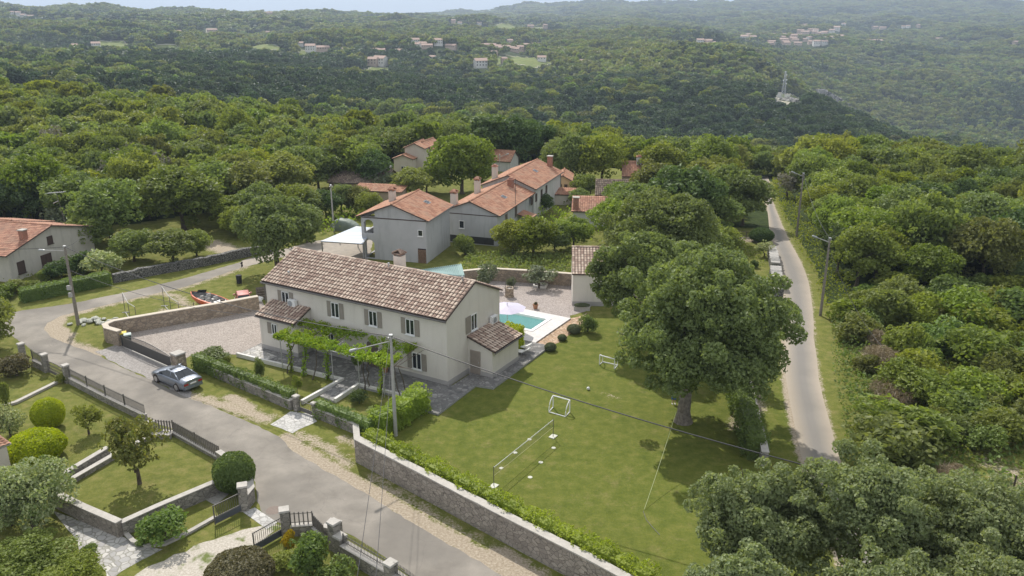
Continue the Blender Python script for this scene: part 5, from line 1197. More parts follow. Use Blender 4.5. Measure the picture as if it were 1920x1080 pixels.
# ---- pool bush, hedges
def hedge(name, label, px, wd, h, mat, dens=60, ls=.085, z0=0, group=None, seed=3, cat='hedge', pts=None, bulge=.14, bright_top=None):
    pts = pts or PX(px); rs = np.random.RandomState(seed); PP = []; NN = []; cores = []
    for a, b in zip(pts[:-1], pts[1:]):
        d = b - a; L = d.length; d = d / L; n = Vector((-d.y, d.x, 0)); area = L * (2 * h + wd) + wd * h * 2; k = int(area * dens)
        s = rs.rand(k) * (L + .1); per = rs.rand(k) * (2 * h + wd)
        off = np.where(per < h, -wd / 2, np.where(per < h + wd, per - h - wd / 2, wd / 2)); z = np.where(per < h, per, np.where(per < h + wd, h, 2 * h + wd - per))
        nx = np.where(per < h, -1., np.where(per < h + wd, 0, 1.)); nz = np.where((per >= h) & (per < h + wd), 1., .15)
        wob = bulge * (np.sin(s * 2.3 + seed) * .5 + np.sin(s * 5.1 + z * 3) * .4 + rs.rand(k) * .8)
        x = a.x + d.x * s + n.x * (off + nx * wob); y = a.y + d.y * s + n.y * (off + nx * wob); zz = z0 + a.z + z + wob * nz
        PP.append(np.stack([x, y, zz], -1)); NN.append(np.stack([n.x * nx, n.y * nx, nz], -1))
        ke = int(wd * h * dens)
        for q, pt in ((-1, a), (1, b)):
            o_ = (rs.rand(ke) - .5) * wd; zz = rs.rand(ke) * h; w2 = bulge * rs.rand(ke)
            PP.append(np.stack([pt.x + n.x * o_ + d.x * q * w2, pt.y + n.y * o_ + d.y * q * w2, z0 + a.z + zz], -1)); NN.append(np.stack([np.full(ke, d.x * q), np.full(ke, d.y * q), np.full(ke, .2)], -1))
        i_ = .06; c_ = [a + n * (wd / 2 - i_), a - n * (wd / 2 - i_), b - n * (wd / 2 - i_), b + n * (wd / 2 - i_)]
        V_ = [(p.x, p.y, z0 + a.z + .02) for p in c_] + [(p.x, p.y, z0 + a.z + h - i_) for p in c_]
        cores.append((np.array(V_), np.array([(4, 5, 6, 7), (0, 1, 5, 4), (1, 2, 6, 5), (2, 3, 7, 6), (3, 0, 4, 7)])))
    PP = np.concatenate(PP); NN = np.concatenate(NN)
    v, f = merge([leafcloud(PP, NN, ls, rs, flat=.5)] + cores); org = np.array([v[:, 0].mean(), v[:, 1].mean(), z0])
    o = bpy.data.objects.new(name, npmesh(name, v, f, [mat], org=org)); link(o); o.location = org; return tag(o, label, cat, group)
hedge('hedge', 'bright yellow-green hedge inside the long wall of the mown lawn', None, .75, 1.9, L_hedgeL, 140, .08, seed=5, bulge=.3, pts=offset(PX([(672, 864), (900, 988), (1069, 1078), (1200, 1150)]), .85))
hedge('hedge', 'hedge on the low wall between the silver car and the garden gate', [(368, 690), (450, 722), (550, 762)], .65, 1.3, L_hedge, 110, .07, seed=6, bulge=.16)
hedge('hedge', 'hedge on the low wall right of the garden gate', [(596, 779), (640, 796), (700, 820)], .65, 1.25, L_hedge, 110, .07, seed=7, bulge=.16)
hedge('hedge', 'tall bright hedge running from the lamp pole back to the terrace corner', [(706, 818), (745, 798), (792, 766)], 1.1, 1.7, L_hedgeL, 110, .085, seed=8, bulge=.3)
hedge('hedge', 'long dark clipped hedge in front of the bungalow', [(42, 566), (206, 533)], 1.3, 1.35, L_hedge, 70, .09, seed=9, bulge=.12)
hedge('hedge', 'dark hedge inside the shadowed wall at the right end of the lawn', [(1372, 722), (1395, 790), (1416, 862)], 1.1, 1.7, L_oak, 90, .085, seed=10, bulge=.3)
hedge('hedge', 'boxy yellow-green bush beside the parasol, between pool and farmhouse', None, 1.5, 2.2, L_var if False else L_yel, 120, .075, seed=11, cat='bush', pts=[hl(-1.4, 8.9), hl(.1, 8.9)], bulge=.12)
bpy.data.objects['hedge.006' if 'hedge.006' in bpy.data.objects else 'hedge'].name = 'shrub'
# ---- pergola and grapevines in front of the farmhouse
M_steel = simple('pipe_steel', (.50, .50, .50), (.40, .40, .40), 5, .4, .05, metal=.4)
pg = thing('pergola', 'thin pipe pergola carrying grapevines along the farmhouse front', 'pergola', hl(8.5, -2.6, 0))
q0, _z = mh.hit('f', 530, 600); pz = 2.75; l0, l1 = 3.0, 14.0; yo = -3.9
for w_, nm_ in ((-.35, 'beam'), (yo, 'beam')):
    mb = MB(); mb.tube([hl(l0, w_, pz + (.35 if w_ > -1 else 0)), hl(l1, w_, pz + (.35 if w_ > -1 else 0))], .035, 6); mb.build(nm_, [M_steel], pg)
for i in range(7):
    l_ = l0 + (l1 - l0) * i / 6; mb = MB(); mb.tube([hl(l_, -.02, pz + .40), hl(l_, yo - .3, pz + .0)], .03, 6); mb.build('rafter', [M_steel], pg)
for i, l_ in enumerate((l0 + .2, 5.6, 8.3, 11.2, l1 - .2)):
    mb = MB(); mb.tube([hl(l_, yo, 0), hl(l_, yo, pz)], .035, 6); mb.build('post', [M_steel], pg)
vine_px = [(539, 700), (546, 698), (569, 706), (586, 712), (615, 712), (684, 731), (691, 731), (713, 742), (750, 748), (763, 744)]
vine_lab = ['first grapevine on the pergola counted from the left, bare crooked stem', 'second grapevine from the left, leafy to the ground', 'third grapevine from the left, stem wrapped in leaves', 'fourth grapevine from the left, dark bare stem', 'fifth grapevine from the left, thick column of leaves beside the steps', 'sixth grapevine from the left, thin bare stem right of the path', 'seventh grapevine from the left, forked dark stem beside the round bush', 'eighth grapevine from the left, leafy column behind the lamp pole', 'ninth grapevine from the left, slanting bare stem', 'last grapevine on the right end of the pergola with straight stem']
leafy = [0, 1, 1, 0, 1, 0, 0, 1, 0, 0]; rs = np.random.RandomState(12)
for (u, v_), lb, lf in zip(vine_px, vine_lab, leafy):
    b_ = P(u, v_, .0); l_, w_ = tohl(b_); top = hl(l_ + rs.uniform(-.3, .3), yo + rs.uniform(.1, .4), pz)
    o = thing('grapevine', lb, 'grapevine', b_, 'grapevines along the pergola')
    mb = MB(); n = 7; pts = []
    for i in range(n): q = b_.lerp(top, i / (n - 1)); pts.append(q + Vector((rs.uniform(-.07, .07), rs.uniform(-.07, .07), 0)) * (0 < i < n - 1) * 1.6)
    e2 = hl(l_ + rs.uniform(-.8, .8), -.6, pz + .3); mb.tube(pts + [top.lerp(e2, .5) + Vector((0, 0, .03)), e2], [.06, .05, .045, .045, .04, .04, .035, .03, .015], 6)
    mb.tube([top, hl(l_ + 1.2, yo + .3, pz + .05)], [.03, .012], 5); mb.tube([top, hl(l_ - 1.2, yo + .3, pz + .05)], [.03, .012], 5)
    mb.build('stem', [M_bark], o)
    PP = []; 
    dens = 1.0 if l_ > 7.5 else .62
    for c in range(int(46 * dens)):
        cl = l_ + rs.normal() * 1.25; cw = (yo + abs(rs.normal()) * .55 - .1) if rs.rand() < .5 else (-.55 - abs(rs.normal()) * .5 if rs.rand() < .5 else rs.uniform(yo, -.5))
        cl = min(max(cl, l0 - .2), l1 + .1); cw = min(max(cw, yo - .25), -.15)
        cz = pz + .35 * (cw - yo) / (-yo) + .08; c0 = hl(cl, cw, cz); k = rs.randint(16, 44)
        d = sphpts(k, rs, .2) * (rs.rand(k)[:, None] ** .5) * np.array([.36, .36, .27]); PP.append(d + np.array(c0))
    if lf:
        k = 230; t_ = rs.rand(k); c0 = np.array(b_)[None] * (1 - t_[:, None]) + np.array(top)[None] * t_[:, None]; PP.append(c0 + rs.normal(size=(k, 3)) * np.array([.10, .10, .05]) * (.6 + .8 * np.abs(np.sin(t_ * 9)))[:, None])
    PP = np.concatenate(PP); PP[:, 2] = np.maximum(PP[:, 2], .05); v, f = leafcloud(PP, np.tile([0, 0, 1.], (len(PP), 1)), .10, rs, .5)
    a = bpy.data.objects.new('foliage', npmesh('foliage', v, f, [L_vine], org=b_)); link(a, o)
# ---- vegetable plots, vines, meadow plants that nobody could count
def cover(name, label, cat, px, hgt, dens, ls, mat, seed=1, rows=None, pts=None):
    poly = pts or [P(u, v) for u, v in px]; xs = [p.x for p in poly]; ys = [p.y for p in poly]; rs = np.random.RandomState(seed)
    A_ = (max(xs) - min(xs)) * (max(ys) - min(ys)); n = int(A_ * dens); x = rs.uniform(min(xs), max(xs), n); y = rs.uniform(min(ys), max(ys), n)
    k = inpoly(x, y, poly); x = x[k]; y = y[k]; n = len(x)
    bz = .5 + .5 * np.sin(x * 1.9 + np.sin(y * 1.1) * 2) * np.sin(y * 2.1 + np.sin(x * .7) * 2)
    if rows: bz = np.clip(np.sin((x * rows[0] + y * rows[1]) * 6.283 / rows[2]) * .9 + .4, 0, 1)
    k = rs.rand(n) < .3 + .7 * bz; x, y, bz = x[k], y[k], bz[k]; n = len(x)
    z = H(x, y) * (np.hypot(x, y) > 105) + rs.rand(n) ** .6 * hgt * (.25 + .75 * bz)
    v, f = leafcloud(np.stack([x, y, z], -1), np.tile([0, 0, 1.], (n, 1)), ls, rs, .6)
    o = bpy.data.objects.new(name, npmesh(name, v, f, [mat], org=(poly[0].x, poly[0].y, 0))); link(o); o.location = (poly[0].x, poly[0].y, 0); return tag(o, label, cat, None, 'stuff')
cover('vegetable_plot', 'dense green potato plants between the tan wall and the grey houses', 'vegetable bed', [(862, 510), (880, 480), (935, 478), (1072, 480), (1075, 522), (1000, 520), (900, 518)], .95, 40, .16, L_mid, 1, (.3, 1, 1.7))
cover('vines', 'bright green vine rows beside the shed with the brick chimney', 'vines', [(1000, 432), (1012, 402), (1068, 402), (1072, 424), (1130, 432), (1112, 452), (1050, 462), (1015, 458)], 1.5, 11, .2, L_vine, 2, (1, .35, 2.2))
cover('vines', 'yellow-green vine garden behind the dark walnut tree', 'vines', [(600, 442), (585, 415), (640, 385), (700, 392), (690, 415), (625, 440)], 1.6, 8, .22, L_vine, 3, (1, -.3, 2.0))
cover('garden_plants', 'mixed green garden plants round the old barn', 'garden plants', [(1072, 400), (1050, 384), (1116, 384), (1190, 388), (1230, 420), (1160, 440), (1165, 405), (1090, 386)], 1.3, 7, .2, L_mid, 4)
cover('garden_plants', 'low green crop on the plot left of the lane', 'garden plants', [(1345, 462), (1435, 462), (1440, 500), (1370, 500)], .3, 16, .12, L_lite, 5)
cover('rough_growth', 'rough leafy growth around the bungalow garden', 'rough growth', [(-40, 545), (-20, 520), (100, 505), (240, 470), (246, 485), (205, 526), (60, 553), (30, 560)], .45, 9, .12, L_mid, 6)
cover('bramble_bank', 'bramble and ivy bank along the right side of the lane', 'brambles', [(1556, 590), (1600, 590), (1640, 700), (1660, 800), (1720, 860), (1830, 900), (1860, 1000), (1900, 1200), (1720, 1200), (1640, 960), (1590, 860), (1560, 700)], 1.15, 26, .12, L_hedge, 7)
cover('rough_growth', 'tall rough grass and weeds on the open slope right of the brambles', 'rough growth', [(1600, 590), (1780, 560), (2000, 560), (2000, 700), (1990, 830), (1850, 830), (1830, 900), (1720, 860), (1660, 800), (1640, 700)], .8, 24, .13, L_lite, 8)
cover('undergrowth', 'leafy undergrowth filling the gaps of the slope right of the brambles', 'undergrowth', [(1560, 600), (1600, 575), (2000, 560), (2200, 1100), (1700, 1200), (1640, 1000)], .75, 15, .16, L_hedge, 18)
cover('roadside_weeds', 'weeds and flowering grass along the far right verge of the lane', 'weeds', [(1445, 322), (1470, 330), (1495, 400), (1540, 440), (1580, 500), (1610, 580), (1540, 580), (1524, 510), (1484, 445), (1464, 400), (1448, 350)], .6, 17, .13, L_mid, 9)
# ------------------------------------------------------------------ the woods
rs = np.random.RandomState(31)
houses = [o for o in SC.objects if o.type == 'EMPTY' and o.get('category') in ('house', 'shed', 'outbuilding')]
HXY = [(o.location.x, o.location.y) for o in houses]
pts = []
def trythin(x, y, r, sep):
    for a, b, c in pts:
        if (a - x) ** 2 + (b - y) ** 2 < ((r + c) * sep) ** 2: return False
    return True
cell = {}
def add_pt(x, y, r, sep=.62):
    k = (int(x // 8), int(y // 8))
    for i in (-1, 0, 1):
        for j in (-1, 0, 1):
            for a, b, c in cell.get((k[0] + i, k[1] + j), ()):
                if (a - x) ** 2 + (b - y) ** 2 < ((r + c) * sep) ** 2: return False
    cell.setdefault(k, []).append((x, y, r)); return True
lanepts = [((a + b) / 2) for a, b in zip(LL, LR)]
lx = np.array([p.x for p in lanepts]); ly = np.array([p.y for p in lanepts])
cand = []
n_ = 30000; rr0 = np.sqrt(rs.uniform(48 ** 2, 345 ** 2, n_)); aa = rs.uniform(-.68, .68, n_); X_ = rr0 * np.sin(aa); Y_ = rr0 * np.cos(aa)
inC = inpoly(X_, Y_, CLEAR); inB = inpoly(X_, Y_, BR); lm = [(math.hypot(0, 0))]
EDGE = np.array([np.interp(a, TAZ, RR[3]) for a in aa])
for i in range(n_):
    x, y = X_[i], Y_[i]
    if inC[i] or rr0[i] > EDGE[i] + 35 or y < 30: continue
    if np.min((lx - x) ** 2 + (ly - y) ** 2) < (4.4 if y < 100 else 6.2) ** 2: continue
    if inB[i]:
        if rs.rand() < .2: continue
        r = rs.uniform(1.0, 2.5); kind = 's'
    else:
        r = 1.9 + 2.4 * rs.rand() ** 1.3 if x < 25 else rs.uniform(2.0, 4.2); kind = 't'
    if add_pt(x, y, r, .50 if kind == 't' else .50): cand.append((x, y, r, kind, rr0[i]))
# the open corner at the far right stays clear
cl_ = [P(u, v, 0.) for u, v in [(1840, 850), (2100, 800), (2100, 1010), (1880, 990)]]; dd_ = [P(u, v, 0.) for u, v in [(1625, 655), (1665, 645), (1690, 700), (1700, 800), (1660, 800), (1632, 740)]]
cand = [c for c in cand if not bool(inpoly(np.array([c[0]]), np.array([c[1]]), cl_)[0]) and not bool(inpoly(np.array([c[0]]), np.array([c[1]]), dd_)[0])]
cand.sort(key=lambda c: -c[2] / c[4])
NIND = 185
KL = {0: ('rounded olive-green tree of the woods', L_mid), 1: ('dull green tree of the woods', L_oak), 2: ('fresh green tree of the woods', L_mid), 3: ('dark green tree of the woods', L_dark), 4: ('yellowish green tree of the woods', L_lite)}
GR = {'l': 'woodland trees behind the hamlet and the bungalow', 'r': 'woodland trees right of the lane', 'c': 'trees between the hamlet and the lane'}
WH = {'l': ' left of the lane', 'r': ' right of the lane'}
rest = []; cnt = 0
trees_ = [c for c in cand if c[3] == 't']; shr_ = [c for c in cand if c[3] == 's']
for i, (x, y, r, kind, d) in enumerate(trees_):
    if cnt >= NIND or d > 190: rest.append((x, y, r)); continue
    side = 'r' if x > 34 + (y - 60) * .16 else 'l'
    k = rs.choice(5, p=[.36, .26, .22, .10, .06]); lb, mt_ = KL[k]
    hh = r * rs.uniform(1.7, 2.6) if x < 25 else r * rs.uniform(1.6, 2.5)
    plant('woodland_tree', lb + WH[side], 'tree', (x, y), r, min(hh, 9.5), ('broad', int(rs.randint(5))), mt_, 'woodland trees' + WH[side] + ', ' + lb.split(' tree')[0], ry=r * rs.uniform(.75, 1.3)).rotation_euler[0] = rs.uniform(-.14, .14); cnt += 1
for i, (x, y, r, kind, d) in enumerate(shr_[:190]):
    k = rs.choice(4, p=[.4, .25, .15, .2]); mt_ = [L_mid, L_mid, L_lite, L_hedge][k]; nm2 = ['mid green', 'mid green', 'yellow-green', 'glossy green'][k]
    plant('wild_shrub', nm2 + ' wild shrub on the overgrown slope right of the lane', 'bush', (x, y), r, r * rs.uniform(1.1, 1.6), ('shrub', int(rs.randint(4))), mt_, nm2 + ' wild shrubs on the slope', ry=r * rs.uniform(.65, 1.45)).rotation_euler[1] = rs.uniform(-.2, .2)
# far woods: one object of leafy crowns, thinned with distance
EL = np.maximum.accumulate((Zg - 28) / np.maximum(R, 1e-6), axis=0)
def visible(x, y, z, top):
    r = np.hypot(x, y); a = np.arctan2(x, y); ia = np.clip(np.searchsorted(az, a), 0, len(az) - 1); ir = np.clip(np.searchsorted(rg, r * .985) - 1, 0, len(rg) - 1)
    return (z + top - 28) / r > EL[ir, ia] - .0015
fieldpolys = FIELDS
allp = []
for x, y, r in rest: allp.append((x, y, Hz(x, y), r / 4., min(r * rs.uniform(1.7, 2.6), 9.6) / 8.4, 0))
NREST = len(allp)
def scatter(r0, r1, per, s0, s1, kind):
    n = int(.5 * 1.36 * (r1 * r1 - r0 * r0) / per); rr1 = np.sqrt(rs.uniform(r0 * r0, r1 * r1, n)); a = rs.uniform(-.68, .68, n); x = rr1 * np.sin(a); y = rr1 * np.cos(a); z = H(x, y)
    e = np.interp(a, TAZ, RR[3]); k = (rr1 > e + 30) & visible(x, y, z, 10) & (rr1 < 5200)
    for p in fieldpolys:
        for f_ in (1, 1.012, 1.024, 1.036, 1.05): k &= ~inpoly(x * f_, y * f_, p)
    bad = np.zeros(n, bool); rh = np.hypot(x, y)
    for hx, hy, hr in VILL:
        d0 = math.hypot(hx, hy); ux, uy = hx / d0, hy / d0; al = x * ux + y * uy - d0; ac = np.abs(x * uy - y * ux); front = hr * (4.2 if d0 < 1300 else 5.5)
        bad |= (al < hr * .6) & (al > -front) & (ac < hr * (.9 if d0 < 1300 else 1.2))
    k &= ~bad
    x, y, z = x[k], y[k], z[k]; s = rs.uniform(s0, s1, len(x)); h_ = np.minimum(s, 1.25) * rs.uniform(.8, 1.15, len(x))
    gap = np.sin(x * .03 + np.sin(y * .021) * 2) * np.sin(y * .026 + 1.7)
    for q in zip(x, y, z, s, h_): allp.append((*q, kind))
# ------------------------------------------------------------------ far villages
VILL = []
far_white = plaster('far_plaster', (.76, .74, .71), (.66, .64, .6)); far_rosy = plaster('far_plaster_rosy', (.55, .43, .36), (.5, .4, .34))
T_far = simple('far_tiles', (.47, .33, .27), (.38, .28, .23), 1, .9, 0)
M_winfar = simple('far_window', (.06, .06, .07), (.05, .05, .06))
def farproto(L, W, ze, zr, wm, tm, nm_):
    r_ = bpy.data.objects.new('village_house', None); link(r_)
    mb = MB(); vs = []
    for xx in (-L / 2, L / 2): vs += [(xx, -W / 2, -4), (xx, W / 2, -4), (xx, W / 2, ze), (xx, 0, zr), (xx, -W / 2, ze)]
    mb.add(vs, [(4, 3, 2, 1, 0), (5, 6, 7, 8, 9), (0, 5, 9, 4), (1, 2, 7, 6), (0, 1, 6, 5)]); a = mb.build('wall', [wm], r_)
    mb = MB(); o_ = .5
    slab(mb, (-L / 2 - o_, -W / 2 - o_, ze - .2), (L / 2 + o_, -W / 2 - o_, ze - .2), (L / 2 + o_, 0, zr + .25), (-L / 2 - o_, 0, zr + .25), .2, 0); slab(mb, (L / 2 + o_, W / 2 + o_, ze - .2), (-L / 2 - o_, W / 2 + o_, ze - .2), (-L / 2 - o_, 0, zr + .25), (L / 2 + o_, 0, zr + .25), .2, 0)
    mb.build('roof', [tm], r_)
    n = max(2, int(L / 3))
    for i in range(n):
        for zz in ([.9, 3.7] if ze > 4.5 else [.9]):
            mb = MB(); x_ = -L / 2 + (i + .5) * L / n; mb.box(x_ - .5, x_ + .5, -W / 2 - .05, -W / 2 + .02, zz, zz + 1.3); mb.build('window', [M_winfar], r_)
    return r_
FP = [farproto(11, 8, 3.2, 5.0, far_white, T_far, 0), farproto(12, 9, 5.8, 7.8, far_white, T_far, 1), farproto(10, 8, 5.6, 7.4, far_rosy, T_far, 2), farproto(15, 8, 3.0, 4.6, far_rosy, T_far, 3)]
used = [0, 0, 0, 0]
rv = random.Random(17)
def fh(u, v, k, group, label, s=1.0, rz=None):
    s = s * .98
    p = P(u, v + 2); rz = rv.uniform(-.5, .5) if rz is None else rz
    if not used[k]: o = FP[k]; used[k] = 1; o.location = (p.x, p.y, p.z + 1.8); o.rotation_euler = (0, 0, rz); o.scale = (s, s, s); o['label'] = label
    else: o = copy_tree(FP[k], (p.x, p.y, p.z + 1.8), rz, (s, s, s), label)
    tag(o, label, 'house', group); o['category'] = 'house'; VILL.append((p.x, p.y, 10 * s)); return o
G1_ = 'pale houses of the village on the left ridge'
for u, v, k in ((6, 20, 1), (22, 26, 0), (35, 28, 1), (45, 33, 1), (58, 33, 3), (80, 33, 3), (36, 22, 2)): fh(u, v, k, G1_, 'small pale house in the cluster on the upper left ridge', .8)
for u, v, k, s, lb in ((100, 16, 3, 1, 'far house row on the skyline at the upper left'), (340, 20, 3, 1, 'far house on the skyline left of centre, first of two'), (362, 20, 2, .9, 'far house on the skyline left of centre, second of two'), (505, 25, 3, 1, 'tiny far house on the skyline at the left'), (312, 35, 0, .7, 'single tiny house high on the left hillside'), (142, 45, 3, .7, 'left of two low houses on the upper left hillside'), (175, 46, 3, .8, 'right of two low houses on the upper left hillside'),
    (144, 93, 1, .75, 'white house on the left hillside, left one of a pair'), (181, 91, 1, .8, 'white house on the left hillside, right one of a pair'), (130, 96, 0, .6, 'small annex left of the white pair on the left hillside'), (276, 99, 0, .7, 'small pale house below the round bright trees, left hillside'), (268, 108, 3, .6, 'tiny roof under the bright trees, left hillside'),
    (312, 60, 0, 1.0, 'pink-roofed house beside a pale track, left hillside'), (398, 60, 3, 1.1, 'wide orange-roofed house at the edge of a bright field, left hillside'), (336, 61, 3, .6, 'tiny low roof right of the pink-roofed house'), (504, 62, 3, .7, 'low orange roof among trees, left centre hillside'), (514, 63, 3, .6, 'tiny roof right of the low orange roof, left centre hillside'), (545, 66, 2, .6, 'yellowish cube house on the left centre hillside'),
    (565, 85, 0, .7, 'small pale house above the white flat house'), (583, 96, 1, .95, 'white flat-looking house on the left centre hillside'), (605, 94, 3, 1.0, 'orange-roofed house right of the white flat-looking one'), (645, 96, 3, .7, 'low orange roof on the left centre hillside'),
    (700, 122, 2, 1.0, 'rose walled villa at the meadow edge'), (714, 122, 1, 1.1, 'pink roofed villa with columns at the meadow edge'), (703, 102, 1, .8, 'white house above the rose villa'), (717, 101, 2, .7, 'orange house right of the white house above the villa'), (748, 102, 1, .7, 'white house among dark trees right of the villa'), (811, 112, 0, .7, 'pale small house alone below the village row'), (860, 120, 1, .55, 'small white tower-like house, centre hillside'), (901, 126, 1, 1.0, 'tall white house with orange roof, centre hillside'), (945, 117, 2, .6, 'little orange-roofed house right of the tall white house'), (925, 101, 3, .7, 'low orange-roofed house above the tall white house'),
    (1016, 113, 0, .8, 'pale farmhouse on the centre right hillside'), (1044, 95, 3, .5, 'tiny house high on the centre right hillside'), (1093, 123, 1, .75, 'white narrow house beside a cypress'), (1150, 121, 0, .8, 'white low house right of the cypress'), (1165, 124, 3, .6, 'orange roof at the right end of the white low house'), (1205, 129, 0, .5, 'tiny pale hut, centre right hillside'),
    (850, 42, 2, .9, 'rose house high on the hill, left one'), (862, 44, 0, .8, 'pale house high on the hill, right of the rose house'), (899, 45, 0, .8, 'tiny house by the high field'), (995, 50, 3, .9, 'low house at the right end of the high field'), (1022, 52, 2, .9, 'house right of the high field beside a bright patch'), (1092, 24, 0, 1, 'tiny pale house far up the big hill')):
    fh(u, v, k, 'single houses scattered on the far hillsides', lb, s)
for u, v, k in ((748, 88, 1), (766, 84, 2), (778, 83, 1), (781, 88, 0), (793, 86, 0), (801, 90, 3), (822, 84, 1), (846, 90, 3), (853, 85, 0)): fh(u, v, k, 'village row left of centre on the far slope', 'small pale house in the village row left of centre', .85)
for u, v, k in ((906, 88, 3), (921, 88, 3), (933, 91, 0), (942, 93, 3), (950, 92, 0), (957, 94, 3), (966, 96, 3), (975, 95, 2), (985, 93, 3), (992, 95, 3), (986, 87, 3), (1005, 87, 3), (956, 82, 2)): fh(u, v, k, 'village row at centre on the far slope', 'small tan roofed house in the centre village row', .85)
G3_ = 'houses of the hill village at the upper right'
for i in range(46):
    t_ = rv.random(); u = 1500 + rv.gauss(0, 1) * 30 + 25; v = 63 + rv.gauss(0, 1) * 10
    if rv.random() < .5: u = rv.uniform(1380, 1580); v = rv.uniform(68, 84)
    v = max(48, min(84, v)); fh(u, v, rv.choice((0, 1, 2, 3, 3)), G3_, 'tiny roofed house in the hill village at the upper right', rv.uniform(.9, 1.3))
for u, v, k, s in ((1312, 82, 1, .9), (1325, 80, 3, 1.1), (1332, 84, 3, 1), (1381, 70, 0, .7), (1397, 69, 2, .8), (1630, 80, 3, 1.5), (1645, 79, 3, 1.3), (1687, 76, 0, .9), (1704, 76, 0, .8), (1761, 74, 3, 1.1), (1905, 81, 3, .9), (1640, 52, 3, 1.2), (1655, 53, 3, 1.2), (1693, 52, 0, .9), (1702, 51, 0, 1), (1721, 50, 2, 1), (1356, 86, 3, .7), (1386, 90, 3, .6)):
    fh(u, v, k, 'outlying houses around the hill village', 'small outlying house on the slope around the upper right village', s)
scatter(215, 420, 34, .72, 1.3, 0); scatter(420, 780, 34, .7, 1.35, 0); scatter(780, 1500, 46, .75, 1.5, 1); scatter(1500, 2700, 130, 1.3, 2.3, 1); scatter(2700, 5200, 420, 2.2, 4.2, 1)
print('far crowns', len(allp), 'indiv', cnt, 'shr', len(shr_))
wc_ = bpy.data.collections.new('wood_crowns'); protos = []
for i in range(5): v, f = crown(4, 3.3, 5.0, 22 + 2 * i, 1000, .55, 110 + i, lobe=.34); protos.append(npmesh('wc', v, f, [L_far]))
for i in range(4): v, f = crown(4, 3.3, 5.0, 12, 190, 1.15, 120 + i, lobe=.38); protos.append(npmesh('wd', v, f, [L_far]))
pool5 = protos[:5]; pool4 = protos[5:9]
for i in range(5): v, f = crown(4, 3.3, 5.0, 22 + 2 * i, 1300, .50, 140 + i, lobe=.34); protos.append(npmesh('we', v, f, [[L_mid, L_oak, L_mid, L_mid, L_oak][i]]))
for mt2 in (L_fara, L_farb):
    for base in (pool5[:2] + pool4[:2]): m2 = base.copy(); m2.materials[0] = mt2; protos.append(m2)
for i, m_ in enumerate(protos): o = bpy.data.objects.new('w%02d' % i, m_); wc_.objects.link(o)
q = np.array(allp); n = len(q)
pi_ = np.where(q[:, 5] == 0, rs.randint(0, 5, n), rs.randint(5, 9, n)).astype(np.int32); pi_ = np.where(np.arange(n) < NREST, rs.randint(9, 14, n), pi_).astype(np.int32)
pat = np.zeros(n)
for L_, a_ in ((900, 1.), (420, .9), (210, .7), (110, .5)):
    for _ in range(2): th = rs.rand() * 6.28; pat += a_ * np.sin((q[:, 0] * math.cos(th) + q[:, 1] * math.sin(th)) * 6.283 / L_ + rs.rand() * 6.28)
pat += rs.normal(size=n) * 1.1; rq = np.hypot(q[:, 0], q[:, 1]); pat -= np.where((rq > 290) & (rq < 800), 1.75, 0); far_ = np.arange(n) >= NREST; hi_ = (q[:, 5] > 0) * 2
pi_ = np.where(far_ & (pat > 1.5), 14 + hi_ + rs.randint(0, 2, n), pi_); pi_ = np.where(far_ & (pat < -1.6), 18 + hi_ + rs.randint(0, 2, n), pi_).astype(np.int32)
me = bpy.data.meshes.new('distant_woods'); me.vertices.add(n); me.vertices.foreach_set('co', np.ascontiguousarray(q[:, :3]).astype(np.float32).ravel())
def attr(nm_, ty, val, key='value'): a = me.attributes.new(nm_, ty, 'POINT'); a.data.foreach_set(key, val)
attr('pi', 'INT', pi_); attr('sx', 'FLOAT', q[:, 3].astype(np.float32)); attr('sz', 'FLOAT', q[:, 4].astype(np.float32)); attr('rz', 'FLOAT', (rs.rand(n) * 6.28).astype(np.float32))
wo = bpy.data.objects.new('distant_woods', me); link(wo); tag(wo, 'unbroken woodland covering the valley slopes and far hills', 'woods', None, 'stuff')
ng = bpy.data.node_groups.new('scatter_crowns', 'GeometryNodeTree'); ng.interface.new_socket('Geometry', in_out='INPUT', socket_type='NodeSocketGeometry'); ng.interface.new_socket('Geometry', in_out='OUTPUT', socket_type='NodeSocketGeometry')
gi = ng.nodes.new('NodeGroupInput'); gout = ng.nodes.new('NodeGroupOutput'); ip = ng.nodes.new('GeometryNodeInstanceOnPoints'); ci = ng.nodes.new('GeometryNodeCollectionInfo')
ci.inputs['Collection'].default_value = wc_; ci.inputs['Separate Children'].default_value = True; ci.inputs['Reset Children'].default_value = True
def na(nm_, ty):
    a = ng.nodes.new('GeometryNodeInputNamedAttribute'); a.data_type = ty; a.inputs['Name'].default_value = nm_; return a.outputs['Attribute']
cx = ng.nodes.new('ShaderNodeCombineXYZ'); sx_ = na('sx', 'FLOAT'); ng.links.new(sx_, cx.inputs[0]); ng.links.new(sx_, cx.inputs[1]); ng.links.new(na('sz', 'FLOAT'), cx.inputs[2])
cr = ng.nodes.new('ShaderNodeCombineXYZ'); ng.links.new(na('rz', 'FLOAT'), cr.inputs[2])
ng.links.new(gi.outputs[0], ip.inputs['Points']); ng.links.new(ci.outputs[0], ip.inputs['Instance']); ip.inputs['Pick Instance'].default_value = True
ng.links.new(na('pi', 'INT'), ip.inputs['Instance Index']); ng.links.new(cx.outputs[0], ip.inputs['Scale']); ng.links.new(cr.outputs[0], ip.inputs['Rotation']); ng.links.new(ip.outputs[0], gout.inputs[0])
md = wo.modifiers.new('scatter', 'NODES'); md.node_group = ng
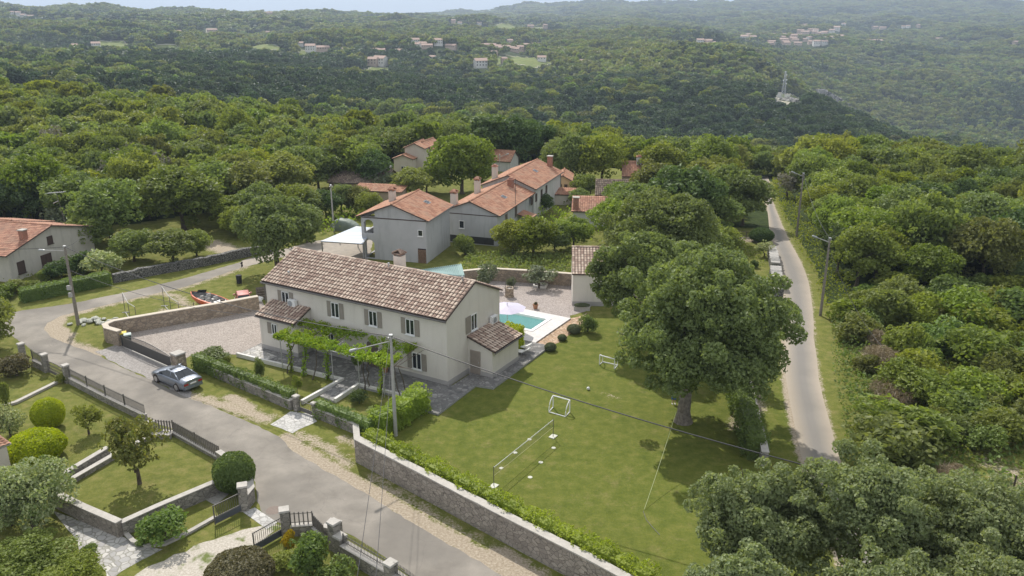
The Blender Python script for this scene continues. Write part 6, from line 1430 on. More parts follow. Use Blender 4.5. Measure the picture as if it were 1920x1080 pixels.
# ---- mast and rock on the wooded spur
mp = P(1468, 186); M_mast = simple('mast_steel', (.55, .56, .60), (.48, .49, .52), 1, .6, 0)
ms_ = thing('radio_mast', 'grey lattice radio mast on a bare rocky knoll of the wooded spur', 'mast', mp)
mb = MB(); hM = 26.0; cs = [(-1, -1), (1, -1), (1, 1), (-1, 1)]; w_at = lambda z: 1.9 - 1.5 * z / hM
for a, b in cs: mb.tube([mp + Vector((a * w_at(-2), b * w_at(-2), -3)), mp + Vector((a * w_at(hM), b * w_at(hM), hM))], .15, 4)
for k in range(10):
    z0_, z1_ = k * 2.6, (k + 1) * 2.6
    for i in range(4):
        a, b = cs[i], cs[(i + 1) % 4]; pa = mp + Vector((a[0] * w_at(z0_), a[1] * w_at(z0_), z0_)); pb = mp + Vector((b[0] * w_at(z1_), b[1] * w_at(z1_), z1_)); mb.tube([pa, pb], .075, 3); pc = mp + Vector((b[0] * w_at(z0_), b[1] * w_at(z0_), z0_)); mb.tube([pa, pc], .055, 3)
mb.build('lattice', [M_mast], ms_)
for dz, dx in ((17, -1.6), (17.5, 1.6), (22, .9), (25, -.6), (14, 1.4)):
    mb = MB(); mb.lathe(mp + Vector((dx, -.8, dz)), [(.1, 0), (.55, .1), (.6, .6), (.55, 1.1), (.1, 1.2)], 10); mb.build('antenna', [M_white], ms_)
for u, v, nm_, lb in ((1459, 182, 'equipment_hut', 'white equipment hut left of the radio mast'), (1476, 184, 'equipment_hut', 'white equipment hut right of the radio mast')):
    p = P(u, v); o = thing(nm_, lb, 'hut', p); mb = MB(); mb.cbox((p.x, p.y, p.z - 3), 4.6, 3.5, 6.4); mb.build('wall', [far_white], o); mb = MB(); mb.cbox((p.x, p.y, p.z + 3.4), 5.2, 4.1, .3); mb.build('roof', [M_cop], o)
M_rock = stone('rock_face', [(.30, .285, .27), (.40, .38, .36), (.22, .21, .20)], (.10, .10, .09), 6, .05, 1.0, .35)
def rockmass(name, label, u, v, wx, wy, hh, seed, sink=.35, kind=None):
    p = P(u, v); rs2 = np.random.RandomState(seed); v_, f_ = quadsphere((0, 0, 0), wx, wy, hh, 26); d = v_ / np.array([wx, wy, hh])
    nn = np.sin(d[:, 0] * 7 + seed) * np.sin(d[:, 2] * 9) * .12 + np.sin(d[:, 0] * 17 + d[:, 1] * 13) * .07 + rs2.rand(len(v_)) * .12; v_ = v_ * (1 + nn)[:, None]
    o = bpy.data.objects.new(name, npmesh(name, v_, f_, [M_rock])); link(o); o.location = (p.x, p.y, p.z - hh * sink + 1); return tag(o, label, 'rock', None, kind)
rockmass('rock_outcrop', 'pale bare rock below the radio mast', 1479, 190, 9, 7, 4, 1, .5); rockmass('rock_outcrop', 'small pale rock patch right of the mast rock', 1502, 197, 7, 5, 3, 2, .5); rockmass('rock_outcrop', 'low pale rock patch left below the mast', 1455, 196, 5, 4, 2.5, 3, .5)
cf = []
for i, (u, v, h_) in enumerate(((1532, 183, 16), (1548, 186, 18), (1562, 192, 17), (1578, 199, 15), (1594, 206, 13), (1610, 214, 11), (1628, 224, 8))):
    p = P(u, v + 9); cf.append((p.x, p.y, p.z + 4, h_))
mb = MB(); rs2 = random.Random(5); L_ = len(cf); Nn = 60; Mz = 12; vs = []
for i in range(Nn):
    t_ = i / (Nn - 1) * (L_ - 1); k = min(int(t_), L_ - 2); f = t_ - k; x, y, z, h_ = [cf[k][j] * (1 - f) + cf[k + 1][j] * f for j in range(4)]; jj = rs2.uniform(-2, 2)
    for j in range(Mz): vs.append((x + rs2.uniform(-.8, .8), y + jj + j * .8 + rs2.uniform(-1, 1), z - 4 + h_ * j / (Mz - 1)))
    vs.append((x, y + 30, z + h_ - 6))
W1 = Mz + 1; mb.add(vs, [(i * W1 + j, (i + 1) * W1 + j, (i + 1) * W1 + j + 1, i * W1 + j + 1) for i in range(Nn - 1) for j in range(Mz)]); tag(mb.build('cliff', [M_rock]), kind='structure')
# ------------------------------------------------------------------ fences, railings, gates
M_rail = simple('rail_dark', (.15, .14, .13), (.10, .095, .09), 5, .6, .1)
M_wrail = simple('rail_weathered', (.20, .18, .16), (.12, .11, .10), 6, .8, .2)
def pickets(mb, a, b, z0, z1, step=.14, w_=.035, rails=(.15, .85), tops=0):
    a = Vector(a); b = Vector(b); L = (b - a).length; n = max(2, int(L / step)); d = (b - a) / L
    for r_ in rails: z = z0 + (z1 - z0) * r_; mb.bar(a + Vector((0, 0, z)), b + Vector((0, 0, z)), .035, .04)
    for i in range(n + 1):
        p = a.lerp(b, i / n); zz = z1 + tops * math.sin(PI * i / n); mb.cbox((p.x, p.y, z0), w_, w_, zz - z0, math.atan2(d.y, d.x))
def fence(name, label, px, wh, wth, rh, step=.14, mat=None, wmat=None, pillars=(), ph=1.6, group=None, w_=.035, tops=0, cat='fence'):
    pts = PX(px); c = sum(pts, Vector()) / len(pts); o = thing(name, label, cat, c, group)
    mb = MB(); mb.wallpoly(pts, wth, -.1, wh, 0, 1, 0, .03, .05, 1.5); mb.build('base_wall', [wmat or W_grey, M_cop], o)
    for a, b in zip(pts[:-1], pts[1:]):
        mb = MB(); L = (b - a).length; n = max(1, round(L / 2.6))
        for i in range(n): p, q = a.lerp(b, i / n), a.lerp(b, (i + 1) / n); pickets(mb, p, q, wh + .05, wh + rh, step, w_, tops=tops); mb.cbox((p.x, p.y, wh + .05), .07, .07, rh + .03, 0)
        mb.build('railing', [mat or M_rail], o)
    return o
def pillar(name, label, u, v, wd, h, rz, mat=None, cap=True, cat='pillar'):
    p = P(u, v, 0.); o = thing(name, label, cat, p); mb = MB(); mb.cbox((p.x, p.y, -.1), wd, wd, h + .1, rz); mb.build('shaft', [mat or W_grey], o)
    if cap: mb = MB(); mb.cbox((p.x, p.y, h + .002), wd + .12, wd + .12, .1, rz, taper=.92); mb.build('cap', [M_cop], o)
    return o
sa = math.atan2(*(lambda d: (d.y, d.x))(P(240, 774, 0.) - P(133, 718, 0.)))
fence('railing_fence', 'short railed stone wall left of the iron gate by the reddish bush', [(64, 686), (84, 696)], .55, .25, .85, .12, w_=.026)
fence('railing_fence', 'long dark railed stone wall along the street beside the topiary garden', [(133, 719), (200, 754), (274, 790)], .5, .28, .85, .12, w_=.026)
fence('railing_fence', 'wooden picket railing round the upper corner of the square lawn', [(290, 812), (326, 815), (412, 863)], .22, .25, .85, .2, M_wrail, w_=.07)
fence('railing_fence', 'short picket railing on a wall right of the open iron gate', [(547, 1003), (588, 1000)], .62, .35, .85, .22, M_wrail, w_=.06)
fence('railing_fence', 'small picket railing turning back at the street corner, lower edge', [(589, 1000), (608, 1020)], .45, .3, .8, .16, M_wrail, w_=.06)
fence('railing_fence', 'wrought railing with curved tops on the broad pale wall at the bottom edge', [(646, 1042), (727, 1090), (800, 1140)], .75, .55, .6, .11, M_rail, W_grey, tops=.22, w_=.022)
pillar('gate_pillar', 'stone pillar left of the wrought iron garden gate, upper left', 88, 697, .42, 1.5, sa); pillar('gate_pillar', 'stone pillar right of the wrought iron garden gate, upper left', 128, 717, .42, 1.45, sa)
pillar('gate_pillar', 'stone pillar standing alone behind the reddish bush', 44, 672, .42, 1.3, sa); pillar('gate_pillar', 'white topped stone stub at the end of the long railed wall', 285, 815, .4, .95, sa)
pillar('gate_pillar', 'square stone pillar holding the right leaf of the open drive gate', 537, 1004, .48, 1.65, .3); pillar('gate_pillar', 'stone pillar holding the left leaf of the open drive gate', 459, 955, .5, 1.6, .3)
pillar('gate_pillar', 'tall stone pillar with pale cap beside the pedestrian gap, bottom edge', 629, 1030, .48, 1.7, sa); pillar('gate_pillar', 'lower stone block joined to the tall pillar at the bottom edge', 640, 1037, .5, 1.05, sa)
pillar('gate_pillar', 'pale capped stone pillar at the bottom edge under the curved railing', 734, 1098, .5, 1.35, sa)
pillar('gate_pillar', 'slim stone post left of the garden gate between the hedges', 557, 770, .34, 1.15, sa); pillar('gate_pillar', 'slim stone post right of the garden gate between the hedges', 591, 782, .3, 1.1, sa)
pillar('gate_pillar', 'broad rough stone pillar at the car end of the sliding gate', 337, 690, .85, 1.3, sa, W_tan)
wall('garden_wall', 'curved stone wall round the street corner behind the clipped ball bush', [(412, 870), (445, 893), (470, 920), (474, 940), (462, 955)], .32, .95, [W_grey, M_cop], capt=.05)
def gate(name, label, a, b, h, solid, mat, step=.14, arch=0., cat='gate', scroll=False, smat=None):
    a, b = P(*a, 0.), P(*b, 0.); o = thing(name, label, cat, (a + b) / 2); d = (b - a).normalized(); L = (b - a).length; n = max(3, int(L / step))
    mb = MB()
    top = lambda f: h + arch * math.sin(PI * f)
    for p in (a, b): mb.cbox((p.x, p.y, .05), .06, .06, h, math.atan2(d.y, d.x))
    mb.bar(a + Vector((0, 0, .08)), b + Vector((0, 0, .08)), .04, .05); m_ = 14
    for i in range(m_): p, q = a.lerp(b, i / m_), a.lerp(b, (i + 1) / m_); mb.bar(p + Vector((0, 0, top(i / m_))), q + Vector((0, 0, top((i + 1) / m_))), .04, .05)
    mb.bar(a + Vector((0, 0, solid)), b + Vector((0, 0, solid)), .04, .05)
    mb.build('frame', [mat], o); mb = MB()
    for i in range(1, n):
        p = a.lerp(b, i / n); mb.cbox((p.x, p.y, solid), .022, .022, top(i / n) - solid, 0)
        if scroll:
            for k in range(2):
                c = p + Vector((0, 0, solid + .2 + k * .3)); ring = [c + d * .07 * math.cos(t) + Vector((0, 0, .1 * math.sin(t))) for t in np.linspace(0, 6.28, 9)]; mb.tube(ring, .012, 4)
    mb.build('bars', [mat], o)
    if solid > .15: mb = MB(); mb.bar(a.lerp(b, .02) + Vector((0, 0, .1)), b.lerp(a, .02) + Vector((0, 0, .1)), .02, solid - .12); mb.build('panel', [smat or mat], o)
    return o
M_gate = simple('gate_anthracite', (.085, .08, .078), (.07, .066, .064), 3, .5, .05); M_panel = simple('gate_panel_blue_grey', (.10, .11, .13), (.08, .088, .10), 3, .5, .05)
gate('sliding_gate', 'wide anthracite sliding gate with arched bars at the courtyard entrance', (230, 650), (324, 691), 1.0, .92, M_gate, .12, .38)
gate('garden_gate', 'wrought iron scroll gate between two stone pillars, upper left garden', (92, 699), (124, 715), 1.0, .3, M_wrail, .2, .12, scroll=True)
gate('garden_gate', 'small dark metal gate between the two hedges of the farmhouse', (563, 772), (587, 781), .9, .35, M_rail, .2)
gate('drive_gate', 'open iron gate leaf with grey panel standing over the lawn edge', (461, 956), (404, 985), 1.25, .48, M_rail, .13, smat=M_panel)
gate('drive_gate', 'open iron gate leaf with two dark panels left of the square pillar', (530, 1006), (478, 1036), 1.2, .46, M_rail, .13, smat=M_panel)
fp = thing('rail_fence', 'thin rail fence round the brown vegetable bed left of the lane', 'fence', P(1380, 447))
a_, b_ = P(1335, 445), P(1420, 451)
for k in range(9): q = a_.lerp(b_, k / 8); mb = MB(); mb.tube([q, q + Vector((0, 0, 1.1))], .05, 5); mb.build('post', [M_trim], fp)
for z in (.5, 1.0): mb = MB(); mb.bar(a_ + Vector((0, 0, z)), b_ + Vector((0, 0, z)), .04, .06); mb.build('rail', [M_trim], fp)
# ------------------------------------------------------------------ poles, lamps, cables
M_pole = simple('pole_concrete', (.42, .41, .40), (.34, .33, .32), 4, .8, .1); M_wood = simple('pole_wood', (.27, .24, .21), (.17, .15, .13), 6, .9, .3); M_cable = simple('cable_black', (.045, .045, .05), (.035, .035, .04), 3, .5, 0)
def streetlamp(name, label, u, v, h, lamp=None, mat=None, r=.14, cat='street lamp', z=None, boxes=False):
    p = P(u, v); o = thing(name, label, cat, p); mb = MB(); mb.tube([p + Vector((0, 0, -.3)), p + Vector((0, 0, h * .5)), p + Vector((0, 0, h))], [r, r * .8, r * .6], 10); mb.build('pole', [mat or M_pole], o)
    tp_ = p + Vector((0, 0, h))
    if lamp is not None:
        s_ = tp_ + Vector((0, 0, -.35)); e_ = p + Vector(lamp) + Vector((0, 0, h)); mb = MB(); mb.tube([s_, e_], .04, 6); arm_ = mb.build('arm', [M_pole], o)
        d = (e_ - s_).normalized(); mb = MB(); mb.tube([e_, e_ + d * .15, e_ + d * .55, e_ + d * .62], [.05, .10, .10, .04], 8); mb.build('lamp_head', [M_metal], o)
    mb = MB(); mb.cbox((tp_.x, tp_.y, tp_.z + .01), .22, .22, .1); mb.tube([tp_ + Vector((-.2, 0, -.12)), tp_ + Vector((.2, 0, -.12))], .03, 5); mb.build('insulator', [M_metal], o)
    if boxes:
        for z_, s_ in ((3.55, .38), (2.85, .3)): mb = MB(); mb.cbox((p.x - .1, p.y - .26, p.z + z_), s_, .2, .42); mb.build('fuse_box', [M_pole], o)
    return tp_
topB = streetlamp('street_lamp', 'tall pale lamp pole in front of the farmhouse pergola', 742, 817, 7.45, (-1.9, -1.9, -.15), M_pole)
topA = streetlamp('utility_pole', 'weathered utility pole with fuse boxes on the grass at the street bend', 147, 609, 7.6, (-1.9, .1, -.35), M_wood, .17, 'utility pole', boxes=True)
topD = streetlamp('street_lamp', 'nearer lamp pole on the right side of the lane among the trees', 1538, 592, 7.7, (-1.25, -.2, .15), M_wood, .15)
topE = streetlamp('street_lamp', 'farther lamp pole on the right side of the lane', 1493, 446, 8.4, (-1.1, -.2, .1), M_wood, .15)
topG = streetlamp('utility_pole', 'grey pole with a white lamp box beside the covered car', 626, 434, 6.2, (.1, -.4, -.1), M_pole, .13, 'utility pole')
topH = streetlamp('utility_pole', 'thin dark pole between the grey house and the cream cottage', 735, 366, 4.6, None, M_wood, .1, 'utility pole')
topI = streetlamp('street_lamp', 'small lamp post beside the little hipped cottage', 937, 326, 3.4, (1.1, 0, .05), M_pole, .08)
def cable(label, a, b, sag, r=.025, mat=None, name='power_cable', cat='cable', n=24):
    a = Vector(a); b = Vector(b); mb = MB(); pts = []
    for i in range(n + 1): t = i / n; q = a.lerp(b, t); q.z -= sag * 4 * t * (1 - t); pts.append(q)
    mb.tube(pts, r, 5); return tag(mb.build(name, [mat or M_cable], None, False, 'base'), label, cat)
cable('overhead cable from the utility pole at the bend to the lamp pole', topA, topB, 1.1, .03)
cable('thin service cable from the utility pole to the left lean-to', topA + Vector((0, 0, -2.2)), mh.M @ Vector((.2, -1.8, 3.0)), .7, .02)
cable('overhead cable from the lamp pole across the mown lawn to the right', topB, P(1995, 988, 5.5), .8, .035)
cable('left one of two thin cables running from the lamp pole towards the camera', topB + Vector((-.1, 0, -.2)), (-5.6, 19, 6.0), .5, .014)
cable('right one of two thin cables running from the lamp pole towards the camera', topB + Vector((.1, 0, -.2)), (-4.6, 19, 6.0), .5, .014)
cable('cable between the two lamp poles beside the lane', topD, topE, .8, .02)
cable('slack cable from the lane lamp pole into the overgrown slope', topD + Vector((0, 0, -.8)), P(1700, 690, 1.0), 1.6, .022)
cable('cable crossing in front of the bungalow gable to the utility pole', topA, lh.M @ Vector((0, 1.2, 2.7)), .3, .018)
cable('cable from the utility pole off the left edge', topA, (-62, 78, 7.0), .6, .02)
cable('cable between the grey pole and the thin dark pole', topG, topH, .5, .018)
cable('lower cable at the bottom right corner', (17.5, 28, 6.6), (30, 25.5, 6.0), .3, .02)
ta = thing('tv_aerial', 'tall television aerial rising from the bungalow roof', 'aerial', lh.M @ Vector((.6, 3.2, 3.9)))
b0 = lh.M @ Vector((.6, 3.2, 3.9)); tb_ = b0 + Vector((-.5, 0, 4.1)); mb = MB(); mb.tube([b0, tb_], .035, 6); mb.build('mast', [M_rail], ta)
mb = MB(); mb.tube([tb_ + Vector((-1.1, .2, -.12)), tb_ + Vector((1.2, -.2, .12))], .03, 5)
for k in range(9): q = tb_ + Vector((-1.1 + .27 * k, .2 - .045 * k, -.12 + .027 * k)); mb.tube([q + Vector((-.05, -.4, 0)), q + Vector((.05, .4, 0))], .015, 4)
mb.tube([tb_ + Vector((-.6, .1, -1.3)), tb_ + Vector((.1, 0, -1.0))], .05, 5); mb.build('antenna', [M_metal], ta)
ta2 = thing('tv_aerial', 'thin aerial mast on the wall of the lower grey house', 'aerial', g2.M @ Vector((6.0, -.3, 2.5))); mb = MB(); q = g2.M @ Vector((6.0, -.3, 2.5)); mb.tube([q, q + Vector((0, 0, 5.0))], .035, 5); mb.tube([q + Vector((-.3, 0, 4.6)), q + Vector((.3, 0, 4.6))], .02, 4); mb.build('mast', [M_rail], ta2)
# ------------------------------------------------------------------ lawn things
M_pipe2 = simple('disc_pale', (.55, .55, .47), (.47, .47, .40), 4, .6, 0)
M_tube = simple('tube_white', (.80, .80, .80), (.74, .74, .74), 4, .4, 0)
def goal(label, n1, n2, f1, f2, h, curve_near=True):
    """n*: near base points, f*: far base points; posts stand on one side, curved stays reach the other"""
    n1, n2, f1, f2 = [P(*q, 0.) + Vector((0, 0, .03)) for q in (n1, n2, f1, f2)]; o = thing('football_goal', label, 'goal', (n1 + n2 + f1 + f2) / 4)
    U = Vector((0, 0, h)); s1, s2, t1, t2 = (f1, f2, n1, n2) if curve_near else (n1, n2, f1, f2)
    mb = MB(); mb.tube([s1, s1 + U], .045, 8); mb.build('post', [M_tube], o); mb = MB(); mb.tube([s2, s2 + U], .045, 8); mb.build('post', [M_tube], o)
    mb = MB(); mb.tube([s1 + U, s2 + U], .045, 8); mb.build('crossbar', [M_tube], o)
    mb = MB(); mb.tube([s1, t1, t2, s2], .04, 8); mb.build('base_bar', [M_tube], o)
    for s_, t_ in ((s1, t1), (s2, t2)):
        pts = [s_ + U * math.cos(a) + (t_ - s_) * math.sin(a) for a in np.linspace(0, PI / 2, 9)]; mb = MB(); mb.tube(pts, .035, 8); mb.build('stay', [M_tube], o)
goal('larger white tubular goal with curved sides near the volleyball net', (1029, 773), (1060, 782), (1037, 764), (1068, 773), .95, True)
goal('smaller white tubular goal by the shadow edge of the huge tree', (1124, 684), (1152, 692), (1130, 679), (1158, 685), .85, False)
p = P(1103, 731, 0.); v, f = quadsphere((0, 0, 0), .13, .13, .13, 14); 
m, t, b = nm('ball_panels'); vo = N(t, 'ShaderNodeTexVoronoi', i_Scale=9); t.links.new(coord(t), vo.inputs['Vector']); t.links.new(ramp(t, vo.outputs['Distance'], [(.18, (.05, .05, .05)), (.24, (.8, .8, .8))]), b.inputs['Base Color'])
o = bpy.data.objects.new('football', npmesh('football', v, f, [m], smooth=True)); link(o); o.location = p + Vector((0, 0, .13)); tag(o, 'white football lying on the mown lawn between the goals', 'ball')
vn = thing('volleyball_net', 'low volleyball net with white tape on two thin posts', 'net', (P(926, 915, 0.) + P(1037, 818, 0.)) / 2)
a_, b_ = P(926, 912, 0.), P(1037, 819, 0.); hN = 1.35
for q in (a_, b_): mb = MB(); mb.tube([q, q + Vector((0, 0, hN + .05))], .025, 6); mb.build('post', [M_rail], vn)
for q in (a_, b_):
    mb = MB(); d = (b_ - a_).normalized(); an_ = math.atan2(d.y, d.x); mb.cbox((q.x, q.y, .01), .55, .42, .04, an_); mb.build('base_plate', [M_pipe2], vn)
mb = MB(); mb.bar(a_ + Vector((0, 0, hN - .06)), b_ + Vector((0, 0, hN - .06)), .012, .06); mb.build('tape', [M_tube], vn); mb = MB(); mb.bar(a_ + Vector((0, 0, hN - .62)), b_ + Vector((0, 0, hN - .62)), .012, .03); mb.build('tape', [simple('tape_yellow', (.5, .48, .25), (.45, .43, .22))], vn)
mb = MB()
for i in range(46): q = a_.lerp(b_, i / 45); mb.tube([q + Vector((0, 0, hN - .6)), q + Vector((0, 0, hN - .06))], .004, 3, cap=False)
for k in range(5): z = hN - .15 - k * .1; mb.tube([a_ + Vector((0, 0, z)), b_ + Vector((0, 0, z))], .004, 3)
mb.build('mesh', [M_rail], vn)
for i, (u, v_) in enumerate(((993, 824), (966, 849), (940, 878), (1038, 840), (1014, 867), (994, 895))):
    mb = MB(); q = P(u, v_, 0.); mb.lathe((q.x, q.y, 0), [(.15, .0), (.15, .02), (.13, .03)], 16)
    tag(mb.build('marker_disc', [MAT['coping_white'] if False else M_pipe2]), ['disc under the net, farthest of the three on the net line', 'disc on the net line, middle of the three', 'disc on the net line, nearest the hedge', 'disc on the grass right of the net, farthest from the camera', 'disc on the grass right of the net, middle one', 'disc on the grass right of the net, nearest the camera'][i], 'marker', 'white marker discs around the volleyball net')
M_rope = simple('rope_pale', (.42, .46, .25), (.38, .4, .22), 9, .8, 0)
cable('pale rope running down from the huge lawn tree to the grass', P(1268, 772, 3.0) + Vector((0, 0, 0)), P(1208, 955, .05), .15, .015, M_rope, 'rope', 'rope')
mb = MB(); mb.tube([P(1206, 958, .02), P(1212, 975, .03), P(1225, 990, .02), P(1237, 1003, .02)], .015, 5); tag(mb.build('rope', [M_cable]), 'dark loose rope end lying on the lawn beyond the pale rope', 'rope')
# ------------------------------------------------------------------ cars
M_tyre = simple('tyre', (.03, .03, .03), (.022, .022, .022), 9, .85, .2); M_rim = simple('rim_silver', (.6, .6, .62), (.45, .45, .47), 6, .35, 0, metal=.8)
def paint(name, c, met=.6, r=.28):
    m, t, b = nm(name); b.inputs['Base Color'].default_value = (*c, 1); b.inputs['Metallic'].default_value = met; b.inputs['Roughness'].default_value = r; b.inputs['Coat Weight'].default_value = .6; b.inputs['Coat Roughness'].default_value = .1
    f = noise(t, coord(t), 3, 3); t.links.new(mixc(t, f, tuple(x * .9 for x in c), tuple(min(1, x * 1.1) for x in c)), b.inputs['Base Color']); return m
def car(name, label, pos, ang, L, Wd, Hh, prof, cab, pm, wheelx, wr=.32, red=True, roofbox=False, coupe=True):
    """local x forward from the rear bumper; prof: stations (x, half width, z low, z shoulder, z crown)"""
    o = thing(name, label, 'car', pos); M_ = frame(pos, ang) @ Matrix.Translation((-L / 2, 0, 0)); mb = MB(M_); vs = []; fs = []
    for x, w_, zl, zs, zc in prof:
        half = [(0, zl), (w_ * .86, zl), (w_ * .97, zl + .08), (w_, zl + (zs - zl) * .45), (w_ * .985, zs - .06), (w_ * .93, zs), (w_ * .6, zs + (zc - zs) * .75), (0, zc)]
        ring = half + [(-y, z) for y, z in reversed(half[1:-1])]
        vs += [(x, y, z) for y, z in ring]
    K = 14; n = len(prof)
    for i in range(n - 1):
        for k in range(K): k2 = (k + 1) % K; fs.append((i * K + k, (i + 1) * K + k, (i + 1) * K + k2, i * K + k2))
    fs.append(tuple(range(K))); fs.append(tuple(reversed(range((n - 1) * K, n * K)))); mb.add(vs, fs)
    body = mb.build('body', [pm], o, smooth=True)
    try: body.data.set_sharp_from_angle(angle=rad(38))
    except Exception: pass
    xr, xf, wb, zb, xr2, xf2, wt, zt = cab                    # belt rear/front x, half width, z; roof rear/front x, half width, z
    B = [(xr, wb, zb), (xf, wb, zb), (xf, -wb, zb), (xr, -wb, zb)]; T = [(xr2, wt, zt - .05), (xf2, wt, zt - .06), (xf2, -wt, zt - .06), (xr2, -wt, zt - .05)]
    mb = MB(M_); mb.add(B + T, [(0, 1, 5, 4), (1, 2, 6, 5), (2, 3, 7, 6), (3, 0, 4, 7)]); mb.build('windows', [GL], o)
    mb = MB(M_)                                               # pillars and roof
    for i in range(4): mb.tube([Vector(B[i]), Vector(T[i])], .045, 5)
    xm = (xr2 * .55 + xf2 * .45); bm = xr + (xf - xr) * .42
    for s_ in (-1, 1): mb.tube([(bm, s_ * wb, zb), (xm, s_ * wt, zt - .05)], .035, 5)
    for i in range(4): mb.tube([Vector(T[i]), Vector(T[(i + 1) % 4])], .04, 5); 
    g = 6; vs = []
    for i in range(g + 1):
        for j in range(g + 1):
            fx, fy = i / g, j / g * 2 - 1; vs.append((xr2 + (xf2 - xr2) * fx, fy * wt, zt - .04 + .06 * (1 - fy * fy) * (1 - (2 * fx - 1) ** 2 * .5)))
    mb.add(vs, [(i * (g + 1) + j, (i + 1) * (g + 1) + j, (i + 1) * (g + 1) + j + 1, i * (g + 1) + j + 1) for i in range(g) for j in range(g)])
    mb.build('roof', [pm], o, smooth=True)
    for x_ in wheelx:
        for s_ in (-1, 1):
            y0 = s_ * (Wd / 2 - .2); y1 = s_ * (Wd / 2 + .005); mb = MB(M_); mb.tube([(x_, y0, wr), (x_, y0 + s_ * .02, wr), (x_, y1 - s_ * .02, wr), (x_, y1, wr)], [wr * .9, wr, wr, wr * .9], 20); wo_ = mb.build('wheel', [M_tyre], o)
            mb = MB(M_); mb.tube([(x_, y1, wr), (x_, y1 + s_ * .012, wr)], wr * .68, 20)
            wq = mb.build('rim', [M_rim], wo_)
            mb = MB(M_); mb.tube([(x_, y0 + s_ * .17, wr + .02), (x_, y1 - s_ * .012, wr + .02)], wr * 1.17, 20); mb.build('wheel_arch', [M_trim], o)
    zs = prof[0][3]; w_ = prof[0][1]
    M_tail = simple('tail_red', (.35, .02, .025), (.28, .015, .02), 6, .3, 0) if 'tail_red' not in MAT else MAT['tail_red']
    for s_ in (-1, 1):
        mb = MB(M_); a, b = sorted((s_ * w_ * .55, s_ * w_ * .97)); mb.box(prof[0][0] - .03, prof[0][0] + .12, a, b, zs - .24, zs - .10); mb.build('tail_light', [M_tail], o)
        a, b = sorted((s_ * prof[-1][1] * .5, s_ * prof[-1][1] * .95)); mb = MB(M_); mb.box(prof[-1][0] - .12, prof[-1][0] + .02, a, b, prof[-1][3] - .16, prof[-1][3] - .04); mb.build('headlight', [M_white], o)
        mb = MB(M_); mb.cbox((xf - .25, s_ * (wb + .14), zb + .02), .14, .2, .13); mb.build('mirror', [pm], o)
    mb = MB(M_); mb.box(prof[0][0] - .035, prof[0][0] + .02, -.26, .26, zs - .22, zs - .11); mb.build('number_plate', [M_white], o)
    mb = MB(M_); mb.box(prof[0][0] - .08, prof[0][0] + .1, -w_ * .95, w_ * .95, .30, .46); mb.build('bumper', [pm], o)
    if roofbox: mb = MB(M_); mb.box(xf2 - .42, xf2 - .12, -wt * .75, wt * .75, zt + .012, zt + .035); mb.build('sunroof', [GL], o)
    return o
FW, RW = P(298, 717, 0.), P(334, 733, 0.); dr = (FW - RW).normalized(); rt = Vector((dr.y, -dr.x, 0)); wm_ = (FW + RW) / 2 + rt * .78
profS = [(0, .80, .30, .86, .98), (.10, .86, .22, .90, 1.02), (.55, .90, .20, .93, 1.03), (1.1, .91, .20, .93, 1.0), (2.0, .91, .19, .92, .98), (3.1, .91, .19, .90, .96), (3.7, .90, .20, .84, .92), (4.2, .87, .22, .76, .83), (4.5, .80, .25, .66, .72), (4.62, .66, .30, .58, .62)]
car('parked_car', 'silver-blue coupe parked with tail to us beside the hedge', wm_ + dr * .05, math.atan2(dr.y, dr.x), 4.62, 1.82, 1.38, profS, (.55, 3.45, .82, .92, 1.5, 2.5, .58, 1.36), paint('paint_silver_blue', (.21, .235, .285), .6, .3), (.95, 3.72), .33, roofbox=True)
profR = [(0, .64, .34, .82, .88), (.08, .70, .26, .84, .9), (.5, .72, .24, .86, .92), (1.6, .72, .22, .86, .9), (2.4, .72, .22, .84, .9), (2.9, .70, .24, .78, .86), (3.2, .66, .30, .68, .74), (3.3, .58, .34, .6, .64)]
p = P(457, 570, 0.); car('parked_car', 'old faded red hatchback parked behind the courtyard wall', p, rad(112), 3.3, 1.45, 1.4, profR, (.12, 2.4, .66, .86, .35, 1.85, .55, 1.42), paint('paint_faded_red', (.36, .10, .085), .1, .5), (.55, 2.65), .27)
cv = P(648, 431); v, f = quadsphere((0, 0, 0), 1, 1, 1, 22, -.02); d = v.copy(); sg = lambda x, e: np.sign(x) * np.abs(x) ** e
v[:, 0] = sg(d[:, 0], .55) * 2.1; v[:, 1] = sg(d[:, 1], .55) * .95; v[:, 2] = sg(np.maximum(d[:, 2], 0), .6) * (1.05 + .45 * np.exp(-((d[:, 0] + .15) * 2) ** 2)) + .03 * np.sin(d[:, 0] * 25); v[:, 2] = np.maximum(v[:, 2], -.02)
o = bpy.data.objects.new('covered_car', npmesh('covered_car', v, f, [simple('tarp_grey_green', (.20, .235, .20), (.13, .16, .13), 2.5, .6, .4)], smooth=True)); link(o); o.location = cv; o.rotation_euler = (0, 0, -.35); tag(o, 'car under a grey-green tarpaulin near the carport', 'car')
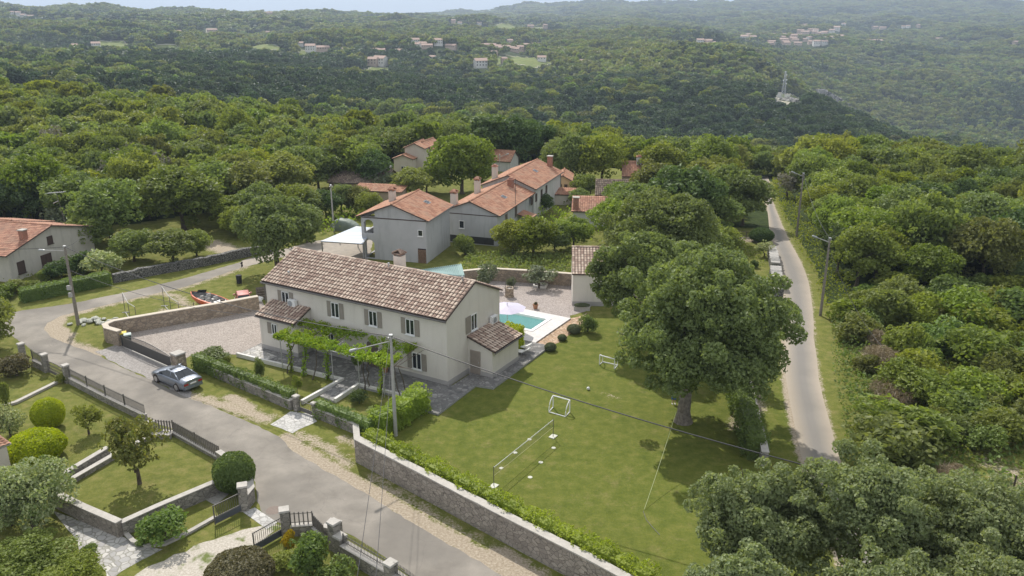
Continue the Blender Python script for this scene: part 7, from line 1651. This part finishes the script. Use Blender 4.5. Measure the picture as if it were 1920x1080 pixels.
# ------------------------------------------------------------------ boat, frames, yard things
bw, sn = P(353, 556, 1.15), P(412, 573, 1.15); db = (bw - sn); db.z = 0; Lb = 4.7; db.normalize(); cb = (bw + sn) / 2 + Vector((-.1, 1.0, 0)); cb.z = .35
bo = thing('motorboat', 'orange open motorboat on a stand behind the courtyard wall', 'boat', (cb.x, cb.y, 0)); Mb = frame((cb.x, cb.y, .3), math.atan2(db.y, db.x)) @ Matrix.Rotation(rad(-3), 4, 'Y')
M_or = simple('boat_orange', (.62, .13, .05), (.52, .11, .05), 2, .4, .02); M_gel = simple('boat_inside', (.30, .29, .28), (.10, .10, .11), 3, .6, .1)
S_ = [(-2.3, .85, .10), (-1.2, .95, .05), (0, .97, .02), (1.0, .82, .04), (1.7, .55, .12), (2.2, .22, .3), (2.42, .03, .5)]
mb = MB(Mb); vs = []; fs = []
for x, w_, zk in S_:
    vs += [(x, 0, zk), (x, w_ * .55, zk + .18), (x, w_ * .86, .55), (x, w_, .95), (x, w_ - min(.12, w_ * .5), .97), (x, -(w_ - min(.12, w_ * .5)), .97), (x, -w_, .95), (x, -w_ * .86, .55), (x, -w_ * .55, zk + .18)]
for i in range(len(S_) - 1):
    for k in range(9):
        if k == 4: continue
        k2 = (k + 1) % 9; fs.append((i * 9 + k, (i + 1) * 9 + k, (i + 1) * 9 + k2, i * 9 + k2))
fs.append((0, 1, 2, 3, 4, 5, 6, 7, 8)); mb.add(vs, fs); mb.build('hull', [M_or], bo)
mb = MB(Mb); vs = []; 
for x, w_, zk in S_: ww = max(.02, w_ - .14); vs += [(x * .98, ww, .955), (x * .96, ww * .85, .5), (x * .96, -ww * .85, .5), (x * .98, -ww, .955)]
mb.add(vs, [(i * 4 + k, i * 4 + k + 1, (i + 1) * 4 + k + 1, (i + 1) * 4 + k) for i in range(len(S_) - 1) for k in range(3)]); mb.build('deck', [M_gel], bo)
M_seat = simple('boat_seat', (.52, .50, .47), (.40, .39, .37), 5, .7, .1)
for x, y in ((.45, .42), (.45, -.42), (-.55, .45), (-.6, -.42)): mb = MB(Mb); mb.box(x - .22, x + .22, y - .22, y + .22, .52, .78); mb.box(x - .27, x - .18, y - .22, y + .22, .78, 1.12); mb.build('seat', [M_seat], bo)
mb = MB(Mb); mb.add([(1.0, .7, .97), (1.55, 0, 1.0), (1.0, -.7, .97), (.72, .62, 1.35), (1.2, 0, 1.4), (.72, -.62, 1.35)], [(0, 1, 4, 3), (1, 2, 5, 4)]); mb.build('windscreen', [GL], bo)
mb = MB(Mb); mb.box(-2.3, -1.75, -.55, .55, .6, 1.02); mb.build('engine_cover', [M_white], bo); mb = MB(Mb); mb.cbox((-2.45, 0, .35), .3, .35, .95); mb.build('outboard_motor', [M_trim], bo)
mb = MB(Mb); mb.box(-1.6, 1.6, -.05, .05, -.12, .0); 
for x in (-1.3, 1.1): mb.box(x - .05, x + .05, -.8, .8, -.25, -.12); mb.tube([(x, .75, -.3), (x, .75, .3)], .04, 5); mb.tube([(x, -.75, -.3), (x, -.75, .3)], .04, 5)
mb.build('stand', [M_rail], bo)
M_pipe = simple('pipe_pale', (.55, .54, .50), (.35, .34, .32), 5, .6, .1)
for lb, posts, base in (('rusty pipe goal frame with slanting stays on the grass, left one', [(235, 585, 2.0), (244.5, 600, 1.75), (257.5, 608, 1.75)], [(229, 586), (243, 585)]), ('rusty pipe goal frame with slanting stays on the grass, right one by the boat', [(308.4, 573, 2.0), (321.4, 588, 1.75), (337.6, 596, 1.6)], [(302, 573.5), (315, 573)])):
    o = thing('pipe_frame', lb, 'frame', P(posts[1][0], posts[1][1], 0.)); tp = []
    for u, v_, h in posts: q = P(u, v_, 0.); mb = MB(); mb.tube([q, q + Vector((0, 0, h))], .03, 6); mb.build('post', [M_rail], o); tp.append(q + Vector((0, 0, h)))
    mb = MB(); mb.tube(tp, .035, 6); mb.build('top_bar', [M_pipe], o); mb = MB(); mb.tube([P(*posts[0][:2], .04), P(*posts[1][:2], .04), P(*posts[2][:2], .04)], .035, 6); mb.build('base_bar', [M_pipe], o)
    mb = MB(); mb.tube([P(*base[0], .05), P(*base[1], .05)], .045, 6); mb.build('foot', [M_pipe], o)
sp_ = thing('stone_pile', 'pile of broken pale stones on the grass right of the utility pole', 'stones', P(176, 604, 0.)); rs2 = np.random.RandomState(3); c_ = P(176, 604, 0.)
M_slabs = simple('rubble_pale', (.55, .54, .48), (.36, .38, .32), 4, .9, .3)
for i in range(30):
    v, f = quadsphere((0, 0, 0), .32 * rs2.uniform(.6, 1.2), .24, .12, 6); v *= (1 + .35 * (rs2.rand(len(v)) - .5))[:, None]; a = rs2.rand() * 6.3; R2 = np.array(Matrix.Rotation(a, 3, 'Z') @ Matrix.Rotation(rs2.uniform(-.6, .6), 3, 'X')); v = v @ R2.T
    q = rs2.normal(size=2) * np.array([.95, .55]); z = .1 + .3 * max(0, 1 - (q[0] ** 2 + q[1] ** 2)) * rs2.rand(); o = bpy.data.objects.new('stone', npmesh('stone', v, f, [M_slabs])); link(o, sp_); o.location = (q[0], q[1], z)
def bin_(label, u, v, wd, h, bodym, lidm, rz, cyl=False):
    p = P(u, v, 0.); o = thing('waste_bin', label, 'bin', p); mb = MB()
    if cyl: mb.lathe(p, [(wd * .42, 0), (wd * .5, h)], 16)
    else: mb.cbox(p, wd * .85, wd * .9, h, rz); mb.v = [q if q.z < .1 else Vector((p.x + (q.x - p.x) * 1.12, p.y + (q.y - p.y) * 1.12, q.z)) for q in mb.v]
    mb.build('body', [bodym], o); mb = MB(); 
    if cyl: mb.lathe(p + Vector((0, 0, h + .002)), [(wd * .54, 0), (wd * .5, .06), (.05, .09)], 16)
    else: mb.cbox(p + Vector((0, 0, h + .002)), wd * 1.08, wd * 1.12, .07, rz, taper=.9)
    mb.build('lid', [lidm], o)
bin_('wheelie bin with yellow lid behind the courtyard wall corner', 233, 645, .6, 1.05, simple('bin_green', (.06, .10, .08)), simple('lid_yellow', (.65, .5, .03), (.6, .45, .03), 3, .5, 0), .4)
bin_('wheelie bin with pale grey-green lid behind the sliding gate', 242, 648, .6, 1.05, MAT['bin_green'], simple('lid_grey_green', (.38, .45, .42), (.34, .4, .38), 3, .5, 0), .45)
bin_('black drum shaped bin alone on the grass near the walnut tree', 449, 531, .62, .85, simple('bin_black', (.035, .035, .04)), MAT['bin_black'], 0, True)
for i, (u, v_, s_) in enumerate(((481, 566, .55), (486, 563, .45), (477, 563, .4))):
    p = P(u, v_, 0.); v, f = quadsphere((0, 0, 0), s_, s_ * .7, s_ * .75, 10, -.3); v *= (1 + .25 * (rs2.rand(len(v)) - .5))[:, None]; o = bpy.data.objects.new('rubble_sack', npmesh('rubble_sack', v, f, [M_white], smooth=False)); link(o); o.location = p + Vector((0, 0, s_ * .3)); tag(o, ['largest white rubble sack behind the red hatchback', 'white sack nearest the farmhouse wall corner', 'small white sack touching the red hatchback'][i], 'sack')
p = P(492, 560, 0.); wb_ = thing('wooden_crate', 'stack of old wooden boards against the farmhouse corner', 'crate', p); mb = MB(); mb.cbox(p, 1.0, .8, 1.15, .4); mb.build('box', [M_bark], wb_)
for k in range(4): mb = MB(); mb.cbox(p + Vector((0, 0, .1 + k * .28)), 1.06, .86, .1, .4); mb.build('slat', [M_barkp], wb_)
# ------------------------------------------------------------------ pool side and terrace
c_ = P(951, 577, 2.35); pa = thing('parasol', 'flat lilac-white square parasol beside the pool', 'parasol', (c_.x, c_.y, 0)); m_par = leaf('parasol_cloth', (.60, .56, .76), (.62, .58, .78), .3, .0, c3=(.70, .67, .84))
mb = MB(); R_ = 1.75; n = 8; vs = [(c_.x, c_.y, c_.z + .25)] + [(c_.x + R_ * math.cos(2 * PI * k / n + .2), c_.y + R_ * math.sin(2 * PI * k / n + .2), c_.z - .05) for k in range(n)]; mb.add(vs, [(0, k + 1, (k + 1) % n + 1) for k in range(n)]); mb.build('canopy', [m_par], pa)
mb = MB(); mb.tube([(c_.x, c_.y, .1), (c_.x, c_.y, c_.z + .5)], .03, 8); mb.build('pole', [M_metal], pa); mb = MB(); mb.lathe((c_.x, c_.y, .12), [(.3, 0), (.3, .08), (.08, .14)], 16); mb.build('foot', [M_cop], pa)
for u, v_, lb in ((978, 655, 'white folding sun lounger behind the lean-to, farther one'), (974, 664, 'white folding sun lounger behind the lean-to, nearer one')):
    p = P(u, v_, .16); o = thing('sun_lounger', lb, 'sun lounger', p); Ml = frame(p, HA + .1); mb = MB(Ml); mb.box(-.6, .35, -.28, .28, .28, .34); mb.build('seat', [M_white], o); mb = MB(Ml); mb.add([(.36, -.28, .3), (.36, .28, .3), (.95, .28, .66), (.95, -.28, .66), (.36, -.28, .35), (.36, .28, .35), (.93, .28, .72), (.93, -.28, .72)], [(0, 1, 2, 3), (7, 6, 5, 4), (0, 4, 5, 1), (1, 5, 6, 2), (2, 6, 7, 3), (3, 7, 4, 0)]); mb.build('backrest', [M_white], o)
    for x, y in ((-.5, -.24), (-.5, .24), (.3, -.24), (.3, .24)): mb = MB(Ml); mb.tube([(x, y, 0), (x, y, .275)], .02, 6); mb.build('leg', [M_metal], o)
p = P(955, 556, 0.); we = thing('stone_well', 'square stone well head with iron hoop on the gravel yard', 'well', p); mb = MB(); mb.lathe(p, [(.50, 0), (.50, .12), (.44, .14), (.44, .85), (.50, .87), (.50, 1.0), (.32, 1.0), (.32, .7)], 8); mb.build('well_head', [W_tan], we)
mb = MB(); mb.tube([p + Vector((-.42, 0, .95)), p + Vector((-.4, 0, 1.9)), p + Vector((0, 0, 2.1)), p + Vector((.4, 0, 1.9)), p + Vector((.42, 0, .95))], .025, 6); mb.build('hoop', [M_rail], we)
mb = MB(); mb.lathe(p + Vector((0, 0, .8)), [(.31, 0), (.3, .06)], 12); mb.build('lid', [M_white], we)
M_terra = simple('terracotta', (.42, .22, .13), (.34, .17, .10), 5, .85, .1)
def potted(label, u, v, r, h, rx, ph, mat, kind=('shrub', 0), z=.0, pm=None):
    p = P(u, v, z); o = thing('flower_pot', label, 'pot', p); mb = MB(); mb.lathe(p, [(r * .7, 0), (r, h), (r * 1.1, h), (r * 1.1, h + .05), (r * .85, h + .05), (r * .8, h - .03)], 14); mb.build('pot', [pm or M_terra], o)
    c, tm_, r0, h0 = PROT[kind]; a = bpy.data.objects.new('plant', c); link(a, o); a.location = (0, 0, h - .05); a.scale = (rx / r0, rx / r0, ph / h0); a.material_slots[0].link = 'OBJECT'; a.material_slots[0].material = mat
potted('terracotta pot with brown plant on the gravel behind the pool', 1004, 579, .26, .42, .2, .35, L_red, z=0); potted('grey pot with round green plant on the terrace under the pergola', 672, 694, .3, .5, .6, .95, L_oak, ('shrub', 2), TZ, M_cop)
potted('pot with tall dark bush beside the farmhouse door', 722, 697, .3, .5, .55, 1.7, L_dark, ('tall', 0), TZ); potted('pot with trailing plant at the crazy paving edge, lower left', 172, 1052, .25, .35, .45, .7, L_mid, ('shrub', 3))
p = P(1091, 581, 0.); tr_ = thing('stone_trough', 'long stone trough with yellowish plants before the cream outbuilding', 'planter', p); mb = MB(); mb.cbox(p, 1.6, .5, .38, -.1); mb.build('trough', [M_cop], tr_); c, tm_, r0, h0 = PROT['dome', 0]; a = bpy.data.objects.new('plant', c); link(a, tr_); a.location = (0, 0, .3); a.scale = (.75, .3, .35); a.material_slots[0].link = 'OBJECT'; a.material_slots[0].material = L_grey
a_ = PX([(1001, 533), (1026, 535), (1022, 541), (1001, 539)]); mb = MB(); mb.wallpoly(a_ + [a_[0]], .18, 0, .25, 0, 0, capt=0, step=3); o = mb.build('raised_bed', [M_kerb]); tag(o, 'small rectangular stone edged bed on the gravel yard', 'planter')
p = P(919, 528, 0.); gl_ = thing('garden_lamp', 'small white dome garden lamp on the gravel beyond the farmhouse', 'lamp', p); mb = MB(); mb.tube([p, p + Vector((0, 0, .5))], .03, 6); mb.build('stem', [M_metal], gl_); mb = MB(); mb.lathe(p + Vector((0, 0, .5)), [(.24, 0), (.2, .12), (.08, .2)], 12); mb.build('shade', [M_white], gl_)
for (u, v_), (dx, dy), h, lb in (((1898, 925), (.02, 0), 1.25, 'upright wooden fence post at the right edge'), ((1900, 961), (.38, 0), 1.35, 'leaning wooden fence post at the right edge, nearer one')):
    p = P(u, v_, 0.); o = thing('fence_post', lb, 'post', p); mb = MB(); mb.tube([p + Vector((0, 0, -.2)), p + Vector((dx, dy, h))], .06, 7); mb.build('stake', [M_trim], o)
# dead bushes on the slope
for i, (u, v_, rx, ry, h) in enumerate(((1652, 690, 1.5, 2.2, 1.5), (1672, 752, 1.7, 2.0, 1.3), (1705, 800, 1.5, 1.7, 1.0), (1790, 905, 1.2, 1.2, .9), (1640, 650, 1.0, 1.5, 1.3))):
    p = P(u, v_, 0.); rs2 = np.random.RandomState(70 + i); d = sphpts(2600, rs2, .3); k = rs2.rand(2600) ** .4; PPt = d * k[:, None] * np.array([rx, ry, h * .6]) + np.array([0, 0, h * .55]); PPt[:, 2] = np.maximum(PPt[:, 2], .05)
    v, f = leafcloud(PPt, d, .26, rs2, .2, .07); o = bpy.data.objects.new('dead_bush', npmesh('dead_bush', v, f, [L_dead])); link(o); o.location = p
    tag(o, ['largest bare brown bush in the middle of the overgrown slope', 'bare reddish-brown bush just below the largest dead one', 'low grey dead bush at the lower end of the bare patch', 'small brown dead bush near the cable by the lower right', 'thin dead bush at the upper end of the bare patch'][i], 'bush')
# ------------------------------------------------------------------ the child under the tree
p = P(1263, 757, 0.)
M_skin = simple('skin', (.52, .33, .24), (.48, .30, .22), 9, .6, 0); M_shirt = simple('shirt_pale', (.62, .63, .66), (.52, .53, .56), 8, .9, .1); M_blue = simple('shorts_blue', (.01, .12, .48), (.008, .09, .38), 8, .8, .1); M_hair = simple('hair_brown', (.12, .075, .045), (.07, .045, .03), 30, .8, .3)
per = thing('person', 'child in pale shirt and blue shorts reaching up beside the tree trunk', 'person', p)
def skinned(name, verts, edges, radii, mats, parent, facemat=None, sub=1):
    me = bpy.data.meshes.new(name); me.from_pydata(verts, edges, []); o = bpy.data.objects.new(name, me); link(o, parent)
    for m_ in mats: me.materials.append(m_)
    md = o.modifiers.new('skin', 'SKIN'); md.use_smooth_shade = True
    for i, r_ in enumerate(radii): me.skin_vertices[0].data[i].radius = (r_, r_)
    me.skin_vertices[0].data[0].use_root = True
    s_ = o.modifiers.new('sub', 'SUBSURF'); s_.levels = sub; s_.render_levels = sub; return o
V_ = [(0, 0, .68), (0, 0, .82), (-.01, 0, .96), (-.03, 0, 1.06), (-.05, -.01, 1.13), (-.07, -.02, 1.20), (-.08, -.03, 1.29)]; E_ = [(i, i + 1) for i in range(6)]; Rr = [.095, .085, .10, .085, .038, .07, .075]
def limb(pts, rr, root):
    b0 = len(V_); 
    for q in pts: V_.append(q)
    E_.append((root, b0)); 
    for i in range(len(pts) - 1): E_.append((b0 + i, b0 + i + 1))
    Rr.extend(rr); return b0 + len(pts) - 1
for s_ in (-1, 1): limb([(s_ * .08, 0, .62), (s_ * .09, -.02, .36), (s_ * .10, .01, .08), (s_ * .10, -.09, .04)], [.07, .05, .032, .028], 0)
hands = []
for s_, tgt in ((-1, (-.42, -.10, 1.50)), (1, (-.02, -.22, 1.55))):
    el = (s_ * .19 - .10, -.06, 1.24 + .04 * s_); h_ = limb([(s_ * .13 - .03, 0, 1.06), el, tgt], [.04, .03, .021], 3); hands.append((h_, tgt, s_))
for h_, tgt, s_ in hands:
    t0 = Vector(tgt); dd = Vector((-.35 if s_ < 0 else .1, -.1, 1)).normalized(); sd2 = dd.cross(Vector((0, 1, 0))).normalized()
    pm_ = limb([tuple(t0 + dd * .045)], [.02], h_)
    for k, ln in enumerate((.05, .06, .058, .045)):
        bq = t0 + dd * .065 + sd2 * (k - 1.5) * .016; limb([tuple(bq), tuple(bq + dd * ln * .6 + Vector((0, -.008, 0))), tuple(bq + dd * ln + Vector((0, -.022, 0)))], [.0075, .007, .006], pm_)
    bq = t0 + dd * .02 - sd2 * .03; limb([tuple(bq), tuple(bq + dd * .03 - sd2 * .02)], [.009, .007], h_)
skinned('body', V_, E_, Rr, [M_skin], per, sub=2)
mb = MB(); mb.M = Matrix.Translation(p); mb.lathe((-.005, 0, .70), [(.125, 0), (.12, .1), (.13, .24), (.125, .34), (.06, .41)], 14); mb.build('shirt', [M_shirt], per, True)
mb = MB(); mb.M = Matrix.Translation(p); mb.lathe((0, 0, .56), [(.10, .0), (.135, .02), (.13, .16), (.115, .2)], 14)
for s_ in (-1, 1): mb.lathe((s_ * .085, -.01, .38), [(.088, 0), (.092, .1), (.085, .24)], 12)
mb.build('shorts', [M_blue], per, True)
v, f = quadsphere((-.085, .0, 1.275), .088, .092, .10, 12, -.35); v[:, 1] += .012; o = bpy.data.objects.new('hair', npmesh('hair', v, f, [M_hair], smooth=True)); link(o, per)
for s_ in (-1, 1): v, f = quadsphere((-.08 + s_ * .03, -.098, 1.285), .009, .006, .008, 6); o = bpy.data.objects.new('eye', npmesh('eye', v, f, [M_trim])); link(o, per)
v, f = quadsphere((-.08, -.108, 1.265), .012, .014, .018, 8); o = bpy.data.objects.new('nose', npmesh('nose', v, f, [M_skin])); link(o, per)
for s_ in (-1, 1): mb = MB(); mb.M = Matrix.Translation(p); mb.box(s_ * .10 - .04, s_ * .10 + .04, -.15, .05, 0, .06); mb.build('shoe', [M_white], per)
per.rotation_euler = (0, 0, 0)
# ------------------------------------------------------------------ the air
hz = thing('haze', None, None) if False else None
mb = MB(); mb.box(-15500, 15500, -1500, 15500, float(Zg.min()) - 1.5, 260)
m, t, b = nm('haze_air'); t.nodes.remove(b); pv = t.nodes.new('ShaderNodeVolumePrincipled'); pv.inputs['Color'].default_value = (.66, .80, 1, 1)
pv.inputs['Density'].default_value = 1.6e-4; pv.inputs['Anisotropy'].default_value = .2
t.links.new(pv.outputs[0], t.nodes['Material Output'].inputs['Volume'])
tag(mb.build('haze', [m]), kind='stuff')
